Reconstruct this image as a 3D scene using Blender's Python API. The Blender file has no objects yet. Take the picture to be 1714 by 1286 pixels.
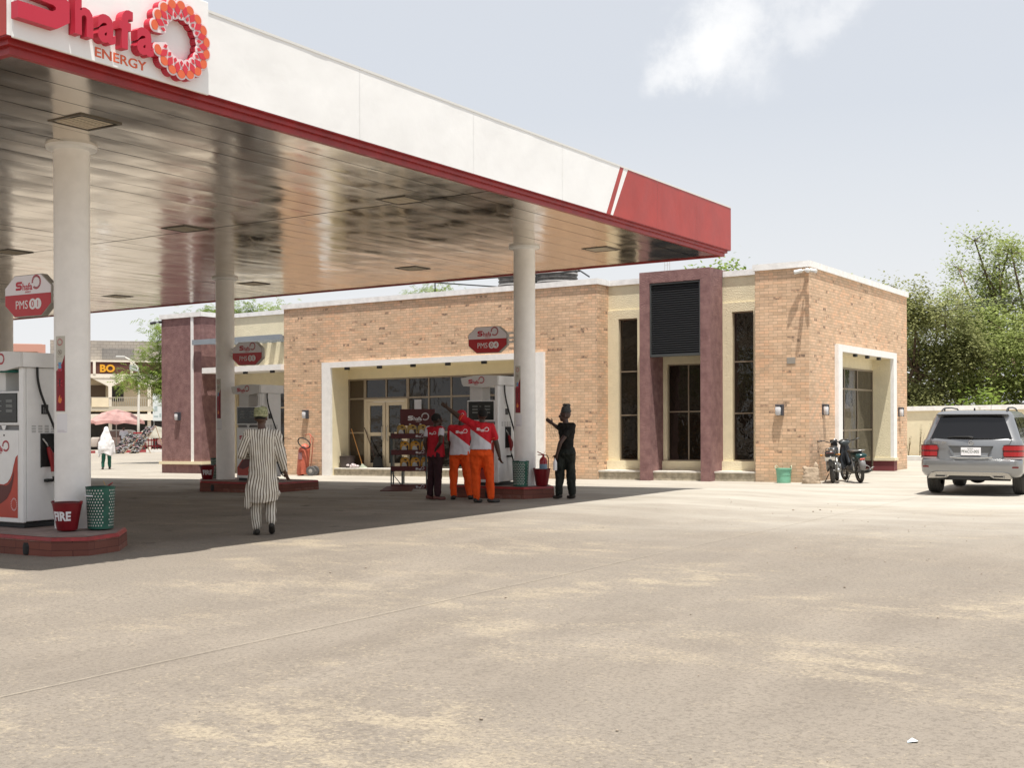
import bpy, bmesh, math, random
import numpy as np
from mathutils import Vector, Matrix, noise, Quaternion
random.seed(7)
R = math.radians
sc = bpy.context.scene
C = sc.collection

# ------------------------------------------------------------------ camera, sky, sun, exposure
A_CAM = 0.5625
cam_d = bpy.data.cameras.new('camera'); cam = bpy.data.objects.new('camera', cam_d); C.objects.link(cam)
cam_d.sensor_width = 36.0; cam_d.lens = 36.0*2047.772/1714.0
cam_d.shift_y = 57.0/1714.0
cam_d.clip_start = 0.1; cam_d.clip_end = 3000
cam.location = (0, 0, 1.52)
cam.rotation_euler = (Matrix.Rotation(A_CAM, 3, 'Z') @ Matrix.Rotation(R(90), 3, 'X') @ Matrix.Rotation(-0.0034, 3, 'Z')).to_euler()
sc.camera = cam
SUN_DIR = Vector((0.195, -0.185, 1.0)).normalized()       # towards the sun
w = bpy.data.worlds.new('World'); sc.world = w; w.use_nodes = True
nt = w.node_tree; nt.nodes.clear()
def N(nt, t, **k):
    n = nt.nodes.new(t)
    for a, b in k.items(): setattr(n, a, b)
    return n
wo = N(nt, 'ShaderNodeOutputWorld'); bg = N(nt, 'ShaderNodeBackground'); bg.inputs[1].default_value = 0.12
sky = N(nt, 'ShaderNodeTexSky'); sky.sky_type = 'NISHITA'; sky.sun_disc = False
sky.sun_elevation = math.asin(SUN_DIR.z); sky.sun_rotation = math.atan2(SUN_DIR.x, SUN_DIR.y)
sky.air_density = 1.0; sky.dust_density = 4.0; sky.ozone_density = 1.0; sky.altitude = 300
# hazy dry-season air whitens the sky; a soft procedural cloud sits high on the right
tc = N(nt, 'ShaderNodeTexCoord')
haz = N(nt, 'ShaderNodeMix', data_type='RGBA'); haz.inputs[0].default_value = 0.80
haz.inputs[7].default_value = (4.85, 4.98, 5.18, 1)
nt.links.new(sky.outputs[0], haz.inputs[6])
sep = N(nt, 'ShaderNodeSeparateXYZ'); nt.links.new(tc.outputs['Generated'], sep.inputs[0])
hor = N(nt, 'ShaderNodeMapRange'); hor.inputs[1].default_value = 0.0; hor.inputs[2].default_value = 0.24
hor.inputs[3].default_value = 0.9; hor.inputs[4].default_value = 0.0
nt.links.new(sep.outputs[2], hor.inputs[0])
hm = N(nt, 'ShaderNodeMix', data_type='RGBA'); hm.inputs[7].default_value = (5.65, 5.66, 5.70, 1)
nt.links.new(hor.outputs[0], hm.inputs[0]); nt.links.new(haz.outputs[2], hm.inputs[6])
def sky_dir(px, py):
    u = (px-857)/2047.772; v = -(py-700)/2047.772
    s, c = math.sin(A_CAM), math.cos(A_CAM)
    return Vector((-s+c*u, c+s*u, v)).normalized()
cn = N(nt, 'ShaderNodeTexNoise'); cn.inputs['Scale'].default_value = 13.0; cn.inputs['Detail'].default_value = 9.0; cn.inputs['Roughness'].default_value = 0.62
nt.links.new(tc.outputs['Generated'], cn.inputs['Vector'])
warp = N(nt, 'ShaderNodeVectorMath', operation='MULTIPLY_ADD'); warp.inputs[1].default_value = (0.10, 0.10, 0.10)
nt.links.new(cn.outputs['Color'], warp.inputs[0]); nt.links.new(tc.outputs['Generated'], warp.inputs[2])
last = hm.outputs[2]
for (px, py, r0, amt) in ((1150, 85, 0.040, .55), (1120, 112, 0.034, .45), (1185, 50, 0.046, .6), (1240, 20, 0.046, .55), (1215, 75, 0.05, .35), (1350, 38, 0.030, .35), (1390, 0, 0.032, .4), (1290, 10, .035, .3)):
    d = sky_dir(px, py) + Vector((.05, .05, .05))
    dist = N(nt, 'ShaderNodeVectorMath', operation='DISTANCE'); dist.inputs[1].default_value = d
    nt.links.new(warp.outputs[0], dist.inputs[0])
    mr = N(nt, 'ShaderNodeMapRange', interpolation_type='SMOOTHERSTEP'); mr.inputs[1].default_value = r0; mr.inputs[2].default_value = r0*0.05
    mr.inputs[3].default_value = 0; mr.inputs[4].default_value = amt
    nt.links.new(dist.outputs['Value'], mr.inputs[0])
    mx = N(nt, 'ShaderNodeMix', data_type='RGBA'); mx.inputs[7].default_value = (6.7, 6.68, 6.65, 1)
    nt.links.new(mr.outputs[0], mx.inputs[0]); nt.links.new(last, mx.inputs[6]); last = mx.outputs[2]
nt.links.new(last, bg.inputs[0]); nt.links.new(bg.outputs[0], wo.inputs[0])
sd = bpy.data.lights.new('sun', 'SUN'); sd.energy = 4.7; sd.angle = R(0.6); sd.color = (1.0, 0.955, 0.88)
sun = bpy.data.objects.new('sun', sd); C.objects.link(sun); sun.location = (5, -5, 40)
sun.rotation_euler = SUN_DIR.to_track_quat('Z', 'Y').to_euler()
sc.view_settings.view_transform = 'Standard'; sc.view_settings.look = 'None'
sc.view_settings.exposure = 0.46; sc.view_settings.gamma = 1.0

# ------------------------------------------------------------------ ground height
def ss(t):
    t = min(1, max(0, t)); return t*t*(3-2*t)
KX = 0.0107
def plane_z(x): return KX*max(-110, min(30, x))
def gz(x, y): return plane_z(x) + .072*ss((-7.5-x)/2)*ss((27-y)/3)*ss((x+31)/4)

# ------------------------------------------------------------------ materials
MATS = {}
def mat(name, col, rough=.6, metal=0., var=.0, vscale=3., bump=0., bscale=40., spec=.5, trans=None, coat=0., stretch=None, emit=None, col2=None, bdist=.01, detail=5):
    if name in MATS: return MATS[name]
    m = bpy.data.materials.new(name); m.use_nodes = True; t = m.node_tree
    b = t.nodes['Principled BSDF']
    b.inputs['Roughness'].default_value = rough; b.inputs['Metallic'].default_value = metal
    b.inputs['Specular IOR Level'].default_value = spec; b.inputs['Coat Weight'].default_value = coat
    c = (*col, 1)
    b.inputs['Base Color'].default_value = c
    co = N(t, 'ShaderNodeTexCoord'); vec = co.outputs['Object']
    if stretch:
        mp = N(t, 'ShaderNodeMapping'); mp.inputs['Scale'].default_value = stretch
        t.links.new(vec, mp.inputs[0]); vec = mp.outputs[0]
    if var > 0:
        n = N(t, 'ShaderNodeTexNoise'); n.inputs['Scale'].default_value = vscale; n.inputs['Detail'].default_value = detail; n.inputs['Roughness'].default_value = .62
        t.links.new(vec, n.inputs['Vector'])
        r = N(t, 'ShaderNodeMapRange'); r.inputs[1].default_value = .32; r.inputs[2].default_value = .68
        t.links.new(n.outputs[0], r.inputs[0])
        mx = N(t, 'ShaderNodeMix', data_type='RGBA')
        a = tuple(max(0, v*(1-var)) for v in col); b2 = col2 if col2 else tuple(min(1, v*(1+var*.7)) for v in col)
        mx.inputs[6].default_value = (*a, 1); mx.inputs[7].default_value = (*b2, 1)
        t.links.new(r.outputs[0], mx.inputs[0]); t.links.new(mx.outputs[2], b.inputs['Base Color'])
    if bump > 0:
        n2 = N(t, 'ShaderNodeTexNoise'); n2.inputs['Scale'].default_value = bscale; n2.inputs['Detail'].default_value = 4
        t.links.new(vec, n2.inputs['Vector'])
        bm = N(t, 'ShaderNodeBump'); bm.inputs['Strength'].default_value = bump; bm.inputs['Distance'].default_value = bdist
        t.links.new(n2.outputs[0], bm.inputs['Height']); t.links.new(bm.outputs[0], b.inputs['Normal'])
    if emit:
        b.inputs['Emission Color'].default_value = (*emit[:3], 1); b.inputs['Emission Strength'].default_value = emit[3]
    MATS[name] = m
    return m

def brick_mat(name, c1, c2, mortar, bw, bh, ms=.008, dark=None, bump=.4, mort_s=.3, stain=.12):
    m = bpy.data.materials.new(name); m.use_nodes = True; t = m.node_tree; b = t.nodes['Principled BSDF']
    b.inputs['Roughness'].default_value = .85
    co = N(t, 'ShaderNodeTexCoord'); ge = N(t, 'ShaderNodeNewGeometry')
    s1 = N(t, 'ShaderNodeSeparateXYZ'); t.links.new(co.outputs['Object'], s1.inputs[0])
    s2 = N(t, 'ShaderNodeSeparateXYZ'); t.links.new(co.outputs['Normal'], s2.inputs[0])
    ab = N(t, 'ShaderNodeMath', operation='ABSOLUTE'); t.links.new(s2.outputs[0], ab.inputs[0])
    gt = N(t, 'ShaderNodeMath', operation='GREATER_THAN'); gt.inputs[1].default_value = .6; t.links.new(ab.outputs[0], gt.inputs[0])
    mx = N(t, 'ShaderNodeMix', data_type='FLOAT'); t.links.new(gt.outputs[0], mx.inputs[0]); t.links.new(s1.outputs[0], mx.inputs[2]); t.links.new(s1.outputs[1], mx.inputs[3])
    cb = N(t, 'ShaderNodeCombineXYZ'); t.links.new(mx.outputs[0], cb.inputs[0]); t.links.new(s1.outputs[2], cb.inputs[1])
    br = N(t, 'ShaderNodeTexBrick'); br.offset = .5; br.squash = 1
    br.inputs['Scale'].default_value = 1.0; br.inputs['Brick Width'].default_value = bw; br.inputs['Row Height'].default_value = bh
    br.inputs['Mortar Size'].default_value = ms; br.inputs['Mortar Smooth'].default_value = mort_s; br.inputs['Bias'].default_value = -.1
    br.inputs['Color1'].default_value = (*c1, 1); br.inputs['Color2'].default_value = (*c2, 1); br.inputs['Mortar'].default_value = (*mortar, 1)
    t.links.new(cb.outputs[0], br.inputs['Vector'])
    out = br.outputs['Color']
    if dark:
        # the odd scorched brick: a cell noise on the brick grid
        mp = N(t, 'ShaderNodeMapping'); mp.inputs['Scale'].default_value = (1/bw, 1/bh, 1); t.links.new(cb.outputs[0], mp.inputs[0])
        wn = N(t, 'ShaderNodeTexWhiteNoise', noise_dimensions='2D')
        sp_ = N(t, 'ShaderNodeSeparateXYZ'); t.links.new(mp.outputs[0], sp_.inputs[0])
        rw = N(t, 'ShaderNodeMath', operation='FLOOR'); t.links.new(sp_.outputs[1], rw.inputs[0])
        od = N(t, 'ShaderNodeMath', operation='FLOORED_MODULO'); od.inputs[1].default_value = 2.0; t.links.new(rw.outputs[0], od.inputs[0])
        sh_ = N(t, 'ShaderNodeMath', operation='MULTIPLY_ADD'); sh_.inputs[1].default_value = .5; t.links.new(od.outputs[0], sh_.inputs[0]); t.links.new(sp_.outputs[0], sh_.inputs[2])
        cl = N(t, 'ShaderNodeMath', operation='FLOOR'); t.links.new(sh_.outputs[0], cl.inputs[0])
        fl = N(t, 'ShaderNodeCombineXYZ'); t.links.new(cl.outputs[0], fl.inputs[0]); t.links.new(rw.outputs[0], fl.inputs[1]); t.links.new(fl.outputs[0], wn.inputs['Vector'])
        # every brick fired a little differently, and redder or paler in loose batches
        rz_ = N(t, 'ShaderNodeMapRange'); rz_.inputs[3].default_value = .84; rz_.inputs[4].default_value = 1.12; t.links.new(wn.outputs['Value'], rz_.inputs[0])
        sc1 = N(t, 'ShaderNodeVectorMath', operation='SCALE'); t.links.new(out, sc1.inputs[0]); t.links.new(rz_.outputs[0], sc1.inputs['Scale'])
        bn = N(t, 'ShaderNodeTexNoise'); bn.inputs['Scale'].default_value = .8; bn.inputs['Detail'].default_value = 3; t.links.new(cb.outputs[0], bn.inputs['Vector'])
        ba = N(t, 'ShaderNodeMath', operation='MULTIPLY_ADD'); ba.inputs[1].default_value = .45; t.links.new(wn.outputs['Value'], ba.inputs[0]); t.links.new(bn.outputs[0], ba.inputs[2])
        br_ = N(t, 'ShaderNodeMapRange'); br_.inputs[1].default_value = .72; br_.inputs[2].default_value = .98; br_.inputs[4].default_value = .55; t.links.new(ba.outputs[0], br_.inputs[0])
        rm = N(t, 'ShaderNodeMix', data_type='RGBA', blend_type='MULTIPLY'); rm.inputs[7].default_value = (1.0,.82,.73,1); t.links.new(br_.outputs[0], rm.inputs[0]); t.links.new(sc1.outputs[0], rm.inputs[6]); out = rm.outputs[2]
        g = N(t, 'ShaderNodeMath', operation='GREATER_THAN'); g.inputs[1].default_value = dark[0]; t.links.new(wn.outputs['Value'], g.inputs[0])
        nz = N(t, 'ShaderNodeTexNoise'); nz.inputs['Scale'].default_value = 9; nz.inputs['Detail'].default_value = 2; t.links.new(cb.outputs[0], nz.inputs['Vector'])
        g2 = N(t, 'ShaderNodeMapRange'); g2.inputs[1].default_value = .36; g2.inputs[2].default_value = .62; t.links.new(nz.outputs[0], g2.inputs[0])
        inv = N(t, 'ShaderNodeMath', operation='SUBTRACT'); inv.inputs[0].default_value = 1.0; t.links.new(br.outputs['Fac'], inv.inputs[1])
        mu = N(t, 'ShaderNodeMath', operation='MULTIPLY'); t.links.new(g.outputs[0], mu.inputs[0]); t.links.new(g2.outputs[0], mu.inputs[1])
        mu2 = N(t, 'ShaderNodeMath', operation='MULTIPLY'); t.links.new(mu.outputs[0], mu2.inputs[0]); t.links.new(inv.outputs[0], mu2.inputs[1])
        dm = N(t, 'ShaderNodeMix', data_type='RGBA'); dm.inputs[7].default_value = (*dark[1], 1)
        t.links.new(mu2.outputs[0], dm.inputs[0]); t.links.new(out, dm.inputs[6]); out = dm.outputs[2]
    ns = N(t, 'ShaderNodeTexNoise'); ns.inputs['Scale'].default_value = .9; ns.inputs['Detail'].default_value = 6; t.links.new(cb.outputs[0], ns.inputs['Vector'])
    rr = N(t, 'ShaderNodeMapRange'); rr.inputs[1].default_value = .3; rr.inputs[2].default_value = .7; rr.inputs[3].default_value = 1-stain; rr.inputs[4].default_value = 1+stain*.5
    t.links.new(ns.outputs[0], rr.inputs[0])
    if dark and name == 'tan_brick':
        # splashed dirt along the foot of the walls (the wall foot follows the sloping ground)
        fz = N(t, 'ShaderNodeMath', operation='MULTIPLY_ADD'); fz.inputs[1].default_value = -KX; t.links.new(s1.outputs[0], fz.inputs[0]); t.links.new(s1.outputs[2], fz.inputs[2])
        dn = N(t, 'ShaderNodeTexNoise'); dn.inputs['Scale'].default_value = 3.5; dn.inputs['Detail'].default_value = 6; t.links.new(cb.outputs[0], dn.inputs['Vector'])
        fz2 = N(t, 'ShaderNodeMath', operation='MULTIPLY_ADD'); fz2.inputs[1].default_value = -.75; t.links.new(dn.outputs[0], fz2.inputs[0]); t.links.new(fz.outputs[0], fz2.inputs[2])
        dr = N(t, 'ShaderNodeMapRange'); dr.inputs[1].default_value = -.62; dr.inputs[2].default_value = -.28; dr.inputs[3].default_value = .62; dr.inputs[4].default_value = 0; t.links.new(fz2.outputs[0], dr.inputs[0])
        dx = N(t, 'ShaderNodeMix', data_type='RGBA'); dx.inputs[7].default_value = (.36,.29,.21,1); t.links.new(dr.outputs[0], dx.inputs[0]); t.links.new(out, dx.inputs[6]); out = dx.outputs[2]
    vm = N(t, 'ShaderNodeVectorMath', operation='SCALE'); t.links.new(out, vm.inputs[0]); t.links.new(rr.outputs[0], vm.inputs['Scale'])
    t.links.new(vm.outputs[0], b.inputs['Base Color'])
    n3 = N(t, 'ShaderNodeTexNoise'); n3.inputs['Scale'].default_value = 60; t.links.new(co.outputs['Object'], n3.inputs['Vector'])
    ad = N(t, 'ShaderNodeMath', operation='MULTIPLY_ADD'); ad.inputs[1].default_value = -1.4; t.links.new(br.outputs['Fac'], ad.inputs[0]); t.links.new(n3.outputs[0], ad.inputs[2])
    bm = N(t, 'ShaderNodeBump'); bm.inputs['Strength'].default_value = bump; bm.inputs['Distance'].default_value = .006
    t.links.new(ad.outputs[0], bm.inputs['Height']); t.links.new(bm.outputs[0], b.inputs['Normal'])
    MATS[name] = m; return m

def stripe_mat(name, ca, cb_, freq, duty=.45, axis=0, rough=.9):
    m = bpy.data.materials.new(name); m.use_nodes = True; t = m.node_tree; b = t.nodes['Principled BSDF']
    b.inputs['Roughness'].default_value = rough; b.inputs['Specular IOR Level'].default_value = .2
    at = N(t, 'ShaderNodeAttribute'); at.attribute_name = 'stripe'
    mo = N(t, 'ShaderNodeMath', operation='MULTIPLY'); mo.inputs[1].default_value = freq; t.links.new(at.outputs['Fac'], mo.inputs[0])
    fr = N(t, 'ShaderNodeMath', operation='FRACT'); t.links.new(mo.outputs[0], fr.inputs[0])
    lt = N(t, 'ShaderNodeMath', operation='LESS_THAN'); lt.inputs[1].default_value = duty; t.links.new(fr.outputs[0], lt.inputs[0])
    mx = N(t, 'ShaderNodeMix', data_type='RGBA'); mx.inputs[6].default_value = (*ca, 1); mx.inputs[7].default_value = (*cb_, 1)
    t.links.new(lt.outputs[0], mx.inputs[0]); t.links.new(mx.outputs[2], b.inputs['Base Color'])
    MATS[name] = m; return m

# ------------------------------------------------------------------ mesh builder
class MB:
    def __init__(s): s.v = []; s.f = []; s.m = []; s.mi = 0
    def add(s, vs, fs):
        o = len(s.v); s.v.extend([tuple(v) for v in vs])
        s.f.extend([tuple(i+o for i in f) for f in fs]); s.m.extend([s.mi]*len(fs))
    def box(s, x0, x1, y0, y1, z0, z1):
        s.add([(x0,y0,z0),(x1,y0,z0),(x1,y1,z0),(x0,y1,z0),(x0,y0,z1),(x1,y0,z1),(x1,y1,z1),(x0,y1,z1)],
              [(0,3,2,1),(4,5,6,7),(0,1,5,4),(1,2,6,5),(2,3,7,6),(3,0,4,7)])
    def bbox(s, x0, x1, y0, y1, z0, z1, r=.01):
        # bevelled box: chamfered on all twelve edges
        X = (x0, x1); Y = (y0, y1); Z = (z0, z1); vs = []; idx = {}
        for i in (0,1):
            for j in (0,1):
                for k in (0,1):
                    p = (X[i], Y[j], Z[k]); sg = (1 if i == 0 else -1, 1 if j == 0 else -1, 1 if k == 0 else -1)
                    for a in range(3):
                        q = [p[b] + (sg[b]*r if b != a else 0) for b in range(3)]
                        idx[(i,j,k,a)] = len(vs); vs.append(q)
        fs = []
        for a in range(3):
            b, c = (a+1) % 3, (a+2) % 3
            for e in (0,1):
                def key(u, v):
                    k = [0,0,0]; k[a] = e; k[b] = u; k[c] = v; return idx[(k[0],k[1],k[2],a)]
                q = (key(0,0), key(1,0), key(1,1), key(0,1)); fs.append(q if e else q[::-1])
        for a in range(3):          # edges along axis a
            b, c = (a+1) % 3, (a+2) % 3
            for u in (0,1):
                for v in (0,1):
                    def key(e, ax):
                        k = [0,0,0]; k[a] = e; k[b] = u; k[c] = v; return idx[(k[0],k[1],k[2],ax)]
                    fs.append((key(0,b), key(1,b), key(1,c), key(0,c)))
        for i in (0,1):
            for j in (0,1):
                for k in (0,1): fs.append((idx[(i,j,k,0)], idx[(i,j,k,1)], idx[(i,j,k,2)]))
        s.add(vs, fs)
    def prism(s, pts, ax, a0, a1):
        # polygon pts in the plane normal to axis ax ('x': (y,z), 'y': (x,z), 'z': (x,y)), between a0 and a1
        def P(p, a): return {'x': (a, p[0], p[1]), 'y': (p[0], a, p[1]), 'z': (p[0], p[1], a)}[ax]
        n = len(pts); vs = [P(p, a0) for p in pts] + [P(p, a1) for p in pts]
        fs = [tuple(range(n))[::-1], tuple(range(n, 2*n))] + [(i, (i+1) % n, n+(i+1) % n, n+i) for i in range(n)]
        s.add(vs, fs)
    def tube(s, pts, r, seg=8, cap=True, closed=False):
        pts = [Vector(p) for p in pts]; n = len(pts); rr = r if isinstance(r, (list, tuple)) else [r]*n
        rings = []; up = None
        for i, p in enumerate(pts):
            a = pts[(i-1) % n] if (i > 0 or closed) else p; b = pts[(i+1) % n] if (i < n-1 or closed) else p
            d = (b-a)
            if d.length < 1e-9: d = Vector((0,0,1))
            d.normalize()
            if up is None: up = Vector((0,0,1)) if abs(d.z) < .9 else Vector((1,0,0))
            u = d.cross(up)
            if u.length < 1e-6: u = d.orthogonal()
            u.normalize(); v = u.cross(d).normalized(); up = v
            rings.append([p + (u*math.cos(t)+v*math.sin(t))*rr[i] for t in [2*math.pi*k/seg for k in range(seg)]])
        vs = [q for ring in rings for q in ring]; fs = []
        for i in range(n if closed else n-1):
            j = (i+1) % n
            for k in range(seg):
                k2 = (k+1) % seg; fs.append((i*seg+k, i*seg+k2, j*seg+k2, j*seg+k))
        if cap and not closed: fs.append(tuple(range(seg))[::-1]); fs.append(tuple((n-1)*seg+k for k in range(seg)))
        s.add(vs, fs)
    def cyl(s, p, r, h, seg=24, r2=None, ax='z'):
        r2 = r if r2 is None else r2; p = Vector(p); d = {'x': Vector((1,0,0)), 'y': Vector((0,1,0)), 'z': Vector((0,0,1))}[ax]
        s.tube([p, p+d*h], [r, r2], seg)
    def lathe(s, prof, c=(0,0,0), seg=24, ax='z'):
        vs = []; fs = []; n = len(prof)
        for i in range(seg):
            a = 2*math.pi*i/seg
            for r_, z in prof:
                p = (r_*math.cos(a), r_*math.sin(a), z)
                if ax == 'x': p = (z, p[0], p[1])
                if ax == 'y': p = (p[0], z, p[1])
                vs.append((c[0]+p[0], c[1]+p[1], c[2]+p[2]))
        for i in range(seg):
            j = (i+1) % seg
            for k in range(n-1): fs.append((i*n+k, j*n+k, j*n+k+1, i*n+k+1))
        s.add(vs, fs)
    def ell(s, c, r, seg=14, rings=9, M=None):
        vs = []; fs = []
        for i in range(rings+1):
            t = math.pi*i/rings
            for j in range(seg):
                a = 2*math.pi*j/seg
                p = Vector((r[0]*math.sin(t)*math.cos(a), r[1]*math.sin(t)*math.sin(a), r[2]*math.cos(t)))
                if M: p = M @ p
                vs.append(p+Vector(c))
        for i in range(rings):
            for j in range(seg):
                j2 = (j+1) % seg; fs.append((i*seg+j, (i+1)*seg+j, (i+1)*seg+j2, i*seg+j2))
        s.add(vs, fs)
    def cap(s, p0, r0, p1, r1, seg=12):
        # tapered capsule
        p0 = Vector(p0); p1 = Vector(p1); d = p1-p0; L = d.length
        if L < 1e-6: s.ell(p0, (r0,r0,r0)); return
        d.normalize(); u = d.orthogonal().normalized(); v = d.cross(u)
        st = []
        for k in range(0, 5): t = math.pi/2*(1-k/4); st.append((-math.sin(t)*r0, math.cos(t)*r0))
        for k in range(0, 5): t = math.pi/2*(k/4); st.append((L+math.sin(t)*r1, math.cos(t)*r1))
        vs = []; fs = []
        for a, rr in st:
            rr = max(rr, 1e-4)
            for k in range(seg):
                t = 2*math.pi*k/seg; vs.append(p0+d*a+(u*math.cos(t)+v*math.sin(t))*rr)
        for i in range(len(st)-1):
            for k in range(seg):
                k2 = (k+1) % seg; fs.append((i*seg+k, i*seg+k2, (i+1)*seg+k2, (i+1)*seg+k))
        fs.append(tuple(range(seg))[::-1]); fs.append(tuple((len(st)-1)*seg+k for k in range(seg)))
        s.add(vs, fs)
    def loft(s, secs, seg=24):
        # secs: (centre, rx, ry) horizontal superellipse rings, bottom or top first
        vs = []; fs = []
        for sec in secs:
            c, rx, ry = sec[0], sec[1], sec[2]
            for k in range(seg):
                t = 2*math.pi*k/seg; cx, sy = math.cos(t), math.sin(t)
                ex = sec[3] if len(sec) > 3 else 1.0
                vs.append((c[0]+rx*math.copysign(abs(cx)**ex, cx), c[1]+ry*math.copysign(abs(sy)**ex, sy), c[2]))
        for i in range(len(secs)-1):
            for k in range(seg):
                k2 = (k+1) % seg; fs.append((i*seg+k, i*seg+k2, (i+1)*seg+k2, (i+1)*seg+k))
        fs.append(tuple(range(seg))[::-1]); fs.append(tuple((len(secs)-1)*seg+k for k in range(seg)))
        s.add(vs, fs)
    def build(s, name, mats, parent=None, off=(0,0,0), smooth=False, weld=False):
        me = bpy.data.meshes.new(name)
        ox, oy, oz = off
        me.from_pydata([(v[0]-ox, v[1]-oy, v[2]-oz) for v in s.v], [], s.f)
        if not isinstance(mats, (list, tuple)): mats = [mats]
        for mm in mats: me.materials.append(mm)
        if len(mats) > 1: me.polygons.foreach_set('material_index', s.m)
        bm = bmesh.new(); bm.from_mesh(me)
        if weld: bmesh.ops.remove_doubles(bm, verts=bm.verts, dist=1e-5)
        bmesh.ops.recalc_face_normals(bm, faces=bm.faces); bm.to_mesh(me); bm.free()
        if smooth:
            me.polygons.foreach_set('use_smooth', [True]*len(me.polygons))
            if smooth is not True: me.set_sharp_from_angle(angle=R(smooth))
        me.update()
        o = bpy.data.objects.new(name, me); C.objects.link(o)
        if parent is not None: o.parent = parent
        return o

SHEARED = []          # top-level things whose every vertex follows the sloping ground
ROOTED = []           # top-level things that are lifted to the ground as a whole
def empty(name, loc=(0,0,0), rz=0.0):
    o = bpy.data.objects.new(name, None); C.objects.link(o); o.empty_display_size = .2
    o.location = loc; o.rotation_euler = (0, 0, rz); return o
def tag(o, label, cat, group=None, kind=None, ground='root'):
    if label: o['label'] = label
    if cat: o['category'] = cat
    if group: o['group'] = group
    if kind: o['kind'] = kind
    if ground == 'root': ROOTED.append(o)
    elif ground == 'shear': SHEARED.append(o)
    return o
def thing(name, label, cat, loc=(0,0,0), rz=0., group=None, ground='root'):
    return tag(empty(name, loc, rz), label, cat, group, None, ground)
def struct(name, mb, m, ground='none', smooth=False):
    o = mb.build(name, m, None, smooth=smooth); o['kind'] = 'structure'
    if ground == 'shear': SHEARED.append(o)
    return o
def copy_tree(o, parent=None):
    c = o.copy(); C.objects.link(c)
    if parent is not None: c.parent = parent
    for ch in list(o.children): copy_tree(ch, c)
    return c

# text as mesh data -> list of verts and faces in (u, v, depth) space
_tc = {}
def text_geo(txt, size, depth, bold=0.0, wide=1.0, align='LEFT', res=3):
    k = (txt, size, depth, bold, wide, align)
    if k in _tc: return _tc[k]
    cu = bpy.data.curves.new('t', 'FONT'); cu.body = txt; cu.size = size; cu.extrude = depth/2; cu.offset = bold; cu.resolution_u = res
    cu.align_x = align
    o = bpy.data.objects.new('t', cu); C.objects.link(o); dg = bpy.context.evaluated_depsgraph_get(); dg.update()
    me = bpy.data.meshes.new_from_object(o.evaluated_get(dg))
    vs = [(v.co.x*wide, v.co.y, v.co.z+depth/2) for v in me.vertices]; fs = [tuple(p.vertices) for p in me.polygons]
    bpy.data.objects.remove(o); bpy.data.curves.remove(cu); bpy.data.meshes.remove(me)
    _tc[k] = (vs, fs); return vs, fs
def put(mb, geo, O, U, V, Nn):
    O, U, V, Nn = Vector(O), Vector(U), Vector(V), Vector(Nn)
    mb.add([O+U*a+V*b+Nn*c for a, b, c in geo[0]], geo[1])
def stroke_geo(pts, wd, depth, closed=False):
    # flat mitred ribbon with depth along a polyline in uv
    n = len(pts); L = []; Rr = []
    for i in range(n):
        a = pts[(i-1) % n] if (i > 0 or closed) else None; b = pts[(i+1) % n] if (i < n-1 or closed) else None
        p = Vector(pts[i])
        d1 = (p-Vector(a)).normalized() if a is not None else None; d2 = (Vector(b)-p).normalized() if b is not None else None
        if d1 is None: d1 = d2
        if d2 is None: d2 = d1
        t = (d1+d2).normalized() if (d1+d2).length > 1e-6 else d1
        nn = Vector((-t.y, t.x)); k = 1/max(.5, nn.dot(Vector((-d1.y, d1.x))))
        L.append(p+nn*wd/2*k); Rr.append(p-nn*wd/2*k)
    vs = []; fs = []
    for i in range(n):
        vs += [(L[i].x, L[i].y, 0), (Rr[i].x, Rr[i].y, 0), (Rr[i].x, Rr[i].y, depth), (L[i].x, L[i].y, depth)]
    for i in range(n if closed else n-1):
        j = (i+1) % n
        for k in range(4):
            k2 = (k+1) % 4; fs.append((i*4+k, i*4+k2, j*4+k2, j*4+k))
    if not closed: fs.append((0,1,2,3)); fs.append(tuple((n-1)*4+k for k in (3,2,1,0)))
    return vs, fs
def poly_geo(pts, depth):
    n = len(pts)
    return ([(p[0], p[1], 0) for p in pts]+[(p[0], p[1], depth) for p in pts],
            [tuple(range(n))[::-1], tuple(range(n, 2*n))]+[(i, (i+1) % n, n+(i+1) % n, n+i) for i in range(n)])
S_PTS = [(1,.86),(.30,.86),(.14,.78),(.14,.60),(.30,.52),(.72,.50),(.86,.42),(.86,.24),(.70,.14),(0,.14)]
def logo_small(mb, O, U, V, Nn, W, depth=.002):
    """wordmark and ring of dashes, W = total width from the S to the ring's right"""
    O = Vector(O); U = Vector(U); V = Vector(V); Nn = Vector(Nn)
    h = W*.225
    put(mb, stroke_geo([(x*W*.25, y*h) for x, y in S_PTS], h*.27, depth), O, U, V, Nn)
    put(mb, text_geo('hafa', W*.255, depth, bold=W*.0045, wide=.98), O+U*W*.265, U, V, Nn)
    put(mb, text_geo('ENERGY', W*.062, depth), O+U*W*.38-V*W*.075, U, V, Nn)
    Rr = W*.165
    cc = O+U*W*.83+V*W*.185
    n = 20
    for k in range(n):
        a = 2*math.pi*k/n
        if 3.35 < a < 3.9: continue
        for s_ in (-1, 1):
            p = Vector((math.cos(a+s_*.07)*Rr*.78, math.sin(a+s_*.07)*Rr*.78)); q = Vector((math.cos(a-s_*.10)*Rr*1.12, math.sin(a-s_*.10)*Rr*1.12))
            put(mb, stroke_geo([tuple(p), tuple(q)], Rr*.13, depth), cc, U, V, Nn)

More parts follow.
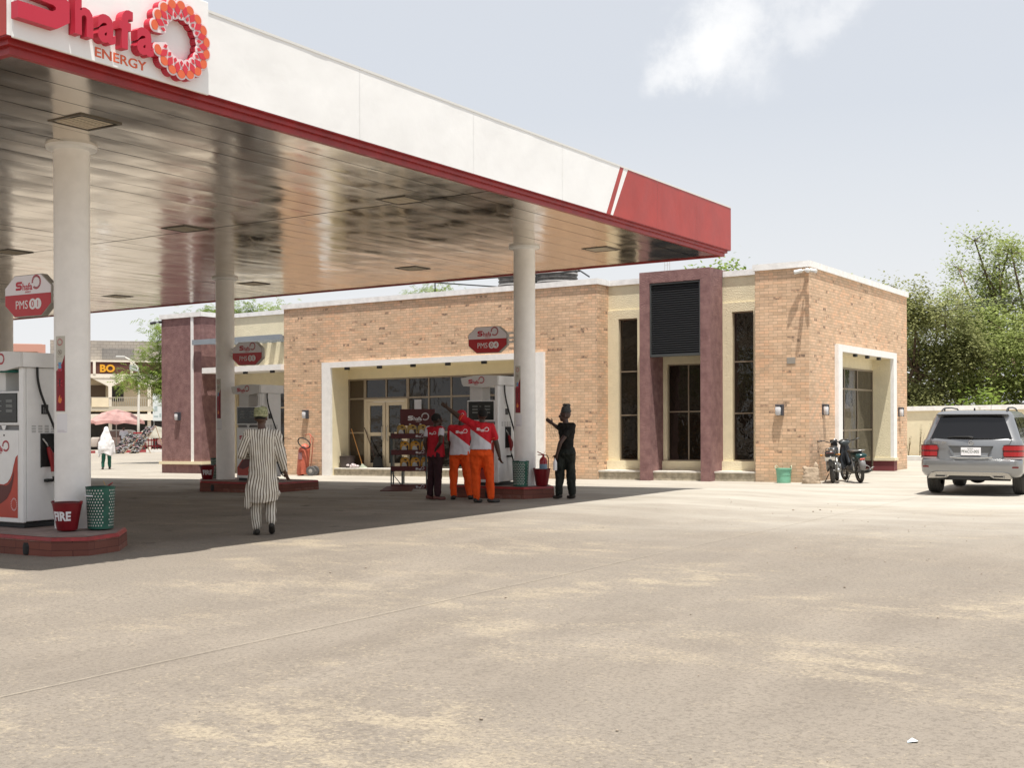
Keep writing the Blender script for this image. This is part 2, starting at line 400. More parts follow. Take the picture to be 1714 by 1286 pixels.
# ------------------------------------------------------------------ colours
M_WHITE = mat('white_render', (.84,.83,.81), .75, var=.06, vscale=6, bump=.35, bscale=45)
M_COPING = mat('white_coping', (.85,.84,.82), .8, var=.12, vscale=5, bump=.3, bscale=30)
M_CREAM = mat('cream_stucco', (.76,.685,.49), .9, var=.06, vscale=4, bump=.9, bscale=38, bdist=.02)
M_CREAMS = mat('cream_smooth', (.75,.665,.46), .85, var=.05, vscale=3, bump=.15, bscale=30)
M_MAROON = mat('maroon_stucco', (.215,.110,.108), .9, var=.16, vscale=5, bump=1.0, bscale=34, bdist=.024, col2=(.29,.165,.155))
M_BRICK = brick_mat('tan_brick', (.73,.515,.345), (.63,.43,.275), (.43,.305,.210), .235, .077, ms=.0065, dark=(.945,(.24,.17,.12)), bump=.5, stain=.08)
M_GLASS = mat('tinted_glass', (.012,.009,.006), .03, spec=.55, var=0, bump=.30, bscale=1.9, bdist=.05)
M_GLASSB = mat('curtained_glass', (.060,.042,.026), .04, spec=.5, bump=.20, bscale=1.7, bdist=.05)
M_GLASS.node_tree.nodes['Principled BSDF'].inputs['IOR'].default_value = 1.5
M_ALU = mat('bronze_aluminium', (.30,.25,.19), .4, metal=.5)
M_DOORALU = mat('beige_aluminium', (.52,.44,.31), .4, metal=.2)
M_DARK = mat('dark_metal', (.03,.032,.034), .5, metal=.3)
M_LOUV = mat('louvre_black', (.035,.037,.040), .45, metal=.2)
M_STEP = mat('worn_concrete', (.44,.39,.30), .9, var=.35, vscale=7, bump=.5, bscale=30)
M_STEPTOP = mat('pale_step_edge', (.66,.63,.57), .8, var=.15, vscale=6, bump=.2)
M_RED = mat('canopy_red', (.38,.030,.018), .40, var=.12, vscale=1.5, coat=.12, bump=.25, bscale=1.3, bdist=.05)
M_DRED = mat('trim_red', (.30,.012,.012), .4, var=.2, vscale=3, coat=.1)
M_FWHITE = mat('fascia_white', (.86,.86,.85), .34, var=.035, vscale=1.2, bump=.22, bscale=1.6, bdist=.05, coat=.2)
M_COL = mat('column_paint', (.92,.90,.87), .45, var=.05, vscale=5, bump=.12, bscale=16)
M_PWHITE = mat('pump_white', (.84,.84,.83), .35, var=.05, vscale=4, coat=.2)
M_PGREY = mat('pump_grey', (.68,.67,.65), .4, var=.05, vscale=3)
M_SCREEN = mat('display_black', (.015,.018,.018), .2)
M_LCD = mat('lcd_grey', (.14,.15,.145), .3)
M_BLACK = mat('black_rubber', (.012,.012,.012), .6)
M_LRED = mat('logo_red', (.50,.018,.045), .45)
M_LORANGE = mat('logo_orange', (.72,.13,.045), .45)
M_LPINK = mat('logo_pale_pink', (.80,.66,.68), .5)
M_SRED = mat('sign_red', (.50,.020,.028), .35, var=.05)
M_SWHITE = mat('sign_white', (.84,.80,.84), .4)
M_PAPER = mat('paper', (.84,.83,.85), .7)
M_STEEL = mat('steel', (.55,.55,.54), .3, metal=1)
M_ISL = brick_mat('island_blocks', (.215,.075,.052), (.185,.062,.045), (.10,.035,.028), .43, .088, ms=.004, dark=(.86,(.27,.13,.10)), bump=.4, stain=.25)
M_ISLR = mat('island_edge_red', (.30,.025,.025), .5, var=.3, vscale=9, bump=.2)
M_ISLT = mat('island_top', (.24,.18,.16), .85, var=.25, vscale=5)

# ------------------------------------------------------------------ ground
def ground():
    xs = [-700,-400,-250,-160,-120,-100]+list(np.arange(-90,-46,4.0))+list(np.arange(-45,8,.5))+[9,11,14,18,24,30,60,120,250,500]
    ys = [-200,-80,-30,-10]+list(np.arange(-4,50,.5))+[52,56,60,66,74,84,96,110,140,200,320,600]
    mb = MB(); nx = len(xs)
    vs = []
    for y in ys:
        for x in xs: vs.append((x, y, gz(x, y)+ (.006*noise.noise(Vector((x*.35, y*.35, 0))) if -45 < x < 8 and -4 < y < 29 else 0)))
    fs = [(j*nx+i, j*nx+i+1, (j+1)*nx+i+1, (j+1)*nx+i) for j in range(len(ys)-1) for i in range(nx-1)]
    mb.add(vs, fs)
    m = bpy.data.materials.new('forecourt_concrete'); m.use_nodes = True; t = m.node_tree; b = t.nodes['Principled BSDF']
    b.inputs['Roughness'].default_value = .9; b.inputs['Specular IOR Level'].default_value = .25
    co = N(t, 'ShaderNodeTexCoord'); o = co.outputs['Object']
    def nz(scale, detail, stretch=(1,1,1), rot=0, dist=0., rough=.6):
        mp = N(t, 'ShaderNodeMapping'); mp.inputs['Scale'].default_value = stretch; mp.inputs['Rotation'].default_value = (0,0,rot)
        t.links.new(o, mp.inputs[0]); n = N(t, 'ShaderNodeTexNoise'); n.inputs['Scale'].default_value = scale; n.inputs['Detail'].default_value = detail
        n.inputs['Roughness'].default_value = rough; n.inputs['Distortion'].default_value = dist; t.links.new(mp.outputs[0], n.inputs['Vector']); return n.outputs[0]
    def ramp(x, a, b_, lo=0, hi=1):
        r = N(t, 'ShaderNodeMapRange', interpolation_type='SMOOTHSTEP'); r.inputs[1].default_value = a; r.inputs[2].default_value = b_; r.inputs[3].default_value = lo; r.inputs[4].default_value = hi
        t.links.new(x, r.inputs[0]); return r.outputs[0]
    def mix(f, a, b_):
        x = N(t, 'ShaderNodeMix', data_type='RGBA')
        for s_, v in ((0, f), (6, a), (7, b_)):
            if isinstance(v, tuple): x.inputs[s_].default_value = (*v, 1)
            elif isinstance(v, float): x.inputs[s_].default_value = v
            else: t.links.new(v, x.inputs[s_])
        return x.outputs[2]
    def mul(a, b_):
        x = N(t, 'ShaderNodeMath', operation='MULTIPLY'); t.links.new(a, x.inputs[0])
        if isinstance(b_, float): x.inputs[1].default_value = b_
        else: t.links.new(b_, x.inputs[1])
        return x.outputs[0]
    # brushed concrete, streaked along the drive direction
    base = mix(ramp(nz(1.3, 8, (1,.35,1), .5), .3, .7), (.212,.182,.150), (.285,.247,.203))
    base = mix(ramp(nz(.22, 5), .35, .7), base, (.245,.215,.180))
    # fine pitting and grit
    base = mix(mul(ramp(nz(55, 5, (1,1,1)), .52, .66), .55), base, (.17,.145,.12))
    # drifted sand, in long low drifts
    def addm(a_, b_, k):
        x = N(t, 'ShaderNodeMath', operation='MULTIPLY_ADD'); t.links.new(b_, x.inputs[0]); x.inputs[1].default_value = k; t.links.new(a_, x.inputs[2]); return x.outputs[0]
    big = nz(.30, 6, (1,1.5,1), .95, .4); mid = nz(1.6, 6, (1,1.9,1), .8)
    dens = addm(addm(nz(30, 9, (1,1.2,1), .3, 0, .78), big, .42), mid, .26)
    sand = ramp(dens, .87, .985)
    base = mix(mul(sand, .72), base, (.405,.342,.250))
    dust = mul(ramp(big, .50, .66), ramp(mid, .42, .60))
    base = mix(mul(dust, .55), base, (.405,.342,.250))
    base = mix(mul(ramp(nz(30, 6, (1,1,1), 0, 0, .8), .49, .60), .62), base, (.145,.125,.103))
    # apron: ground turns paler towards the shop, less so to the far left
    sp = N(t, 'ShaderNodeSeparateXYZ'); t.links.new(o, sp.inputs[0])
    wob = N(t, 'ShaderNodeMath', operation='MULTIPLY_ADD'); wob.inputs[1].default_value = 9.0; t.links.new(nz(.35, 5), wob.inputs[0]); t.links.new(sp.outputs[1], wob.inputs[2])
    apron = ramp(wob.outputs[0], 17.0, 29.0)
    pale = mix(ramp(nz(.8, 7, (.35,1,1), .15), .3, .7), (.375,.345,.295), (.475,.445,.390))
    farx = N(t, 'ShaderNodeMapRange'); farx.inputs[1].default_value = -26.0; farx.inputs[2].default_value = -42.0; farx.inputs[3].default_value = 1.0; farx.inputs[4].default_value = .45; t.links.new(sp.outputs[0], farx.inputs[0]); apron = mul(apron, farx.outputs[0])
    base = mix(mul(apron, ramp(nz(2.2, 8, (.3,1,1), .2), .2, .62, .55, 1.0)), base, pale)
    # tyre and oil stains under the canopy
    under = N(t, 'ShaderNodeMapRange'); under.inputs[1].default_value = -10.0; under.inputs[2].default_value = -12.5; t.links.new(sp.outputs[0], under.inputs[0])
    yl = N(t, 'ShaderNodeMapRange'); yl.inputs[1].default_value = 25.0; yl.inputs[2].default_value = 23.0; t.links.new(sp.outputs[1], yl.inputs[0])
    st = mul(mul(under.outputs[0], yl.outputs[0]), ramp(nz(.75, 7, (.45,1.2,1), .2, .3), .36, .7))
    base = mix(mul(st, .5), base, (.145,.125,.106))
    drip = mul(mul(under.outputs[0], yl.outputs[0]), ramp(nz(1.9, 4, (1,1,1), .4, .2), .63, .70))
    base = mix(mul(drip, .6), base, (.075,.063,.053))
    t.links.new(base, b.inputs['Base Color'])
    h = N(t, 'ShaderNodeMath', operation='ADD'); t.links.new(nz(70, 5), h.inputs[0])
    t.links.new(mul(nz(14, 6, (1,.4,1), .5), 1.4), h.inputs[1])
    bp = N(t, 'ShaderNodeBump'); bp.inputs['Strength'].default_value = .7; bp.inputs['Distance'].default_value = .016
    t.links.new(h.outputs[0], bp.inputs['Height']); t.links.new(bp.outputs[0], b.inputs['Normal'])
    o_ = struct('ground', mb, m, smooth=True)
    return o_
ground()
# construction joints in the concrete, filled with pale sand
M_JOINT = mat('joint_sand', (.35,.308,.24), .95, var=.35, vscale=5)
def joint(p, q, wd=.012):
    mb = MB(); p = Vector(p); q = Vector(q); n = 80; L = []; nn = Vector((-(q-p).y, (q-p).x)).normalized()
    for i in range(n+1):
        c = p+(q-p)*i/n; wv = wd*(.55+.6*abs(noise.noise(Vector((c.x*1.3, c.y*1.3, 3))))); c = c+nn*.012*noise.noise(Vector((c.x*.8, c.y*.8, 1)))
        a = c+nn*wv; b = c-nn*wv
        L += [(a.x, a.y, gz(a.x, a.y)+.0085), (b.x, b.y, gz(b.x, b.y)+.0085)]
    mb.add(L, [(2*i, 2*i+1, 2*i+3, 2*i+2) for i in range(n)])
    o = mb.build('ground_joint', M_JOINT); o['kind'] = 'structure'
joint((-6.19, 2.5), (-6.05, 27.5), .006); joint((-10.4, 14.6), (-5.0, 17.05), .005); joint((-5.0, 17.05), (3, 18.6), .005)

# ------------------------------------------------------------------ the shop building
YF, X1, X2, X3, X4, YE, ZW = 29.501, -27.296, -15.847, -11.313, -9.913, 38.796, 5.343
LB = (-20, 34, 0)
shop = thing('station_shop', 'single storey brick and cream shop building with white coping behind the forecourt', 'building', LB, ground='shear')
def part(mb, name, m, parent=None, label=None, smooth=False):
    # world-space mesh under the shop (parents sit at identity, so the same offset fits every level)
    o = mb.build(name, m, parent or shop, off=LB, smooth=smooth)
    if label: o['label'] = label
    return o
# brick walls (front, both wings, side)
mb = MB()
mb.box(X1, -25.42, YF, YF+.3, 0, ZW); mb.box(-17.64, X2, YF, YF+.3, 0, ZW); mb.box(-25.42, -17.64, YF, YF+.3, 3.46, ZW)
mb.box(X2-.3, X2, YF+.3, 30.5, 0, ZW)
part(mb, 'brick_wall', M_BRICK)
mb = MB(); mb.box(X3, X4-.3, YF, YF+.3, 0, ZW); mb.box(X3, X3+.3, YF+.3, 30.5, 0, ZW)
part(mb, 'brick_wing_wall', M_BRICK)
mb = MB()
mb.box(X4-.3, X4, YF, 31.72, 0, ZW); mb.box(X4-.3, X4, 37.08, YE, 0, ZW); mb.box(X4-.3, X4, 31.72, 37.08, 3.42, ZW)
mb.box(X1-.001, X4-.3, YE-.3, YE-.002, 0, ZW)
part(mb, 'brick_side_wall', M_BRICK)
# cream entrance recess on the left, behind the second pump
mb = MB()
mb.box(-31.05, X1, 30.6, 30.9, 2.9, ZW); mb.box(X1, X1+.3, 29.801, 30.6, 0, ZW-.01)
mb.box(-31.05, -30.55, 30.6, 30.9, 0, 2.9); mb.box(-27.6, X1, 30.6, 30.9, 0, 2.9)
part(mb, 'entrance_wall', M_CREAM)
# maroon wing
mb = MB(); mb.box(-33.0, -31.05, YF, YE-.004, .41, ZW)
mb.box(-33.0, -31.05, YF, YE-.004, 0, .31)
part(mb, 'maroon_wall', M_MAROON)
mb = MB(); mb.box(-33.07, -30.98, YF-.07, YE+.05, .31, .41); part(mb, 'base_ledge', M_CREAMS)
mb = MB(); mb.box(-31.54, -31.42, YF-.025, YF+.05, .41, ZW); part(mb, 'white_strip', M_WHITE)
# cream recess between the brick wings
def wall_with_holes(x0, x1, z0, z1, y0, y1, holes):
    mb = MB(); cx = x0
    for (a, b, c, d) in holes:
        mb.box(cx, a, y0, y1, z0, z1)
        if c > z0: mb.box(a, b, y0, y1, z0, c)
        if d < z1: mb.box(a, b, y0, y1, d, z1)
        cx = b
    mb.box(cx, x1, y0, y1, z0, z1); return mb
W1 = (-15.52, -14.94, .50, 4.41); WC = (-14.06, -12.90, .50, 3.10); W3 = (-12.19, -11.60, .50, 4.41)
part(wall_with_holes(X2, X3, .25, 4.65, 30.14, 30.4, [W1, WC, W3]), 'recess_wall', M_CREAM)
mb = MB(); mb.box(X2, X3, 30.18, 30.4, 4.65, ZW); part(mb, 'recess_parapet', M_CREAM)
mb = MB()
for a, b in ((X2, -14.46), (-14.17, -12.72), (-12.45, X3)): mb.box(a, b, 30.06, 30.137, .25, .50)
part(mb, 'sill_block', M_CREAM)
# maroon pier with its louvre
mb = MB()
PY = 29.30
mb.box(-14.46, -14.17, PY, 30.135, 0, 5.22); mb.box(-12.72, -12.45, PY, 30.135, 0, 5.22); mb.box(-14.46, -12.45, PY, 30.135, 5.22, 5.52)
mb.box(-14.46, -12.45, 30.135, 30.5, ZW+.003, 5.52)
pier = part(mb, 'portal_pier', M_MAROON)
mb = MB(); LX0, LX1, LZ0, LZ1 = -14.16, -12.73, 3.27, 5.20
mb.box(LX0, LX1, PY+.16, PY+.18, LZ0, LZ1); bk_ = mb; part(bk_, 'louvre_backing', M_BLACK); mb = MB()
for a in range(31):
    z = LZ0+.06+a*(LZ1-LZ0-.1)/31
    mb.add([(LX0+.03, PY+.035, z), (LX1-.03, PY+.035, z), (LX1-.03, PY+.075, z+.038), (LX0+.03, PY+.075, z+.038), (LX0+.03, PY+.035, z-.006), (LX1-.03, PY+.035, z-.006), (LX1-.03, PY+.08, z+.030), (LX0+.03, PY+.08, z+.030)],
           [(0,1,2,3), (4,7,6,5), (0,4,5,1), (3,2,6,7), (0,3,7,4), (1,5,6,2)])
lou = part(mb, 'louvre', M_LOUV)
mb = MB(); mb.box(LX0, LX0+.03, PY+.02, PY+.16, LZ0, LZ1); mb.box(LX1-.03, LX1, PY+.02, PY+.16, LZ0, LZ1); mb.box(LX0+.03, LX1-.03, PY+.02, PY+.16, LZ1-.03, LZ1); mb.box(LX0+.03, LX1-.03, PY+.02, PY+.16, LZ0, LZ0+.05)
part(mb, 'louvre_frame', mat('louvre_frame_grey', (.10,.11,.11), .4, metal=.4), lou)
# coping
mb = MB(); t = .155; o_ = .05
mb.box(X1-.06, X2+o_, YF-o_, YF+.36, ZW, ZW+t)
mb.box(X2-.33, X2+o_-.003, YF+.36, 30.52, ZW, ZW+t-.003)
mb.box(X2+o_-.003, -14.47, 30.13, 30.5, ZW-.004, ZW+t-.012)
mb.box(-12.44, X3-o_+.003, 30.13, 30.5, ZW-.004, ZW+t-.012)
mb.box(X3-o_, X4+o_, YF-o_, YF+.36, ZW, ZW+t)
mb.box(X3-o_, X3+.33, YF+.36, 30.52, ZW, ZW+t-.003)
mb.box(X4-.33, X4+o_, YF+.36, YE+o_, ZW, ZW+t-.003)
mb.box(-31.1, X1-.06, 30.55, 30.95, ZW-.004, ZW+t-.02)
mb.box(-33.05, -31.0, YF-o_, 30.55, ZW, ZW+t); mb.box(-33.05, -31.0, 30.55, YE+.05, ZW, ZW+t-.006)
part(mb, 'coping', M_COPING)
mb = MB(); mb.box(-30.99, X1, 30.95, YE-.31, 5.0, 5.12); mb.box(X1, X4-.31, 30.53, YE-.31, 5.0, 5.123); part(mb, 'roof', mat('roof_screed', (.35,.33,.30), .9, var=.2))
# steps and ledges
mb = MB(); mb.box(-25.26, -17.80, YF+.08, 30.26, 0, .20); mb.box(X2, -14.46, YF+.08, 30.06, 0, .21); mb.box(-14.17, -12.72, YF+.02, 30.06, 0, .21); mb.box(-12.45, X3, YF+.08, 30.06, 0, .21)
st = part(mb, 'step', M_STEP)
mb = MB(); mb.box(-25.26, -17.80, YF+.05, 30.26, .20, .235); mb.box(X2, -14.46, YF+.05, 30.06, .21, .25); mb.box(-14.17, -12.72, YF-.01, 30.06, .21, .25); mb.box(-12.45, X3, YF+.05, 30.06, .21, .25)
part(mb, 'step_edge', M_STEPTOP, st)

def window(plane, a0, a1, z0, z1, pos, vs, hs, m=M_ALU, fw=.05, fd=.06, name='window', parent=None, pane_m=None, holes_axis=None):
    """plane 'y' (faces -y at pos) or 'x' (faces +x at pos); vs: mullions, hs: bars"""
    mb = MB(); sgn = 1 if plane == 'y' else -1
    def bx(mb_, p0, p1, q0, q1, d0, d1):
        d0, d1 = pos+sgn*d0, pos+sgn*d1
        if plane == 'y': mb_.box(p0, p1, min(d0, d1), max(d0, d1), q0, q1)
        else: mb_.box(min(d0, d1), max(d0, d1), p0, p1, q0, q1)
    bx(mb, a0, a0+fw, z0, z1, -fd/2, fd/2); bx(mb, a1-fw, a1, z0, z1, -fd/2, fd/2)
    bx(mb, a0+fw, a1-fw, z0, z0+fw, -fd/2, fd/2); bx(mb, a0+fw, a1-fw, z1-fw, z1, -fd/2, fd/2)
    for v in vs: bx(mb, v-fw/2, v+fw/2, z0+fw, z1-fw, -fd/2+.004, fd/2-.004)
    for h in hs: bx(mb, a0+fw, a1-fw, h-fw/2, h+fw/2, -fd/2+.008, fd/2-.008)
    w_ = part(mb, name, m, parent)
    mb = MB()
    vv = [a0]+list(vs)+[a1]; hh = [z0]+list(hs)+[z1]
    rnd = random.Random(int(abs(a0*100)))
    for i in range(len(vv)-1):
        for j in range(len(hh)-1):
            t1, t2 = rnd.uniform(-.006, .006), rnd.uniform(-.006, .006)
            p = [(vv[i]+.01, hh[j]+.01, -t1-t2), (vv[i+1]-.01, hh[j]+.01, t1-t2), (vv[i+1]-.01, hh[j+1]-.01, t1+t2), (vv[i]+.01, hh[j+1]-.01, -t1+t2)]
            mb.add([((q[0], pos+sgn*(.0+q[2]), q[1]) if plane == 'y' else (pos+sgn*(.0+q[2]), q[0], q[1])) for q in p], [(0,1,2,3)])
    part(mb, 'pane', pane_m or M_GLASS, w_)
    mb = MB(); bx(mb, a0, a1, z0, z1, .25, .27)
    return w_
mbk = MB()   # dim rooms behind the glass
for W_, v, h in ((W1, [], [1.75, 2.95]), (WC, [-13.46], [1.82]), (W3, [], [1.75, 3.1])):
    window('y', W_[0], W_[1], W_[2], W_[3], 30.24, v, h, fw=.035)
# main shop front inside the white portal
GY = 30.26
mb = MB()
mb.box(-25.62, -25.27, YF-.10, YF+.0, 0, 3.385); mb.box(-17.79, -17.49, YF-.10, YF+.0, 0, 3.385); mb.box(-25.62, -17.49, YF-.10, YF, 3.385, 3.555)
part(mb, 'portal_frame', M_WHITE)
mb = MB()
mb.box(-25.47, -25.27, YF, 30.42, 0, 3.385); mb.box(-17.79, -17.60, YF, 30.42, 0, 3.385); mb.box(-25.47, -17.60, YF, 30.42, 3.385, 3.455)
mb.box(-25.27, -17.79, GY+.02, 30.42, 3.04, 3.385)
part(mb, 'portal_recess', M_CREAMS)
mul = [-24.59, -22.90, -22.10, -21.26, -20.40, -19.53, -18.66]
zf = .235
window('y', -25.27, -24.59, zf, 3.04, GY+.05, [], [1.33, 2.41], pane_m=M_GLASSB)
window('y', -22.90, -17.79, zf, 3.04, GY+.05, mul[2:], [1.33, 2.41])
window('y', -24.59, -22.90, 2.39, 3.04, GY+.05, [-23.745], [])
def leaf(x0, x1, hx):
    mb = MB(); f = .11; y0, y1 = GY-.01, GY+.05
    mb.box(x0, x0+f, y0, y1, zf+.01, 2.30); mb.box(x1-f, x1, y0, y1, zf+.01, 2.30)
    for a, b in ((zf+.01, zf+.14), (1.23, 1.34), (2.18, 2.30)): mb.box(x0+f, x1-f, y0+.003, y1-.003, a, b)
    d = part(mb, 'door', M_DOORALU)
    mb = MB(); mb.box(x0+f, x1-f, GY+.02, GY+.024, zf+.14, 1.23); mb.box(x0+f, x1-f, GY+.02, GY+.024, 1.34, 2.18); part(mb, 'pane', M_GLASS, d)
    mb = MB(); mb.tube([(hx, GY-.01, 1.08), (hx, GY-.07, 1.12), (hx, GY-.07, 1.5), (hx, GY-.01, 1.54)], .014, 8); part(mb, 'handle', M_STEEL, d)
leaf(-24.48, -23.76, -23.85); leaf(-23.735, -23.0, -23.66)
mb = MB(); mb.box(-24.589, -24.485, GY-.02, GY+.08, zf, 2.39); mb.box(-22.995, -22.901, GY-.02, GY+.08, zf, 2.39); mb.box(-24.485, -22.995, GY-.02, GY+.08, 2.305, 2.39)
part(mb, 'door_frame', M_DOORALU)
for k in range(6):
    mb = MB(); xx = -24.75+k*1.28; mb.bbox(xx, xx+.16, YF-.04, YF+.05, 3.30, 3.384, .008); part(mb, 'spotlight', M_DARK)
# side portal
SX = -10.43
mb = MB(); mb.box(X4, X4+.10, 31.55, 31.90, 0, 3.35); mb.box(X4, X4+.10, 36.90, 37.25, 0.40, 3.35); mb.box(X4, X4+.10, 31.55, 37.25, 3.35, 3.53)
part(mb, 'side_portal_frame', M_WHITE)
mb = MB(); mb.box(SX-.1, X4, 31.74, 31.90, 0, 3.35); mb.box(SX-.1, X4, 36.90, 37.06, 0.40, 3.35); mb.box(SX-.1, X4, 31.74, 37.06, 3.35, 3.415)
mb.box(SX-.1, SX-.02, 31.90, 36.90, 3.02, 3.35)
mb.box(SX-.1, X4+.13, 36.87, 37.28, .31, .40)
part(mb, 'side_portal_recess', M_CREAM)
mb = MB(); mb.box(SX-.1, X4+.10, 36.90, 37.25, 0, .31); part(mb, 'side_portal_base', mat('maroon_paint', (.15,.030,.035), .6, var=.1))
window('x', 31.90, 36.90, .03, 3.02, SX-.03, [33.0, 34.1, 35.35], [1.25, 2.42])
for k in range(3):
    mb = MB(); yy = 33.3+k*1.15; mb.bbox(X4-.05, X4+.04, yy, yy+.16, 3.27, 3.349, .008); part(mb, 'spotlight', M_DARK)
# left entrance: glass, pergola canopy and white canopy
window('y', -30.55, -27.6, .05, 2.9, 30.72, [-29.8, -29.05, -28.3], [2.2], m=M_DOORALU)
mb = MB(); mb.box(-31.32, X1, 29.33, 29.43, 4.37, 4.54)
pg = part(mb, 'pergola_beam', mat('blue_grey_paint', (.27,.31,.35), .5, var=.08))
mb = MB()
for k in range(9): mb.box(-30.95+k*.42, -30.95+k*.42+.21, 29.43, 30.6, 4.40, 4.51)
part(mb, 'pergola_slats', MATS['blue_grey_paint'], pg)
mb = MB(); mb.box(-30.87, X1, 29.35, 30.59, 3.39, 3.575); aw = part(mb, 'entrance_canopy', M_WHITE)
for k in range(3):
    mb = MB(); xx = -30.2+k*1.2; mb.bbox(xx, xx+.16, 29.37, 29.45, 3.31, 3.389, .008); part(mb, 'spotlight', M_DARK, aw)

# things fixed to the shop
M_LAMPW = mat('lamp_diffuser', (.62,.62,.64), .4); M_LAMPB = mat('lamp_housing', (.05,.055,.07), .5)
def wall_lamp(x, y, z, rz, label):
    r = thing('wall_lamp', label, 'wall lamp', (x, y, z), rz, 'bulkhead lamps on the shop walls')
    mb = MB(); mb.bbox(-.10, .10, -.02, 0.0, -.14, .14, .006); mb.bbox(.065, .10, -.13, -.02, -.14, .14, .008); mb.bbox(-.10, .065, -.13, -.02, .10, .14, .008); mb.build('housing', M_LAMPB, r)
    mb = MB(); mb.loft([((-.02,-.075,-.13), .05, .04, .5), ((-.02,-.08,-.10), .075, .052, .5), ((-.02,-.08,.06), .08, .052, .5), ((-.02,-.07,.098), .06, .04, .5)], 16); mb.build('diffuser', M_LAMPW, r, smooth=50)
wall_lamp(-26.34, YF, 1.94, 0, 'small grey lamp on the brick wall above the red wheeled extinguisher')
wall_lamp(-10.655, YF, 1.81, 0, 'small grey lamp on the brick wall above the green bucket')
wall_lamp(X4, 30.59, 1.81, R(90), 'small grey lamp on the side brick wall beside the white portal near the motorcycles')
wall_lamp(X4, 37.85, 1.77, R(90), 'small grey lamp on the far end of the side brick wall')
wall_lamp(-32.15, YF, 1.96, 0, 'small grey lamp on the maroon wall')
M_CAMW = mat('camera_white', (.72,.72,.70), .4)
def cctv(name, x, y, z, dirs, label, m):
    r = thing('security_camera', label, 'camera', (x, y, z))
    mb = MB(); mb.bbox(-.05, .05, -.03, .07, -.04, .04, .008); mb.build('mount', m, r)
    for dx, dy in dirs:
        d = Vector((dx, dy, -.25)).normalized(); mb = MB(); p = Vector((dx*.05, dy*.05, 0)); mb.tube([p, p+d*.06, p+d*.07, p+d*.26, p+d*.27], [.02,.02,.05,.05,.035], 12); mb.build('camera_body', m, r, smooth=40)
cctv('c', -9.93, 29.42, 5.26, ((-1,-.5), (.9,-.45), (.4,-1)), 'white cluster of security cameras under the coping at the brick corner', M_CAMW)
cctv('c', -33.02, 29.44, 5.25, ((-.8,-.9),), 'small dark security camera at the top left corner of the maroon wing', M_DARK)
r = thing('socket_box', 'small grey socket box set high in the brick wall near the corner', 'box', (-10.37, YF, 3.04)); mb = MB(); mb.bbox(-.11,.11,-.012,.0,-.08,.08,.004); mb.build('box_plate', mat('zinc_grey', (.32,.29,.25), .5), r)

# roof tanks and their pipe rail
M_TANK = mat('black_tank', (.035,.034,.034), .55, var=.3, vscale=6, col2=(.16,.155,.15))
def tank(x, y, lab):
    r = thing('water_tank', lab, 'water tank', (x, y, 5.13), 0, 'black ribbed water tanks on the roof', ground='root')
    prof = [(0,0),(.6,0)]; z = 0
    for k in range(15):
        z = .03+k*.105; prof += [(.66,z+.015), (.66,z+.045), (.63,z+.06), (.63,z+.09)]
    prof += [(.60,z+.14), (.35,z+.26), (.2,z+.28), (0,z+.28)]
    mb = MB(); mb.lathe(prof, seg=36); o = mb.build('tank_body', M_TANK, r, smooth=35)
    mb = MB()
    for k in range(5):
        mb.lathe([(.665,.08+k*.26), (.668,.10+k*.26), (.665,.12+k*.26)], seg=36)
    mb.build('pale_band', mat('band_grey', (.45,.44,.43), .6), r)
tank(-20.85, 33.5, 'black ribbed roof tank half behind the front column'); tank(-19.45, 33.55, 'black ribbed roof tank to the right of the front column')
r = thing('roof_pipe_rail', 'dark pipe railing around the roof tanks', 'railing', (-20.2, 32, 5.13))
mb = MB(); zz = .86
P = [(-2.35,-.9,zz), (3.3,-.9,zz), (4.15,-1.6,zz-.10)]
mb.tube([(-2.55,-.95,zz), (3.0,-.95,zz)], .022, 6); mb.tube([(-2.3,-.95,zz), (-1.0,1.6,zz-.02)], .022, 6); mb.tube([(2.9,-.95,zz), (3.05,-1.2,zz+.02), (3.9,-2.1,.53)], .022, 6)
for x, y in ((-2.2,-.95), (-.95,1.5), (1.5,-.95)): mb.tube([(x, y, -.02), (x, y, zz)], .02, 6)
mb.build('pipe', M_DARK, r)
r = thing('roof_antenna', 'thin pale antenna mast standing on the roof behind the maroon pier', 'antenna', (-16.2, 34.6, 5.13))
mb = MB()
for dx in (0, .09, .17): mb.tube([(dx, 0, 0), (dx, 0, 1.75)], .010, 6)
mb.tube([(0,0,.6), (.17,0,.6)], .01, 6); mb.tube([(0,0,1.3), (.17,0,1.3)], .01, 6); mb.build('mast', mat('pale_pipe', (.5,.5,.5), .5), r)

# ------------------------------------------------------------------ forecourt canopy
CX, CY0, CY1, CZB, CZT, CZC, CXL = -9.977, 7.083, 24.621, 5.196, 6.096, 5.071, -41.0
LC = (-20, 15.8, 0)
canopy = thing('forecourt_canopy', 'wide flat petrol station canopy with white and red fascia and mirror metal ceiling', 'canopy', LC, ground='shear')
def cpart(mb, name, m, parent=None, smooth=False, label=None):
    o = mb.build(name, m, parent or canopy, off=LC, smooth=smooth)
    if label: o['label'] = label
    return o
def slant(y0b, y0t, y1b, y1t, x=CX, th=.06): return [(y0b, CZB), (y1b, CZB), (y1t, CZT), (y0t, CZT)]
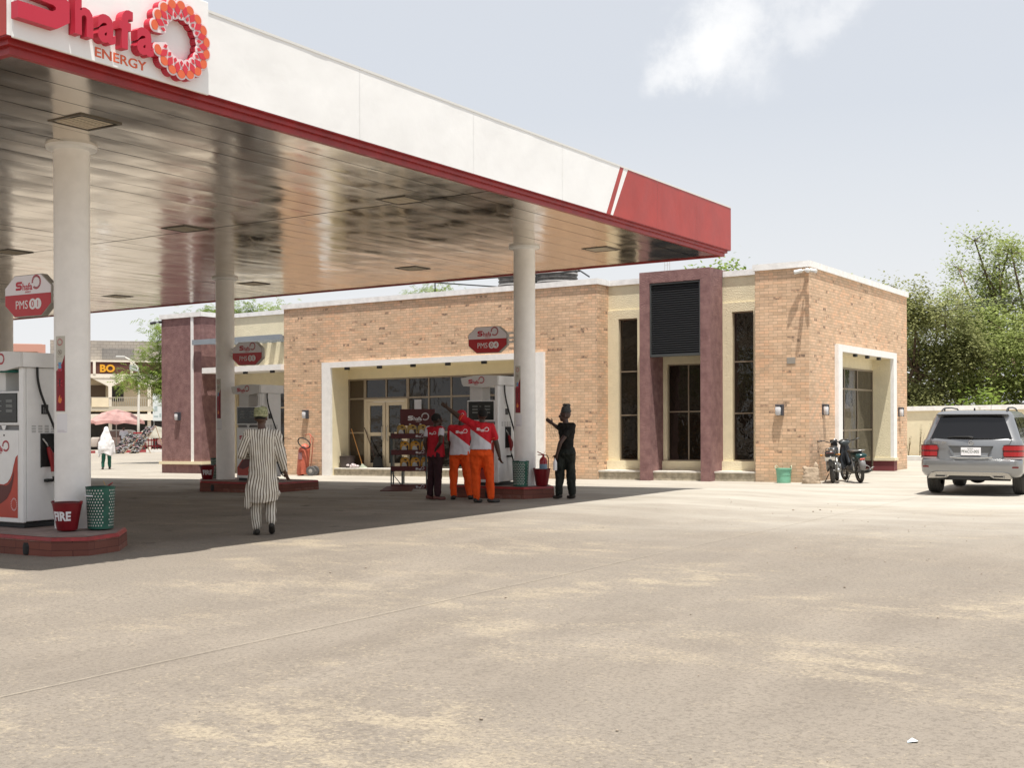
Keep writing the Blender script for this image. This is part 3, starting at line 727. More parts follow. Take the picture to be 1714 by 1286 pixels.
# white fascia, built of slightly bowed sheets butted end to end
mb = MB()
edges = [(CY0+.0, CY0+.0), (9.56, 9.56), (12.2,12.2), (14.8,14.8), (17.4,17.4), (18.936, 19.465)]
def sheet(e0, e1, mb, m=9):
    n = m; vs = []; fs = []
    for i in range(n+1):
        f = i/n
        for j in range(5):
            g_ = j/4; yb = e0[0]+(e1[0]-e0[0])*f; yt = e0[1]+(e1[1]-e0[1])*f; z = CZB+(CZT-CZB)*g_
            bow = .010*math.sin(math.pi*f)*math.sin(math.pi*g_)*noise.noise(Vector((yb*2, z, 5)))*2.4
            vs.append((CX+bow, yb+(yt-yb)*g_, z))
    for i in range(n):
        for j in range(4): fs.append((i*5+j, (i+1)*5+j, (i+1)*5+j+1, i*5+j+1))
    mb.add(vs, fs)
for a, b in zip(edges[:-1], edges[1:]): sheet((a[0]+.0015, a[1]+.0015), (b[0]-.0015, b[1]-.0015), mb)
sheet((19.092, 19.605), (19.183, 19.77), mb, 2)
cpart(mb, 'white_fascia', M_FWHITE, smooth=30)
mb = MB(); sheet((18.936, 19.465), (19.092, 19.605), mb, 2)
for a, b in (((19.183,19.77),(21.0,21.0)), ((21.003,21.003),(22.8,22.8)), ((22.803,22.803),(CY1,CY1))): sheet(a, b, mb)
mb.box(CXL+.002, CX, CY0-.004, CY0, CZB, CZT); mb.box(CXL+.002, CX, CY1, CY1+.004, CZB, CZT); mb.box(CXL-.002, CXL+.002, CY0, CY1, CZB, CZT)
cpart(mb, 'red_fascia', M_RED, smooth=30)
mb = MB(); mb.box(CXL, CX-.03, CY0+.02, CY1-.02, CZT-.06, CZT-.02)
mb.box(CX-.15, CX-.06, CY0+.01, CY1-.01, CZB+.03, CZT-.06)
mb.box(CX-.05, CX+.008, CY0, CY1, CZT, CZT+.03)
cpart(mb, 'roof_sheet', mat('roof_white', (.7,.7,.68), .5))
# red lower trim: underside lip and stepped moulding
mb = MB(); i_ = .10
def ring(mb, e, th, z0, z1):
    mb.box(CXL+e, CX-e, CY0+e, CY0+e+th, z0, z1); mb.box(CXL+e, CX-e, CY1-e-th, CY1-e, z0, z1)
    mb.box(CX-e-th, CX-e, CY0+e+th, CY1-e-th, z0, z1); mb.box(CXL+e, CXL+e+th, CY0+e+th, CY1-e-th, z0, z1)
ring(mb, .004, .13, CZB-.012, CZB+.02); ring(mb, .055, .10, CZB-.065, CZB-.0122); ring(mb, i_, .07, CZC-.012, CZB-.0652)
cpart(mb, 'red_trim', M_DRED)
# mirror-like metal ceiling strips with real waviness
mc = bpy.data.materials.new('ceiling_metal'); mc.use_nodes = True; t = mc.node_tree; b = t.nodes['Principled BSDF']
b.inputs['Metallic'].default_value = 1.0; b.inputs['Roughness'].default_value = .14; b.inputs['Base Color'].default_value = (.68,.615,.535,1)
co = N(t, 'ShaderNodeTexCoord'); mp = N(t, 'ShaderNodeMapping'); mp.inputs['Scale'].default_value = (1.15, .40, 1); t.links.new(co.outputs['Object'], mp.inputs[0])
nn = N(t, 'ShaderNodeTexNoise'); nn.inputs['Scale'].default_value = 1.0; nn.inputs['Detail'].default_value = 2.0; nn.inputs['Roughness'].default_value = .5; t.links.new(mp.outputs[0], nn.inputs['Vector'])
bp = N(t, 'ShaderNodeBump'); bp.inputs['Strength'].default_value = .34; bp.inputs['Distance'].default_value = .05; t.links.new(nn.outputs[0], bp.inputs['Height']); t.links.new(bp.outputs[0], b.inputs['Normal'])
n2 = N(t, 'ShaderNodeTexNoise'); n2.inputs['Scale'].default_value = 1.4; n2.inputs['Detail'].default_value = 6; t.links.new(co.outputs['Object'], n2.inputs['Vector'])
rr = N(t, 'ShaderNodeMapRange'); rr.inputs[1].default_value = .3; rr.inputs[2].default_value = .7; rr.inputs[3].default_value = .09; rr.inputs[4].default_value = .24; t.links.new(n2.outputs[0], rr.inputs[0]); t.links.new(rr.outputs[0], b.inputs['Roughness'])
mb = MB(); x = CX-.17; sw = .50; si = 0; rs = random.Random(3)
while x-sw > CXL+.1:
    for (ya, yb) in ((CY0+.16, 15.525), (15.56, CY1-.16)):
        ny = 26; tl = rs.uniform(-.004, .004); cr = rs.uniform(.0004, .0016); vs = []; fs = []; xl = x-sw+.013
        for j in range(ny+1):
            yy = ya+(yb-ya)*j/ny
            for i in range(5):
                f = i/4; xx = xl+(x-xl)*f
                z = CZC+.012+tl*(f-.5)*.6-cr*4*f*(1-f)+.0035*noise.noise(Vector((si*3.1, yy*1.1, f)))
                vs.append((xx, yy, z))
        for j in range(ny):
            for i in range(4): fs.append((j*5+i, j*5+i+1, (j+1)*5+i+1, (j+1)*5+i))
        mb.add(vs, fs)
    x -= sw; si += 1
ceil = cpart(mb, 'ceiling', mc, smooth=60)
mb = MB(); mb.box(CXL+.18, CX-.18, CY0+.16, CY1-.16, CZC+.05, CZC+.06); cpart(mb, 'ceiling_void', M_BLACK, ceil)
# columns
def column(x, y):
    mb = MB(); z0 = -.1; mb.cyl((x, y, z0), .2165, CZC+.03-z0, 40); c_ = cpart(mb, 'column', M_COL, smooth=40)
    mb = MB(); mb.lathe([(.21, CZC-.05), (.305, CZC-.030), (.312, CZC+.004), (.312, CZC+.03)], (x, y, 0), 32); cpart(mb, 'collar', M_PWHITE, c_, smooth=40)
for x, y in ((-12.844,10.039), (-12.844,20.854), (-21.19,20.886), (-21.19,10.039), (-29.54,20.886), (-29.54,10.039), (-37.9,20.886), (-37.9,10.039)): column(x, y)
# ceiling lights
M_GRID = mat('lamp_grid', (.60,.52,.40), .5); M_LFRAME = mat('lamp_frame', (.02,.017,.012), .5); M_LTRIM = mat('lamp_trim', (.10,.085,.065), .4, metal=.3)  # dark trim and backing carry the recess shadow round the grille in their colour
def ceiling_light(x, y, lab, first=[None]):
    z = CZC+plane_z(x)-gz(x, y)
    if first[0] is None:
        r = thing('ceiling_light', lab, 'ceiling light', (x, y, z), 0, 'recessed lights in the canopy ceiling')
        mb = MB()
        for e, a, b_ in ((.30,.285,0),): pass
        mb.box(-.29,.29,-.29,-.265,.0,.02); mb.box(-.29,.29,.265,.29,.0,.02); mb.box(-.29,-.265,-.265,.265,.0,.02); mb.box(.265,.29,-.265,.265,.0,.02); mb.build('frame', M_LTRIM, r)
        mb = MB(); mb.box(-.265,.265,-.265,.265,.0115,.0125); mb.build('backing', M_LFRAME, r)
        mb = MB()
        for k in range(9): mb.box(-.215,.215,-.20+k*.05-.014,-.20+k*.05+.014,.003,.008)
        for k in range(4): mb.box(-.215+k*.1433-.010,-.215+k*.1433+.010,-.214,.214,.0005,.0028)
        mb.build('grille', M_GRID, r); first[0] = r
    else:
        r = copy_tree(first[0]); r.location = (x, y, z); r['label'] = lab; ROOTED.append(r)
for i, (x, y, lab) in enumerate(((-11.7,9.33,'square ceiling light nearest the camera above the left column'), (-11.72,15.36,'square ceiling light beside the dark ceiling seam, in front of the fascia edge'),
        (-11.75,22.05,'square ceiling light near the red corner of the canopy'), (-16.5,15.30,'square ceiling light on the dark seam left of centre'), (-16.6,22.15,'square ceiling light between the two far columns'),
        (-21.45,22.1,'square ceiling light just beyond the second column'), (-26.3,22.0,'square ceiling light farthest left along the back edge of the ceiling'), (-21.36,15.27,'square ceiling light at the left edge of the picture by the seam'),
        (-16.5,9.33,'square ceiling light on the near row beyond the left edge'))):
    ceiling_light(x, y, lab)
# ---- the big sign on the fascia
r = thing('fascia_sign', 'raised red lettering and ring emblem on a white panel on the canopy fascia', 'sign', (CX, 8.35, 5.16), 0)
r.location.z = 5.16+plane_z(CX)-gz(CX, 8.35)
def fp(y, z): return (0.0, y-8.35, z-5.16)
mb = MB(); mb.bbox(.013, .045, 7.12-8.35, 9.56-8.35, .012, 1.03, .006); mb.build('sign_panel', M_FWHITE, r)
U, V, NN = (0,1,0), (0,0,1), (1,0,0)
mb = MB(); put(mb, stroke_geo([(x*.57, y*.60) for x, y in S_PTS], .155, .10), (.045, 7.17, 5.335-5.16+.0) if False else (.045, 7.10-8.35, .17), U, V, NN)
mb.build('letter_s', M_LRED, r)
off = 7.72-8.35
for ch, wd in (('h', .285), ('a', .27), ('f', .215), ('a', .25)):
    mb = MB(); put(mb, text_geo(ch, .52, .10, bold=.020, wide=.90), (.045, off, .215 if ch != 'h' else .215), U, V, NN); mb.build('letter', M_LRED, r); off += wd
mb = MB(); put(mb, text_geo('ENERGY', .135, .006, bold=.001, wide=1.30), (.045, 8.03-8.35, .065), U, V, NN); mb.build('energy_lettering', M_LORANGE, r)
# ring emblem: scalloped red body, pale face, orange and red cells
RC = (9.075-8.35, 5.640-5.16); RO = .415; RI = .218; n = 18
def skip(a): a %= 2*math.pi; return 3.05 < a < 3.60
bd = MB(); face = MB(); co_ = MB(); cr_ = MB()
def petal(a, r0, r1, hw0, hw1, k=10):
    pts = []
    for i in range(k+1):
        t_ = math.pi*i/k; pts.append((r1-hw1*.9+math.sin(t_)*hw1*.9, math.cos(t_)*hw1))
    pts += [(r0, -hw0), (r0-.008, 0), (r0, hw0)]
    ca, sa = math.cos(a), math.sin(a)
    return [(p*ca-q*sa, p*sa+q*ca) for p, q in pts]
for k in range(n):
    a = 2*math.pi*(k+.5)/n
    if skip(a): continue
    O_ = Vector((.045, RC[0], RC[1]))
    put(bd, poly_geo(petal(a, RI, RO+.012, .034, .076), .085+.0006*(k % 3)), O_, U, V, NN)
    put(face, poly_geo(petal(a, RI-.004, RO+.010, .034, .074), .006+.0008*(k % 3)), O_+Vector((.086,0,0)), U, V, NN)
    put(co_, poly_geo(petal(a, RO-.088, RO-.006, .040, .054), .004), O_+Vector((.0955,0,0)), U, V, NN)
    a2 = a+math.pi/n
    def dia(a, r0, rm, r1, h): ca, sa = math.cos(a), math.sin(a); return [(p*ca-q*sa, p*sa+q*ca) for p, q in ((r0,0),(rm,h),(r1,0),(rm,-h))]
    if not skip(a2): put(cr_, poly_geo(dia(a2, RI+.028, RI+.085, RO-.042, .040), .004), O_+Vector((.0975,0,0)), U, V, NN)
    put(cr_, poly_geo(dia(a, RI+.002, RI+.030, RI+.068, .022), .004), O_+Vector((.0990,0,0)), U, V, NN)
e = bd.build('emblem_body', M_LRED, r); face.build('emblem_face', M_LPINK, e); co_.build('orange_cells', M_LORANGE, e); cr_.build('red_cells', mat('logo_cell_red', (.62,.03,.05), .45), e)

# ------------------------------------------------------------------ pump islands
def island(pts, label, hole, c, chip=0.):
    r = thing('pump_island', label, 'kerb island', (c[0], c[1], 0), 0, 'raised painted pump islands')
    L = [(x-c[0], y-c[1]) for x, y in pts]
    cx = sum(p[0] for p in L)/len(L); cy = sum(p[1] for p in L)/len(L)
    def inset(d): return [(cx+(x-cx)*(1-d/max(.1, math.hypot(x-cx, y-cy))), cy+(y-cy)*(1-d/max(.1, math.hypot(x-cx, y-cy)))) for x, y in L]
    A, B_ = L, inset(.03); n = len(L)
    mb = MB(); vs = [(x, y, -.06) for x, y in A]+[(x, y, .195) for x, y in inset(.012)]
    mb.add(vs, [(i, (i+1) % n, n+(i+1) % n, n+i) for i in range(n)]+[tuple(range(n, 2*n))]); mb.build('island_side', M_ISL, r)
    mb = MB(); vs = [(x, y, .196) for x, y in inset(.004)]+[(x, y, .236) for x, y in B_]+[(x, y, .237) for x, y in inset(.10)]
    mb.add(vs, [(i, (i+1) % n, n+(i+1) % n, n+i) for i in range(n)]+[(n+i, n+(i+1) % n, 2*n+(i+1) % n, 2*n+i) for i in range(n)]+[tuple(range(n))[::-1]]); mb.build('painted_edge', M_ISLR, r)
    mb = MB(); mb.add([(x, y, .239) for x, y in inset(.06)], [tuple(range(n))]); mb.build('island_top', M_ISLT, r)
    hx, hy = hole[0]-c[0], hole[1]-c[1]
    mb = MB(); mb.loft([((hx, hy-.002, .02), .045, .02), ((hx, hy-.002, .06), .055, .02), ((hx, hy-.002, .12), .055, .02), ((hx, hy-.002, .16), .035, .02)], 14); mb.build('drain_hole', M_BLACK, r)
    return r
island([(-16.2,9.05), (-11.95,9.05), (-11.64,9.32), (-11.76,9.86), (-12.28,10.42), (-16.2,10.42)], 'dark red pump island nearest the camera at the left edge', (-12.42, 9.055), (-13.9,9.85))
island([(-14.22,20.25), (-12.50,20.25), (-12.20,20.92), (-12.62,21.45), (-14.22,21.45)], 'chipped red pump island with a round hole, in front of the shop entrance', (-13.35,20.255), (-13.2,21.1))
island([(-21.15,20.03), (-19.0,20.03), (-19.0,21.7), (-21.6,21.75), (-21.97,21.1), (-21.97,20.80)], 'dark red pump island behind the man in the striped gown', (-20.75,20.04), (-20.4,20.9))
mb = MB()
# chipped plaster on the middle island
def chip(c, pts_n, rad, seed, r_):
    rs = random.Random(seed); P = []
    for k in range(pts_n): a = 2*math.pi*k/pts_n; q = rad*(.55+.6*rs.random()); P.append((q*math.cos(a), q*math.sin(a)*.8))
    return P
# ------------------------------------------------------------------ fuel pumps
def swoosh_pts(): return [(0,.34),(.70,.34),(.70,1.13),(.655,1.10),(.61,1.0),(.575,.90),(.53,.83),(.47,.78),(.39,.755),(.28,.76),(.19,.72),(.10,.63),(0,.52)]
def pump():
    r = empty('fuel_pump')
    W, D = .74, .68
    mb = MB(); mb.box(-W+.03, -.03, .04, D-.04, 0, .055); mb.build('base_frame', M_DARK, r)
    mb = MB(); mb.bbox(-W, -.082, .0, .60, .06, 1.46, .008); cab = mb.build('cabinet', M_PWHITE, r)
    mb = MB(); mb.add([(-W+.02+x*.89, -.0025, z*1-.22) for x, z in swoosh_pts()], [tuple(range(13))]); mb.build('red_swoosh', mat('swoosh_red', (.50,.055,.035), .35, var=.15, vscale=2), cab)
    mb = MB(); P = [(.05,.52),(.15,.64),(.26,.745),(.36,.745),(.44,.74),(.50,.76),(.56,.82),(.62,.93),(.60,.80),(.55,.68),(.46,.58),(.34,.52),(.2,.48)]
    mb.add([(-W+.02+x*.89, -.0045, z-.22) for x, z in P], [tuple(range(13))]); mb.build('dark_swoosh', mat('swoosh_dark', (.11,.012,.014), .35), cab)
    mb = MB(); put(mb, stroke_geo([(-W+.02+x*.89, z-.22) for x, z in [(0,.525),(.10,.635),(.19,.725),(.28,.765),(.39,.76),(.47,.785),(.53,.835),(.575,.905),(.61,1.005),(.655,1.105),(.70,1.135)]], .012, .001), (0,-.006,0), (1,0,0), (0,0,1), (0,-1,0)); mb.build('white_line', M_PWHITE, cab)
    mb = MB(); logo_small(mb, (-W+.09, -.002, 1.19), (1,0,0), (0,0,1), (0,-1,0), .38); mb.build('logo', M_LRED, cab)
    mb = MB()
    for k in range(18): a = 2*math.pi*k/18; put(mb, stroke_geo([(math.cos(a)*.048, math.sin(a)*.062), (math.cos(a)*.064, math.sin(a)*.082)], .008, .001), (-.17, -.005, .29), (1,0,0), (0,0,1), (0,-1,0))
    mb.build('pale_ring', M_LPINK, cab)
    mb = MB(); mb.cyl((-W/2, -.004, 1.395), .012, .006, 12, ax='y'); mb.build('lock', M_DARK, cab)
    # display head
    mb = MB(); mb.bbox(-W-.005, -.084, .0, .42, 1.52, 1.95, .012); hd = mb.build('display_head', M_PWHITE, r)
    mb = MB(); mb.bbox(-W+.03, -.10, -.012, .004, 1.555, 1.925, .006); sc_ = mb.build('display_panel', M_SCREEN, hd)
    mb = MB()
    for row in range(3):
        z = 1.685+row*.062
        for x in (-W+.13, -.31): mb.box(x, x+.13, -.016, -.0122, z, z+.036)
        mb.box(-.435+.0, -.395, -.016, -.0122, z+.010, z+.024)
    mb.build('readout', M_LCD, sc_)
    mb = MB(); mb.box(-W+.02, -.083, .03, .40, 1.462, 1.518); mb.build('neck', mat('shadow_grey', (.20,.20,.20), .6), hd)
    mb = MB(); mb.add([(-.42,-.004,1.52), (-.32,-.004,1.52), (-.35,-.004,1.462), (-.39,-.004,1.462)], [(0,1,2,3)]); mb.build('badge', M_PWHITE, hd)
    # upper panel, hose pillar
    mb = MB(); mb.bbox(-W+.02, -.42, .06, .36, 1.95, 2.245, .006); mb.build('upper_panel', M_PGREY, r)
    mb = MB(); mb.bbox(-.08, 0, 0, .055, .06, 2.245, .010); mb.bbox(-.078, 0, .058, D, .075, 2.245, .006); pil = mb.build('hose_pillar', M_PWHITE, r)
    mb = MB()
    for a in range(5):
        for c_ in range(5): mb.box(-.001, .0025, .13+a*.095, .13+a*.095+.060, 1.430+c_*.020, 1.436+c_*.020)
    mb.build('vent_slots', mat('slot_grey', (.16,.16,.16), .6), pil)
    mb = MB(); mb.bbox(-.01, .012, .27, .37, 1.66, 1.78, .004); kp = mb.build('keypad', M_BLACK, pil)
    mb = MB()
    for a in range(3):
        for c_ in range(4): mb.box(.0122, .0142, .290+a*.024, .304+a*.024, 1.675+c_*.02, 1.687+c_*.02)
    mb.build('keys', mat('key_grey', (.30,.30,.30), .5), kp)
    mb = MB(); mb.box(-.03, .002, .26, .46, .99, 1.41); mb.build('nozzle_boot', M_BLACK, pil)
    mb = MB(); mb.box(.0022, .012, .255, .27, .985, 1.415); mb.box(.0022, .012, .45, .465, .985, 1.415); mb.box(.0022, .012, .27, .45, 1.40, 1.415); mb.build('boot_rim', M_DARK, pil)
    # header, drooping a little at its left end
    mb = MB(); P = [(-W-.13,2.40),(-W-.10,2.28),(-W-.06,2.235),(-.30,2.205),(-.05,2.245),(.02,2.25),(.02,2.43),(-.25,2.45),(-.55,2.445)]
    mb.prism(P, 'y', -.045, D+.05); hdp = mb.build('header', M_PGREY, r)
    mb = MB(); mb.prism([(-.01,2.249),(D+.06,2.249),(D+.06,2.432),(-.01,2.432)], 'x', .0202, .035); mb.build('header_end', M_PWHITE, hdp)
    mb = MB(); logo_small(mb, (-W+.06, -.047, 2.285), (1,0,0), (0,0,1), (0,-1,0), .38); mb.build('logo', M_LRED, hdp)
    # hose and nozzle
    hp = [(.035,.19,2.25), (.04,.19,2.12), (.05,.22,1.95), (.06,.31,1.72), (.07,.43,1.45), (.08,.55,1.22), (.10,.66,.98), (.11,.72,.72), (.12,.73,.50), (.12,.68,.36), (.11,.60,.36), (.10,.53,.50), (.08,.46,.68), (.07,.42,.80), (.06,.40,.87)]
    sm = []
    for i in range(len(hp)-1):
        p0, p1, p2, p3 = [Vector(hp[min(max(i+k, 0), len(hp)-1)]) for k in (-1,0,1,2)]
        for s_ in range(4):
            q = s_/4; sm.append(.5*((2*p1)+(-p0+p2)*q+(2*p0-5*p1+4*p2-p3)*q*q+(-p0+3*p1-3*p2+p3)*q**3))
    sm.append(Vector(hp[-1]))
    mb = MB(); mb.tube(sm, .0155, 10); mb.build('hose', M_BLACK, r, smooth=True)
    mb = MB(); mb.tube([(.06,.40,.86), (.05,.40,.93)], [.014,.02], 10); mb.build('swivel', M_STEEL, r)
    mb = MB(); mb.tube([(.05,.40,.93), (.05,.395,1.02), (.045,.385,1.10), (.04,.37,1.17), (.03,.35,1.24)], [.022,.026,.034,.034,.022], 12); mb.tube([(.05,.42,1.15), (.055,.45,1.11), (.055,.455,1.03), (.05,.43,.98)], .011, 8); mb.bbox(.025,.065,.37,.43,1.12,1.17,.01)
    noz = mb.build('nozzle', mat('nozzle_red', (.33,.02,.025), .45), r, smooth=40)
    mb = MB(); mb.tube([(.03,.35,1.23), (.02,.33,1.29), (.0,.30,1.34), (-.02,.28,1.36)], .012, 8); mb.build('spout', M_STEEL, noz, smooth=True)
    mb = MB(); mb.bbox(.0, .07, .30, .40, .80, .84, .008); mb.build('hose_hook', M_BLACK, pil)
    keep = ('base_frame', 'red_swoosh', 'dark_swoosh', 'white_line', 'pale_ring')
    def drop(o):
        if o.type == 'MESH' and o.name.split('.')[0] not in keep:
            for v in o.data.vertices:
                if v.co.z > .30: v.co.z -= .24
        for c in o.children: drop(c)
    drop(r)
    return r
IT = .239
PU = pump(); GP = 'white fuel pumps on the islands'
def place_pump(o, x, y, lab):
    o.location = (x, y, IT); tag(o, lab, 'fuel pump', GP)
p2_, p3_ = copy_tree(PU), copy_tree(PU)
place_pump(PU, -13.27, 9.63, 'white fuel pump with red nozzle cut off by the left edge of the picture')
place_pump(p2_, -19.70, 20.50, 'white fuel pump half hidden behind the man in the striped gown')
place_pump(p3_, -13.22, 20.45, 'white fuel pump in front of the three attendants in red shirts')
mb = MB(); r = thing('folded_cloth', 'dark green cloth lying on the display head of the left fuel pump', 'cloth', (-13.60, 9.72, IT+1.952))
mb.loft([((0,0,0), .16, .11, .6), ((0,0,.012), .165, .115, .6), ((.02,0,.03), .12, .09, .6), ((.04,0,.04), .06, .05, .6)], 20); mb.build('cloth_fold', mat('green_cloth', (.02,.14,.11), .9, var=.2), r, smooth=True)

# ------------------------------------------------------------------ pump number signs
def num_sign(x, y, num, arm, lab, gray=0):
    r = thing('pump_number_sign', lab, 'sign', (x, y, 3.19), 0, 'octagonal pump number signs on the columns')
    hw, hh, cx, cy = .47, .27, .20, .155
    O8 = [(-hw+cx,-hh),(hw-cx,-hh),(hw,-hh+cy),(hw,hh-cy),(hw-cx,hh),(-hw+cx,hh),(-hw,hh-cy),(-hw,-hh+cy)]
    mb = MB(); mb.prism(O8, 'y', -.045, .045); mb.build('sign_box', mat('sign_edge', (.42,.40,.36), .5, metal=.3), r)
    T = [(-hw+.01,0.02),(hw-.01,.02),(hw-.01,hh-cy-.005),(hw-cx-.005,hh-.01),(-hw+cx+.005,hh-.01),(-hw+.01,hh-cy-.005)]
    B_ = [(-hw+.01,0.018),(-hw+.01,-hh+cy+.005),(-hw+cx+.005,-hh+.01),(hw-cx-.005,-hh+.01),(hw-.01,-hh+cy+.005),(hw-.01,.018)]
    mb = MB(); mb.prism(T, 'y', -.050, -.0452); tp = mb.build('white_face', M_SWHITE, r)
    mb = MB(); mb.prism(B_, 'y', -.050, -.0452); bt = mb.build('red_face', M_SRED, r)
    mb = MB(); logo_small(mb, (-.24, -.0502, .075), (1,0,0), (0,0,1), (0,-1,0), .50, .002); mb.build('logo', M_LRED, tp)
    mb = MB(); put(mb, text_geo('PMS', .155, .002, wide=.95), (-.25,-.0502,-.165), (1,0,0), (0,0,1), (0,-1,0)); mb.build('lettering', M_PAPER, bt)
    mb = MB()
    for dx, dy_ in ((.10, .0), (.205, .0007)): mb.tube([(dx, -.0503-dy_, -.11), (dx, -.0515-dy_, -.11)], .070, 28)
    d_ = mb.build('number_discs', M_PAPER, bt)
    mb = MB()
    for dx, ch in ((.10, num[0]), (.205, num[1])): put(mb, text_geo(ch, .125, .0015, wide=.95, align='CENTER'), (dx,-.0525,-.152), (1,0,0), (0,0,1), (0,-1,0))
    mb.build('number', M_SRED, d_)
    mb = MB()
    for z in (.12, -.06, .02): mb.box(*(sorted((arm*(hw-.12), arm*(hw+(.14 if arm > 0 else .09))))), -.02, .02, z-.02, z+.02)
    mb.build('bracket', M_PWHITE, r)
num_sign(-13.655, 10.04, '01', 1, 'octagonal red and white sign numbered 01 beside the large left column')
num_sign(-13.70, 20.85, '04', 1, 'octagonal red and white sign numbered 04 above the three attendants')
num_sign(-20.43, 20.88, '05', -1, 'octagonal red and white sign numbered 05 above the man in the striped gown')

# ------------------------------------------------------------------ stickers on the columns
M_STBG = mat('sticker_cream', (.56,.54,.47), .5); M_STRED = mat('sticker_crimson', (.25,.008,.020), .4); M_STINK = mat('sticker_ink', (.22,.16,.13), .6)
M_ICR = mat('icon_red', (.55,.03,.05), .5); M_ICB = mat('icon_blue', (.15,.33,.55), .5); M_ICO = mat('icon_orange', (.75,.22,.06), .5); M_ICD = mat('icon_dark', (.04,.02,.03), .5)
def sticker(cx, cy, ang, lab, labp):
    # wraps the column: local u = arc length, radius just proud of the paint
    r = thing('safety_sticker', lab, 'sticker', (cx, cy, 0), ang, 'tall safety stickers on the columns')
    RR = .2165
    def onc(geo, mb, u0, z0, lift):
        vs = []
        for a, b, c_ in geo[0]:
            u = u0+a; th = -math.pi/2+u/RR; rr = RR+lift+c_; vs.append((rr*math.cos(th), rr*math.sin(th), z0+b))
        mb.add(vs, geo[1])
    def rect(w_, h_, n=6, d=.0004):
        vs = []; fs = []
        for i in range(n+1):
            for j in (0, 1): vs.append((-w_/2+w_*i/n, h_*j, 0))
        fs = [(2*i, 2*i+2, 2*i+3, 2*i+1) for i in range(n)]; return vs, fs
    mb = MB(); onc(rect(.145, .94), mb, 0, 1.68, .0012); bgp = mb.build('sticker_sheet', M_STBG, r, smooth=True)
    mb = MB(); n = 10; vs = []; fs = []
    for i in range(n+1): f = i/n; vs += [(-.0685+.137*f, 0, 0), (-.0685+.137*f, .50+.20*f**2.4, 0)]
    fs = [(2*i, 2*i+2, 2*i+3, 2*i+1) for i in range(n)]
    onc((vs, fs), mb, 0, 1.69, .0020); rd = mb.build('red_field', M_STRED, bgp, smooth=True)
    def ring_(u, z, ra, rb, nseg, wd, m, nm, par, lift=.003):
        mb = MB()
        for k in range(nseg): a = 2*math.pi*k/nseg; onc(stroke_geo([(math.cos(a)*ra, math.sin(a)*ra), (math.cos(a)*rb, math.sin(a)*rb)], wd, .0005), mb, u, z, lift)
        return mb.build(nm, m, par)
    ring_(0, 2.545, .030, .043, 20, .006, M_LRED, 'emblem_ring', bgp)
    mb = MB(); a_ = [(math.cos(2*math.pi*k/18)*.030, math.sin(2*math.pi*k/18)*.030) for k in range(18)]
    onc(stroke_geo(a_, .004, .0005, True), mb, 0, 2.42, .003); onc(stroke_geo([(-.02,.02),(.02,-.02)], .005, .0005), mb, 0, 2.42, .0032); onc(stroke_geo([(-.004,-.016),(.0,.004),(.012,.02)], .006, .0005), mb, 0, 2.42, .0034)
    onc(stroke_geo([(-.035,0),(.035,0)], .004, .0005), mb, 0, 2.365, .003); mb.build('no_smoking_icon', M_STINK, bgp)
    def cross(z, s_, m=M_ICR, par=rd):
        mb = MB(); onc(stroke_geo([(-s_,-s_),(s_,s_)], .009, .0005), mb, 0, z, .0046); onc(stroke_geo([(-s_,s_),(s_,-s_)], .009, .0005), mb, 0, z, .0050); mb.build('red_cross', m, par)
    mb = MB(); onc(rect(.046,.11), mb, 0, 2.185, .0030); mb.build('phone_icon', M_ICB, bgp); cross(2.235, .036, par=bgp)
    mb = MB(); onc(rect(.040,.03), mb, 0, 2.185, .0036); mb.build('phone_base', M_ICR, bgp)
    mb = MB(); onc(poly_geo([(-.007,-.045),(.007,-.045),(.010,.0),(.004,.05),(-.004,.05),(-.010,.0)], .0005), mb, 0, 2.045, .0034); mb.build('match_icon', M_ICD, rd); cross(2.035, .036)
    mb = MB(); onc(poly_geo([(-.03,-.03),(-.012,-.055),(.015,-.055),(.032,-.02),(.022,.012),(.008,.0),(.004,.05),(-.014,.02),(-.022,.0)], .0005), mb, 0, 1.845, .0034); mb.build('flame_icon', M_ICO, rd); cross(1.835, .034)
    r2 = thing('paper_notice', labp, 'notice', (cx, cy, 0), ang+.10, 'white paper notices on the columns')
    mb = MB(); onc(rect(.150,.235), mb, 0, 1.42, .0012); pg_ = mb.build('paper_sheet', M_PAPER, r2, smooth=True)
    mb = MB(); onc(rect(.10,.004), mb, -.01, 1.447, .002); onc(rect(.13,.003), mb, 0, 1.432, .002); mb.build('print_line', mat('faint_ink', (.45,.35,.38), .7), pg_)
sticker(-12.844, 10.039, R(10), 'tall cream and crimson safety sticker on the large left column', 'white paper notice below the safety sticker on the large left column')
sticker(-12.844, 20.854, R(-10), 'tall cream and crimson safety sticker on the column by the entrance', 'white paper notice below the safety sticker on the column by the entrance')
sticker(-21.19, 20.886, R(-2), 'tall cream and crimson safety sticker on the column behind the striped man', 'white paper notice below the safety sticker on the column behind the striped man')

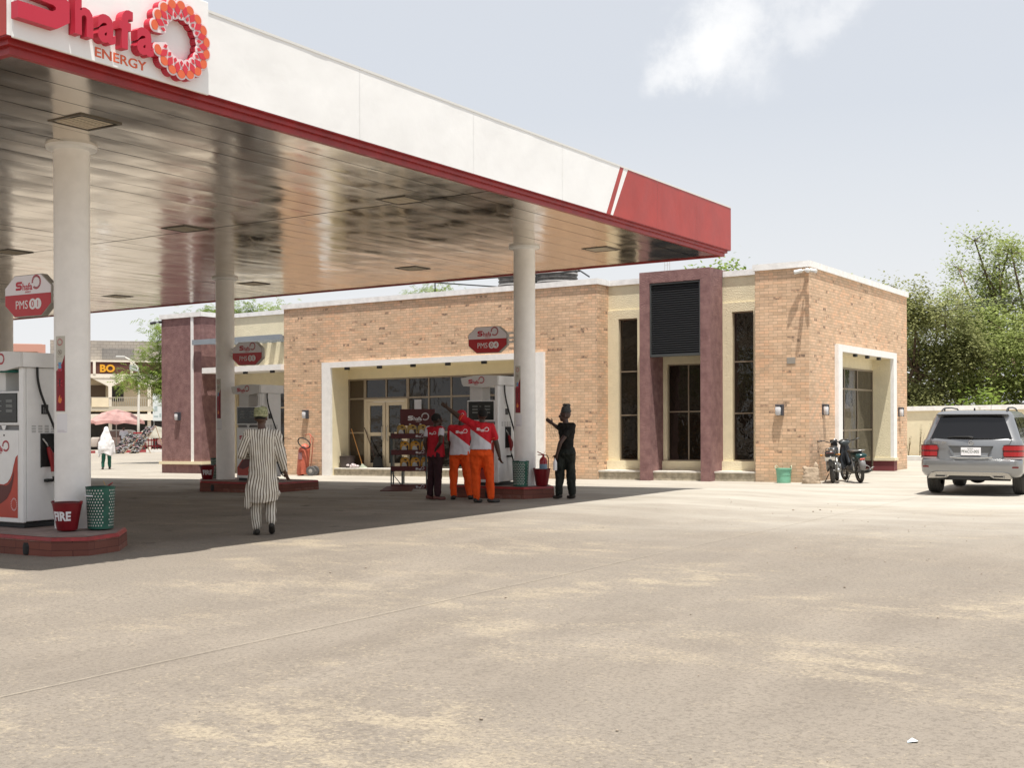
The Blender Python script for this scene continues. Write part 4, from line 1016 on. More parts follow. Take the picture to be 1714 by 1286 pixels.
# ------------------------------------------------------------------ fire points
M_FB = mat('bucket_red', (.20,.006,.012), .35, var=.15, vscale=8); M_FIN = mat('bucket_inside', (.08,.01,.012), .7)
def fire_bucket(x, y, lab, rz=0., text=True, s=1.0):
    r = thing('fire_bucket', lab, 'bucket', (x, y, IT), rz, 'red fire buckets on the pump islands')
    mb = MB(); mb.lathe([(0,0), (.115*s,0), (.12*s,.01), (.175*s,.325*s), (.182*s,.33*s), (.182*s,.34*s), (.170*s,.335*s)], seg=32); bk = mb.build('bucket_body', M_FB, r, smooth=35)
    mb = MB(); mb.lathe([(.169*s,.333*s), (.117*s,.012)], seg=32); mb.lathe([(.15*s,.25*s), (0,.252*s)], seg=24); mb.build('bucket_inside', M_FIN, r, smooth=35)
    mb = MB(); a = [(.178*s*math.cos(t), .178*s*math.sin(t)*.35-.05, .345*s+.012*math.sin(t)) for t in [math.pi+math.pi*k/14 for k in range(15)]]; mb.tube(a, .005, 6); mb.build('bucket_handle', M_DARK, r)
    mb = MB(); mb.tube([(.178*s,-.0,.315*s),(.178*s,-.0,.355*s)], .018, 8); mb.tube([(-.178*s,-.0,.315*s),(-.178*s,-.0,.355*s)], .018, 8); mb.build('bucket_ear', M_FB, r)
    if text:
        g_ = text_geo('FIRE', .150, .002, bold=.006, wide=.80, align='CENTER'); vs = []
        for a_, b_, c_ in g_[0]:
            z = .125+b_; rad = (.12+(.175-.12)*(z-.01)/.315)+.0025+c_; th = -math.pi/2+a_/.15; vs.append((rad*math.cos(th), rad*math.sin(th), z))
        mb = MB(); mb.add(vs, g_[1]); mb.build('fire_lettering', M_PAPER, bk)
    return r
fire_bucket(-12.49, 9.68, 'dark red bucket lettered FIRE beside the green bin on the left island', R(26))
fire_bucket(-21.62, 20.72, 'dark red bucket lettered FIRE on the island behind the striped man', R(44))
fire_bucket(-12.42, 20.80, 'plain red bucket holding an extinguisher near the man in black', 0, False, .98)
M_BING = mat('bin_green', (.008,.060,.045), .5, var=.35, vscale=5, col2=(.02,.14,.095)); M_BINW = mat('bin_hole_light', (.60,.60,.56), .6); M_BIND = mat('bin_inside', (.03,.035,.03), .8)
def bin_(x, y, lab, rz, s=1.0, par=None):
    r = thing('perforated_bin', lab, 'waste bin', (x, y, IT), rz, 'green perforated plastic bins')
    Rb, Rt, H = .150*s, .170*s, .50*s; seg = 40
    mb = MB(); prof = [(0,.002), (Rb,.002), (Rb,.03)]
    mb.lathe(prof, seg=seg); 
    vs = []; fs = []; rows = 34
    mb.lathe([(Rb,.03), (Rt,H)], seg=40); mb.tube([(Rt*math.cos(2*math.pi*k/36), Rt*math.sin(2*math.pi*k/36), H) for k in range(36)], .007, 6, closed=True)
    mb.mi = 1
    for j in range(13):
        z = .045+j*(H-.06)/12.6; rr = Rb+(Rt-Rb)*(z-.03)/(H-.03)+.0015
        for i in range(30):
            if i % 10 in (8, 9): continue
            th = 2*math.pi*(i+(.5 if j % 2 else 0))/30; c_ = Vector((rr*math.cos(th), rr*math.sin(th), z)); u = Vector((-math.sin(th), math.cos(th), 0)); vs = [c_+u*.0085*math.cos(q)+Vector((0,0,.0105*math.sin(q))) for q in [2*math.pi*p/8 for p in range(8)]]
            mb.add(vs, [tuple(range(8))])
    bd_ = mb.build('bin_wall', [M_BING, M_BINW], r)
    mb = MB(); mb.lathe([(Rb-.012,.01), (Rt-.014,H-.03)], seg=30); mb.build('bin_liner', M_BIND, r, smooth=True)
    if par:
        mb = MB(); P = [((Rt+.004)*math.cos(t), (Rt+.004)*math.sin(t), H*.80) for t in [R(-175)+R(105)*k/12 for k in range(13)]]; mb.tube(P, .009, 6); mb.build('bin_strap', M_PAPER, bd_)
    return r
bin_(-12.30, 10.02, 'green perforated bin with white dots beside the FIRE bucket on the left island', 0, 1.02, True)
bin_(-12.74, 20.52, 'green perforated bin in front of the column by the entrance', 0, .98)
bin_(-21.93, 21.35, 'green perforated bin behind the FIRE bucket on the far island', 0, .98)
M_EXR = mat('extinguisher_red', (.36,.010,.018), .3, coat=.3)
def extinguisher(x, y, z, lab, s=1.0, rz=0, tilt=0):
    r = thing('fire_extinguisher', lab, 'extinguisher', (x, y, z), rz, 'red portable fire extinguishers')
    mb = MB(); mb.lathe([(0,0), (.07*s,0), (.078*s,.015), (.078*s,.38*s), (.06*s,.43*s), (.03*s,.455*s), (.022*s,.47*s), (0,.47*s)], seg=24); b_ = mb.build('cylinder_body', M_EXR, r, smooth=40)
    mb = MB(); mb.lathe([(.0785*s,.22*s), (.0785*s,.32*s)], seg=24); mb.build('cylinder_label', mat('label_blue', (.25,.38,.50), .5), b_, smooth=True)
    mb = MB(); mb.tube([(0,0,.465*s), (0,0,.50*s)], .02*s, 10); mb.tube([(-.02*s,0,.50*s), (.03*s,0,.515*s), (.12*s,0,.56*s)], [.012*s,.011*s,.008*s], 8); mb.tube([(-.02*s,0,.49*s), (.11*s,0,.50*s)], .008*s, 8); mb.build('valve_handle', M_EXR, r)
    mb = MB(); mb.tube([(-.02*s,0,.49*s), (-.07*s,0,.49*s), (-.10*s,0,.44*s), (-.095*s,-.01,.30*s), (-.09*s,-.01,.12*s)], .010*s, 8); mb.build('hose', M_BLACK, r, smooth=True)
    mb = MB(); mb.tube([(0,0,.50*s), (-.05*s,0,.58*s)], .003, 6); mb.build('pin_tag', mat('tag_yellow', (.60,.35,.05), .5), r)
extinguisher(-12.50, 10.27, IT, 'red extinguisher standing mostly hidden behind the green bin on the left island', .98)
extinguisher(-12.42, 20.86, IT+.10, 'red extinguisher standing inside the plain red bucket', 1.02, R(200))

# ------------------------------------------------------------------ oil display rack with its bottles
M_RKB = mat('rack_board', (.095,.012,.014), .45); M_RKG = mat('rack_grey', (.10,.12,.12), .5, metal=.3)
RX, RY, RZR = -16.85, 22.35, R(31)
r = thing('oil_display_rack', 'grey and maroon display rack of oil bottles beside the shop doors', 'display rack', (RX, RY, 0), RZR); rack = r
# local: x right, -y faces the viewer
mb = MB()
for x in (-.40, .40):
    mb.bbox(x-.015, x+.015, -.22, -.19, 0, 1.32, .004); mb.bbox(x-.015, x+.015, .19, .22, 0, 1.32, .004)
mb.box(-.40, -.37, -.19, .19, .40, 1.30)
mb.box(.37, .40, -.19, .19, .40, 1.30)
mb.add([(-.40,-.2,.42), (-.40,-.2,.40), (-.17,-.2,.10), (-.17,-.2,.14)], [(0,1,2,3)]); mb.box(-.17,-.14,-.2,.2,.08,.42)
mb.build('rack_frame', M_RKG, r)
SHZ = (.46, .83, 1.20)
for z in SHZ:
    mb = MB(); mb.box(-.38, .38, -.20, .20, z, z+.02); mb.bbox(-.40, .40, -.235, -.222, z-.03, z+.085, .003)
    s_ = mb.build('shelf', M_RKB, r)
    mb = MB(); logo_small(mb, (.16, -.236, z+.005), (1,0,0), (0,0,1), (0,-1,0), .19, .002); mb.build('logo', M_PAPER, s_)
mb = MB(); mb.bbox(-.40, .40, -.235, -.205, .03, .13, .003); s_ = mb.build('bottom_rail', M_RKB, r); mb = MB(); logo_small(mb, (.16,-.2365,.055), (1,0,0), (0,0,1), (0,-1,0), .19, .002); mb.build('logo', M_PAPER, s_)
mb = MB(); mb.bbox(-.24, .56, .195, .215, 1.46, 1.84, .006); mb.box(-.20,-.17,.19,.21,1.3,1.5); mb.box(.36,.39,.19,.21,1.3,1.5); hb = mb.build('header_board', M_RKB, r)
mb = MB(); logo_small(mb, (-.06, .193, 1.58), (1,0,0), (0,0,1), (0,-1,0), .48, .003); mb.build('logo', M_PAPER, hb)
mb = MB(); mb.add([(-.60,-.62,.02), (.10,-.62,.02), (.16,-.28,.10), (-.48,-.28,.10), (-.60,-.62,.0), (.10,-.62,.0), (.16,-.28,.08), (-.48,-.28,.08)], [(0,1,2,3), (4,7,6,5), (0,4,5,1), (3,2,6,7), (0,3,7,4), (1,5,6,2)]); mb.build('front_flap', mat('flap_brown', (.11,.035,.03), .6), r)
r = thing('white_card', 'white paper card standing on top of the display rack board', 'notice', (RX, RY, 1.84), RZR); mb = MB(); mb.box(.09, .25, .200, .206, 0, .22); mb.build('card_sheet', M_PAPER, r)
M_OILY = mat('oil_yellow', (.62,.30,.02), .4, coat=.3); M_OILG = mat('oil_gold', (.40,.25,.05), .4, coat=.3); M_OLAB = mat('bottle_label', (.60,.60,.58), .5)
M_OILD = mat('bottle_mark', (.05,.025,.03), .5)
bottles = {}
def oil_bottle(k, m, lab, lx, lz, rz=0):
    if k not in bottles:
        r = empty('oil_bottle')
        P = [(-.10,0),(.10,0),(.108,.02),(.108,.16),(.095,.21),(.06,.245),(.02,.262),(-.03,.262),(-.075,.25),(-.10,.22),(-.108,.16),(-.108,.02)]
        mb = MB(); n = len(P); vs = []
        for yy, sc_ in ((-.062,.90),(-.05,1.),(.05,1.),(.062,.90)): vs += [(x*sc_, yy, .13+(z-.13)*sc_) for x, z in P]
        fs = [tuple(range(n))[::-1], tuple(range(3*n, 4*n))]
        for q in range(3): fs += [(q*n+i, q*n+(i+1) % n, (q+1)*n+(i+1) % n, (q+1)*n+i) for i in range(n)]
        mb.add(vs, fs); b_ = mb.build('bottle_body', m, r, smooth=45)
        mb = MB(); mb.add([(x, -.0655, z) for x, z in [(-.075,.02),(.03,.02),(.055,.07),(.03,.13),(-.02,.155),(-.06,.13)]], [(0,1,2,3,4,5)]); mb.build('bottle_label', M_OLAB, r)
        mb = MB(); mb.add([(x, -.066, z) for x, z in [(.035,.03),(.085,.03),(.085,.15),(.06,.17),(.035,.14),(.06,.075)]], [(0,1,2,3,4,5)]); mb.ell((.02,-.064,.205), (.030,.004,.018), 12, 6); mb.build('bottle_mark', M_OILD, r)
        mb = MB(); mb.cyl((-.05,0,.255), .022, .03, 14); mb.build('bottle_cap', M_OLAB, r)
        bottles[k] = r; o = r
    else: o = copy_tree(bottles[k])
    c_, s__ = math.cos(RZR), math.sin(RZR)
    o.location = (RX+lx*c_+.06*s__, RY+lx*s__-.06*c_, lz); o.rotation_euler = (0,0,RZR+rz)
    tag(o, lab, 'oil bottle', 'oil bottles on the display rack')
for sh, (z, m, k, nm) in enumerate(((SHZ[2]+.021, M_OILG, 'g', 'dull gold oil bottle on the top shelf of the rack'), (SHZ[1]+.021, M_OILY, 'y', 'bright yellow oil bottle on the middle shelf of the rack'), (SHZ[0]+.021, M_OILY, 'y', 'bright yellow oil bottle on the lowest shelf of the rack'))):
    for i, wd in enumerate(('at its left', 'in its centre', 'at its right')):
        oil_bottle(k, m, nm+', '+wd, (-.17 if sh == 0 else -.10)+i*.235, z, (-.05, .04, -.02)[i])

# ------------------------------------------------------------------ wheeled extinguisher, cleaning things
r = thing('wheeled_extinguisher', 'large faded red wheeled fire extinguisher against the white portal frame', 'extinguisher cart', (-26.15, 29.15, 0), R(20))
M_CART = mat('faded_red', (.46,.085,.045), .55, var=.2, vscale=5, col2=(.56,.16,.10))
mb = MB(); mb.tube([(-.03,0,.03), (-.05,0,.06), (.02,0,.80), (.06,0,.95), (.08,0,1.0)], [.15,.185,.185,.12,.04], 24); mb.build('cylinder_body', M_CART, r, smooth=40)
mb = MB(); mb.box(-.10,.02,-.194,-.186,.52,.74); mb.build('cylinder_label', mat('faded_label', (.28,.14,.15), .6), r)
for sx in (-.16,.16):
    mb = MB(); mb.lathe([(.05,-.035),(.14,-.035),(.155,-.02),(.155,.02),(.14,.035),(.05,.035)], (.30,sx,.155), 28, 'y'); wh = mb.build('wheel', mat('tyre_grey', (.10,.10,.10), .8), r, smooth=40)
    mb = MB(); mb.lathe([(0,-.04),(.035,-.04),(.06,-.037),(.075,-.03),(.03,-.02)], (.30,sx,.155), 20, 'y'); mb.build('rim', mat('rim_grey', (.35,.34,.32), .5), wh, smooth=40)
mb = MB(); mb.tube([(.16,-.12,.1), (.24,-.12,.75), (.28,-.10,1.18), (.20,0,1.32), (.05,0,1.28)], .014, 8); mb.tube([(.16,.12,.1), (.24,.12,.75), (.28,.10,1.18), (.20,0,1.32)], .014, 8); mb.build('frame', M_CART, r, smooth=True)
mb = MB(); P = []
for k in range(40): a = k/39*4*math.pi; P.append((.10+.20*math.cos(a), -.20-.012*(k/10), 1.02+.15*math.sin(a)-.35*(.10+.20*math.cos(a))+.05))
mb.tube(P, .017, 7); mb.build('hose', M_BLACK, r, smooth=True)
Z0 = .236
r = thing('mop_pail', 'dark square pail on the step beside the shop doors', 'pail', (-25.0, 29.90, Z0)); mb = MB(); mb.loft([((0,0,0), .20,.15,.35), ((0,0,.36), .22,.17,.35), ((0,0,.37), .23,.18,.35)], 28); mb.build('pail_body', mat('dirty_plastic', (.055,.04,.038), .7, var=.3), r, smooth=40)
mb = MB(); mb.tube([(.12,0,.35), (.125,0,.50)], .010, 6); mb.build('pail_handle', M_DARK, r)
r = thing('floor_rag', 'crumpled pink and white rag on the step', 'rag', (-24.72, 29.80, Z0)); mb = MB()
rs = random.Random(5); 
for k in range(9): mb.ell((rs.uniform(-.16,.16), rs.uniform(-.07,.07), rs.uniform(.03,.09)), (rs.uniform(.05,.09), .06, rs.uniform(.03,.06)), 10, 6)
mb.build('rag_fold', mat('pink_rag', (.62,.28,.32), .9, var=.7, vscale=18, col2=(.75,.72,.72)), r, smooth=True)
def stick(name, lab, cat, base, top, m, head, hm):
    r = thing(name, lab, cat, base); d = Vector(top)-Vector(base); mb = MB(); mb.tube([(0,0,.05), tuple(d)], .013, 8); h_ = mb.build('handle', m, r)
    mb = MB(); mb.tube([tuple(d*.995), tuple(d*1.02)], .017, 8); mb.build('grip', M_BLACK, r)
    mb = MB(); head(mb); mb.build('head', hm, r, smooth=40)
stick('mop', 'mop with orange wooden handle leaning on the left wall of the entrance', 'mop', (-24.42,29.95,Z0), (-25.10,30.22,1.46), mat('orange_wood', (.60,.28,.08), .5), lambda mb: mb.loft([((0,0,0), .17,.10), ((0,0,.03), .15,.09), ((0,0,.07), .06,.05), ((-.02,0,.12), .03,.03)], 16), mat('mop_grey', (.30,.33,.26), .9, var=.3, vscale=20))
stick('broom', 'black handled broom leaning inside the shop entrance', 'broom', (-23.95,30.12,Z0), (-24.57,30.24,1.46), mat('dark_wood', (.06,.03,.02), .5), lambda mb: mb.loft([((0,0,0), .20,.08), ((0,0,.22), .17,.07), ((0,0,.34), .12,.05), ((0,0,.36), .04,.04)], 16), mat('broom_black', (.012,.012,.012), .9))

# ------------------------------------------------------------------ by the right wing
r = thing('green_bucket', 'pale green plastic bucket against the brick wall', 'bucket', (-10.47, 29.22, 0)); M_GB = mat('pale_green_plastic', (.20,.48,.34), .5, var=.12)
mb = MB(); mb.lathe([(0,0), (.165,0), (.17,.02), (.172,.17), (.176,.175), (.178,.20), (.190,.33), (.205,.34), (.205,.36), (.19,.355), (.16,.02)], seg=32); mb.build('bucket_body', M_GB, r, smooth=35)
mb = MB()
for s_ in (-1, 1): mb.tube([(s_*.20,-.04,.345), (s_*.215,-.03,.40), (s_*.19,0,.43), (s_*.16,.03,.39), (s_*.17,.04,.345)], .012, 6)
mb.build('lug', mat('lug_yellow', (.50,.52,.38), .6), r)
r = thing('cement_sack', 'half empty beige woven sack against the brick corner', 'sack', (-9.72, 29.05, 0), R(25))
mb = MB(); secs = []
for k in range(14):
    z = .40*k/13; wob = .012*math.sin(k*1.9); secs.append(((wob,0,z), .225-.05*(z/.4)+.012*math.sin(k*2.3), .12-.05*(z/.4)**2, .7))
mb.loft(secs, 32)
mb.loft([((-.14,0,.36), .06,.03), ((-.15,0,.41), .05,.02), ((-.16,0,.43), .02,.01)], 10); mb.loft([((.10,.0,.34), .08,.05), ((.12,0,.45), .05,.03), ((.10,0,.53), .015,.01)], 10)
o = mb.build('sack_body', mat('sack_beige', (.42,.33,.24), .9, var=.25, vscale=8, bump=.6, bscale=14, bdist=.04), r, smooth=True)
for v in o.data.vertices: v.co += Vector((noise.noise(v.co*9), noise.noise(v.co*9+Vector((5,0,0))), 0))*.018
r = thing('litter_scrap', 'small crumpled white scrap on the concrete at the lower right', 'litter', (-1.48, 5.87, 0), R(30)); mb = MB(); mb.add([(-.028,-.012,.004),(.02,-.016,.012),(.03,.010,.006),(.0,.006,.022),(-.02,.014,.005)], [(0,1,3),(1,2,3),(2,4,3),(4,0,3)]); mb.build('scrap', mat('scrap_white', (.62,.72,.78), .5), r)
# loose grit on the concrete
mb = MB(); rs = random.Random(11)
for k in range(260):
    x = rs.uniform(-9, 0); y = rs.uniform(4.2, 22); s_ = rs.uniform(.002, .0045)*(1+.035*y); 
    if k % 15 == 0: s_ *= 2.0
    z = gz(x, y)+.008; mb.ell((x, y, z), (s_*rs.uniform(1,1.7), s_, s_*.7), 6, 4)
o = mb.build('gravel', mat('grit', (.30,.25,.20), .9, var=.4, vscale=1.2)); tag(o, 'loose grit scattered over the forecourt concrete', 'gravel', kind='stuff', ground='none')

# ------------------------------------------------------------------ perimeter wall and kerb on the right
r = thing('perimeter_wall', 'cream boundary wall with white coping behind the silver car', 'wall', (-4, 47, 0), ground='shear')
mb = MB(); mb.box(-16, 12, 47, 47.25, 0, 1.86); mb.build('wall_panel', M_CREAM, r, off=(-4,47,0))
mb = MB(); mb.box(-16, 12, 46.93, 47.32, 1.86, 2.03); mb.build('coping', M_COPING, r, off=(-4,47,0))
M_KR = mat('kerb_red', (.30,.045,.05), .6, var=.2); M_KW = mat('kerb_white', (.66,.65,.62), .7, var=.1)
for k in range(14):
    x = -13.2+k*1.3
    mb = MB(); mb.bbox(x, x+1.29, 46.35, 46.55, plane_z(x)-.05, plane_z(x)+.19, .012); o = mb.build('kerb', M_KR if k % 2 == 0 else M_KW); o['kind'] = 'structure'
mb = MB(); mb.box(-16, 12, 46.55, 46.99, -.05, .12); o = mb.build('planting_bed', mat('dry_soil', (.30,.23,.15), .95, var=.3), None); o['kind'] = 'structure'; SHEARED.append(o)
rs = random.Random(21); M_DRY = mat('dry_stalk', (.17,.12,.06), .9, var=.4, vscale=9); M_DLEAF = mat('dry_leaf', (.20,.17,.07), .9, var=.4, vscale=7)
def weed(x, y, h, lab):
    r = thing('dry_weed', lab, 'weed', (x, y, .12), 0, 'dry weeds along the boundary wall'); mb = MB(); lf = MB()
    for k in range(7):
        a = rs.uniform(0, 6.28); q = rs.uniform(.05,.22); hh = h*rs.uniform(.6,1); P = [(0,0,0), (q*.4*math.cos(a), q*.3*math.sin(a), hh*.5), (q*math.cos(a), q*.6*math.sin(a), hh)]
        mb.tube(P, [.007,.005,.002], 4)
        for j in range(12):
            t_ = rs.uniform(.25,1); c_ = Vector(P[1]).lerp(Vector(P[2]), t_*2-1) if t_ > .5 else Vector(P[0]).lerp(Vector(P[1]), t_*2)
            s_ = rs.uniform(.012,.03); u = Vector((rs.uniform(-1,1), rs.uniform(-1,1), rs.uniform(-1,1)))*s_; v = Vector((rs.uniform(-1,1), rs.uniform(-1,1), rs.uniform(-1,1)))*s_
            lf.add([c_, c_+u, c_+u+v, c_+v], [(0,1,2,3)])
    s1 = mb.build('stalks', M_DRY, r); lf.build('leaves', M_DLEAF, r)
for k, (x, h) in enumerate(((-11.9,.95), (-11.5,1.25), (-11.05,1.5), (-10.65,1.35), (-10.3,1.6), (-9.9,1.0), (-4.5,1.1), (-3.0,1.3))):
    weed(x, 46.78, h, ('short dry weed against the boundary wall next to the brick corner','dry weed second from the brick corner','tall dry weed by the boundary wall, third from the brick corner','dry weed by the wall left of the silver car','tallest dry weed just left of the silver car','low dry weed touching the car outline','dry weed hidden behind the silver car','dry weed behind the right side of the car')[k])

# ------------------------------------------------------------------ the silver car
def build_car():
    r = thing('parked_car', 'silver grey SUV seen from behind, parked at the right edge', 'car', (-5.29, 26.25, 0), R(2.5)); r.scale = (1.045, 1, 1.05)
    M_CP = mat('car_silver', (.28,.285,.29), .28, metal=.65, coat=.6); M_CG = mat('car_glass', (.007,.007,.008), .06, spec=.5)
    M_CB = mat('car_black', (.015,.015,.016), .5); M_CHR = mat('car_chrome', (.62,.61,.58), .18, metal=1.0)
    M_TL = mat('tail_light_red', (.36,.006,.012), .15, coat=.8); M_TLD = mat('tail_light_dark', (.12,.003,.006), .2, coat=.8); M_TW = mat('tail_light_clear', (.45,.36,.36), .2)
    # horizontal rounded-rect rings, y=0 at rear axle, rear at negative y
    def ring(z, hw, yr, yf, rc, n=10, taper=.0):
        P = []
        for (sx, cy, a0) in ((1, yr+rc, -90), (1, yf-rc*2.2, 0), (-1, yf-rc*2.2, 90), (-1, yr+rc, 180)):
            for k in range(n+1):
                a = R(a0+90*k/n); ry = rc if cy < 1 else rc*2.2
                P.append((sx*(hw-rc)+rc*math.cos(a), cy+ry*math.sin(a), z))
        # crown the rear and front faces slightly
        return [(x, y-.035*(1-(x/hw)**2) if y < 0 and abs(x) < hw-rc+.001 and y < yr+.02 else y, z_) for x, y, z_ in P]
    def skin(secs, name, m, parent=r, smooth=40):
        mb = MB(); rings = [ring(*s_) for s_ in secs]; n = len(rings[0]); vs = [p for q in rings for p in q]; fs = []
        for i in range(len(rings)-1): fs += [(i*n+k, i*n+(k+1) % n, (i+1)*n+(k+1) % n, (i+1)*n+k) for k in range(n)]
        fs.append(tuple(range(n))[::-1]); fs.append(tuple((len(rings)-1)*n+k for k in range(n)))
        mb.add(vs, fs); return mb.build(name, m, parent, smooth=smooth)
    body = skin([(.345,.80,-.82,3.42,.16), (.375,.87,-.90,3.50,.20), (.45,.915,-.955,3.56,.22), (.60,.92,-.965,3.58,.22), (.665,.915,-.955,3.58,.21), (.70,.905,-.90,3.55,.20), (.90,.915,-.875,3.50,.20), (1.02,.90,-.86,3.35,.20), (1.06,.875,-.845,3.2,.20)], 'body', M_CP)
    cab = skin([(1.055,.865,-.84,2.45,.20), (1.12,.845,-.80,2.30,.20), (1.35,.765,-.70,1.95,.20), (1.52,.705,-.635,1.62,.20), (1.57,.675,-.60,1.50,.20), (1.605,.60,-.50,1.30,.22), (1.62,.40,-.30,1.0,.22)], 'cabin', M_CP)
    # rear window following the tailgate
    def rear_y(z): 
        T = [(1.055,-.875),(1.12,-.835),(1.35,-.735),(1.52,-.67),(1.57,-.635)]
        for (a, ya), (b, yb) in zip(T[:-1], T[1:]):
            if a <= z <= b: return ya+(yb-ya)*(z-a)/(b-a)
        return T[0][1] if z < T[0][0] else T[-1][1]
    mb = MB(); NZ, NX = 8, 14; vs = []
    for i in range(NZ+1):
        z = 1.085+(1.505-1.085)*i/NZ; hw = .735-.165*(i/NZ)
        for j in range(NX+1): x = -hw+2*hw*j/NX; vs.append((x, rear_y(z)-.012+.045*(x/.78)**2, z))
    mb.add(vs, [(i*(NX+1)+j, i*(NX+1)+j+1, (i+1)*(NX+1)+j+1, (i+1)*(NX+1)+j) for i in range(NZ) for j in range(NX)]); rw = mb.build('rear_window', M_CG, r, smooth=True)
    mb = MB(); mb.tube([(0.05,-.875,1.10), (-.02,-.885,1.115), (-.30,-.865,1.115), (-.42,-.86,1.10)], [.02,.018,.010,.006], 8); mb.build('wiper', M_CB, rw)
    # spoiler
    mb = MB(); mb.loft([((0,-.60,1.525), .665,.10,.5), ((0,-.63,1.545), .655,.13,.5), ((0,-.60,1.585), .62,.10,.5), ((0,-.55,1.60), .56,.06,.5)], 28); sp_ = mb.build('spoiler', M_CP, r, smooth=50)
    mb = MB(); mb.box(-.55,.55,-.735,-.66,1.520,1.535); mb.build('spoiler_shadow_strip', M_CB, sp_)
    # side glass with pillars
    for sx in (-1, 1):
        for y0, y1, yt0, yt1 in ((-.55,-.02,-.42,-.06), (.04,.86,.02,.84), (.93,1.85,.91,1.45)):
            mb = MB(); vs = []
            for (y, z) in ((y0,1.10),(y1,1.10),(yt1,1.48),(yt0,1.48)):
                hw = .865-.155*((z-1.055)/.47)+.004; vs.append((sx*(hw+.004), y, z))
            mb.add(vs, [(0,1,2,3)]); mb.build('side_window', M_CG, r)
    # seams of the tailgate and bumper
    mb = MB()
    for sx in (-1, 1): mb.tube([(sx*.742,-.845,1.10), (sx*.70,-.897,.98), (sx*.60,-.915,.96), (sx*.585,-.93,.72), (sx*.55,-.945,.69)], .0045, 5)
    mb.tube([(-.55,-.948,.69), (0,-.978,.685), (.55,-.948,.69)], .005, 5); mb.build('panel_gap', M_CB, r)
    # plate recess, plate
    mb = MB(); mb.add([(x, -.925, z) for x, z in [(-.40,.945),(.42,.945),(.33,.745),(-.31,.745)]]+[(x, -.900, z) for x, z in [(-.36,.925),(.38,.925),(.30,.765),(-.28,.765)]], [(4,5,6,7), (0,1,5,4), (1,2,6,5), (2,3,7,6), (3,0,4,7)]); mb.build('plate_recess', mat('car_recess', (.16,.165,.17), .4, metal=.5), r)
    mb = MB(); mb.bbox(-.165,.195,-.928,-.915,.765,.915,.003); pl = mb.build('number_plate', M_PAPER, r)
    mb = MB(); put(mb, text_geo('PFACO-005', .075, .001, wide=.85, bold=.001), (-.155,-.929,.815), (1,0,0), (0,0,1), (0,-1,0)); put(mb, text_geo('FEDERAL', .028, .001), (-.05,-.929,.885), (1,0,0), (0,0,1), (0,-1,0)); mb.build('plate_lettering', mat('plate_ink', (.12,.15,.12), .6), pl)
    mb = MB(); mb.tube([(-.36,-.945,.735), (-.20,-.955,.722), (.2,-.955,.722), (.40,-.945,.735)], .010, 6); mb.build('chrome_strip', M_CHR, r)
    # star emblem and small letters
    mb = MB(); c_ = (0.015,-.927,1.005); pts = [(c_[0]+.042*math.cos(2*math.pi*k/24), c_[1], c_[2]+.042*math.sin(2*math.pi*k/24)) for k in range(24)]; mb.tube(pts, .005, 6, closed=True)
    for a in (90, 210, 330): mb.tube([c_, (c_[0]+.04*math.cos(R(a)), c_[1], c_[2]+.04*math.sin(R(a)))], [.008,.002], 6)
    mb.build('emblem', M_CHR, r)
    mb = MB(); put(mb, text_geo('GLK 350', .055, .004, wide=1.15, bold=.001), (-.66,-.915,.985), (1,0,0), (0,0,1), (0,-1,0)); mb.build('badge_lettering', M_CHR, r)
    # lights
    for sx in (-1, 1):
        r_ = []; 
        def lightmesh(zs, m, nm, par, lift):
            mb = MB(); vs = []; n = 10
            for z in zs:
                inner = .60+.045*((z-.70)/.26)*-1+(.03 if z > .9 else 0)
                for k in range(n+1):
                    f = k/n; a = f*math.pi/2
                    # from inner edge across the corner to the flank
                    if f < .45: x = inner+(.72-inner)*(f/.45); y = -.905-.0*(x)
                    else: g_ = (f-.45)/.55*math.pi/2; x = .72+.205*math.sin(g_); y = -.70-.205*math.cos(g_)
                    vs.append((sx*(x+lift*.6), y-lift, z))
            m_ = len(zs); mb.add(vs, [(i*(n+1)+k, i*(n+1)+k+1, (i+1)*(n+1)+k+1, (i+1)*(n+1)+k) for i in range(m_-1) for k in range(n)]); return mb.build(nm, m, par, smooth=True)
        tl = lightmesh([.705,.745,.80,.86,.92,.965], M_TLD, 'tail_light', r, .010)
        lightmesh([.755,.80,.835], M_TL, 'lower_lamp', tl, .016); lightmesh([.865,.90,.945], M_TL, 'upper_lamp', tl, .016); lightmesh([.705,.728], M_TW, 'clear_strip', tl, .016)
        mb = MB(); mb.box(*sorted((sx*.62, sx*.86)), -.955, -.93, .535, .565); mb.build('reflector', M_TLD, r)
    # bumper trim, exhausts
    mb = MB(); P = [(-.76,.33),(-.70,.43),(-.60,.455),(.60,.455),(.70,.43),(.76,.33),(.62,.335),(.42,.345),(.36,.385),(-.36,.385),(-.42,.345),(-.62,.335)]
    mb.prism(P, 'y', -.995, -.93); bt_ = mb.build('skid_plate', M_CHR, r)
    mb = MB(); mb.box(-.37,.37,-.985,-.80,.315,.384); mb.build('diffuser', M_CB, r)
    for sx in (-1, 1):
        mb = MB(); mb.loft([((sx*.52,-.985,.352), .115,.03,.5), ((sx*.52,-.985,.402), .105,.03,.5)], 16); e_ = mb.build('exhaust_tip', M_CHR, r)
        mb = MB(); mb.loft([((sx*.52,-.996,.362), .09,.025,.5), ((sx*.52,-.996,.392), .08,.025,.5)], 16); mb.build('exhaust_mouth', M_CB, e_)
    mb = MB(); mb.box(-.62,.62,-.72,3.2,.29,.345); mb.tube([(-.6,0,.3),(.6,0,.3)], .05, 10); mb.ell((.0,-.02,.30), (.16,.14,.10), 14, 8); mb.build('underbody', M_CB, r)
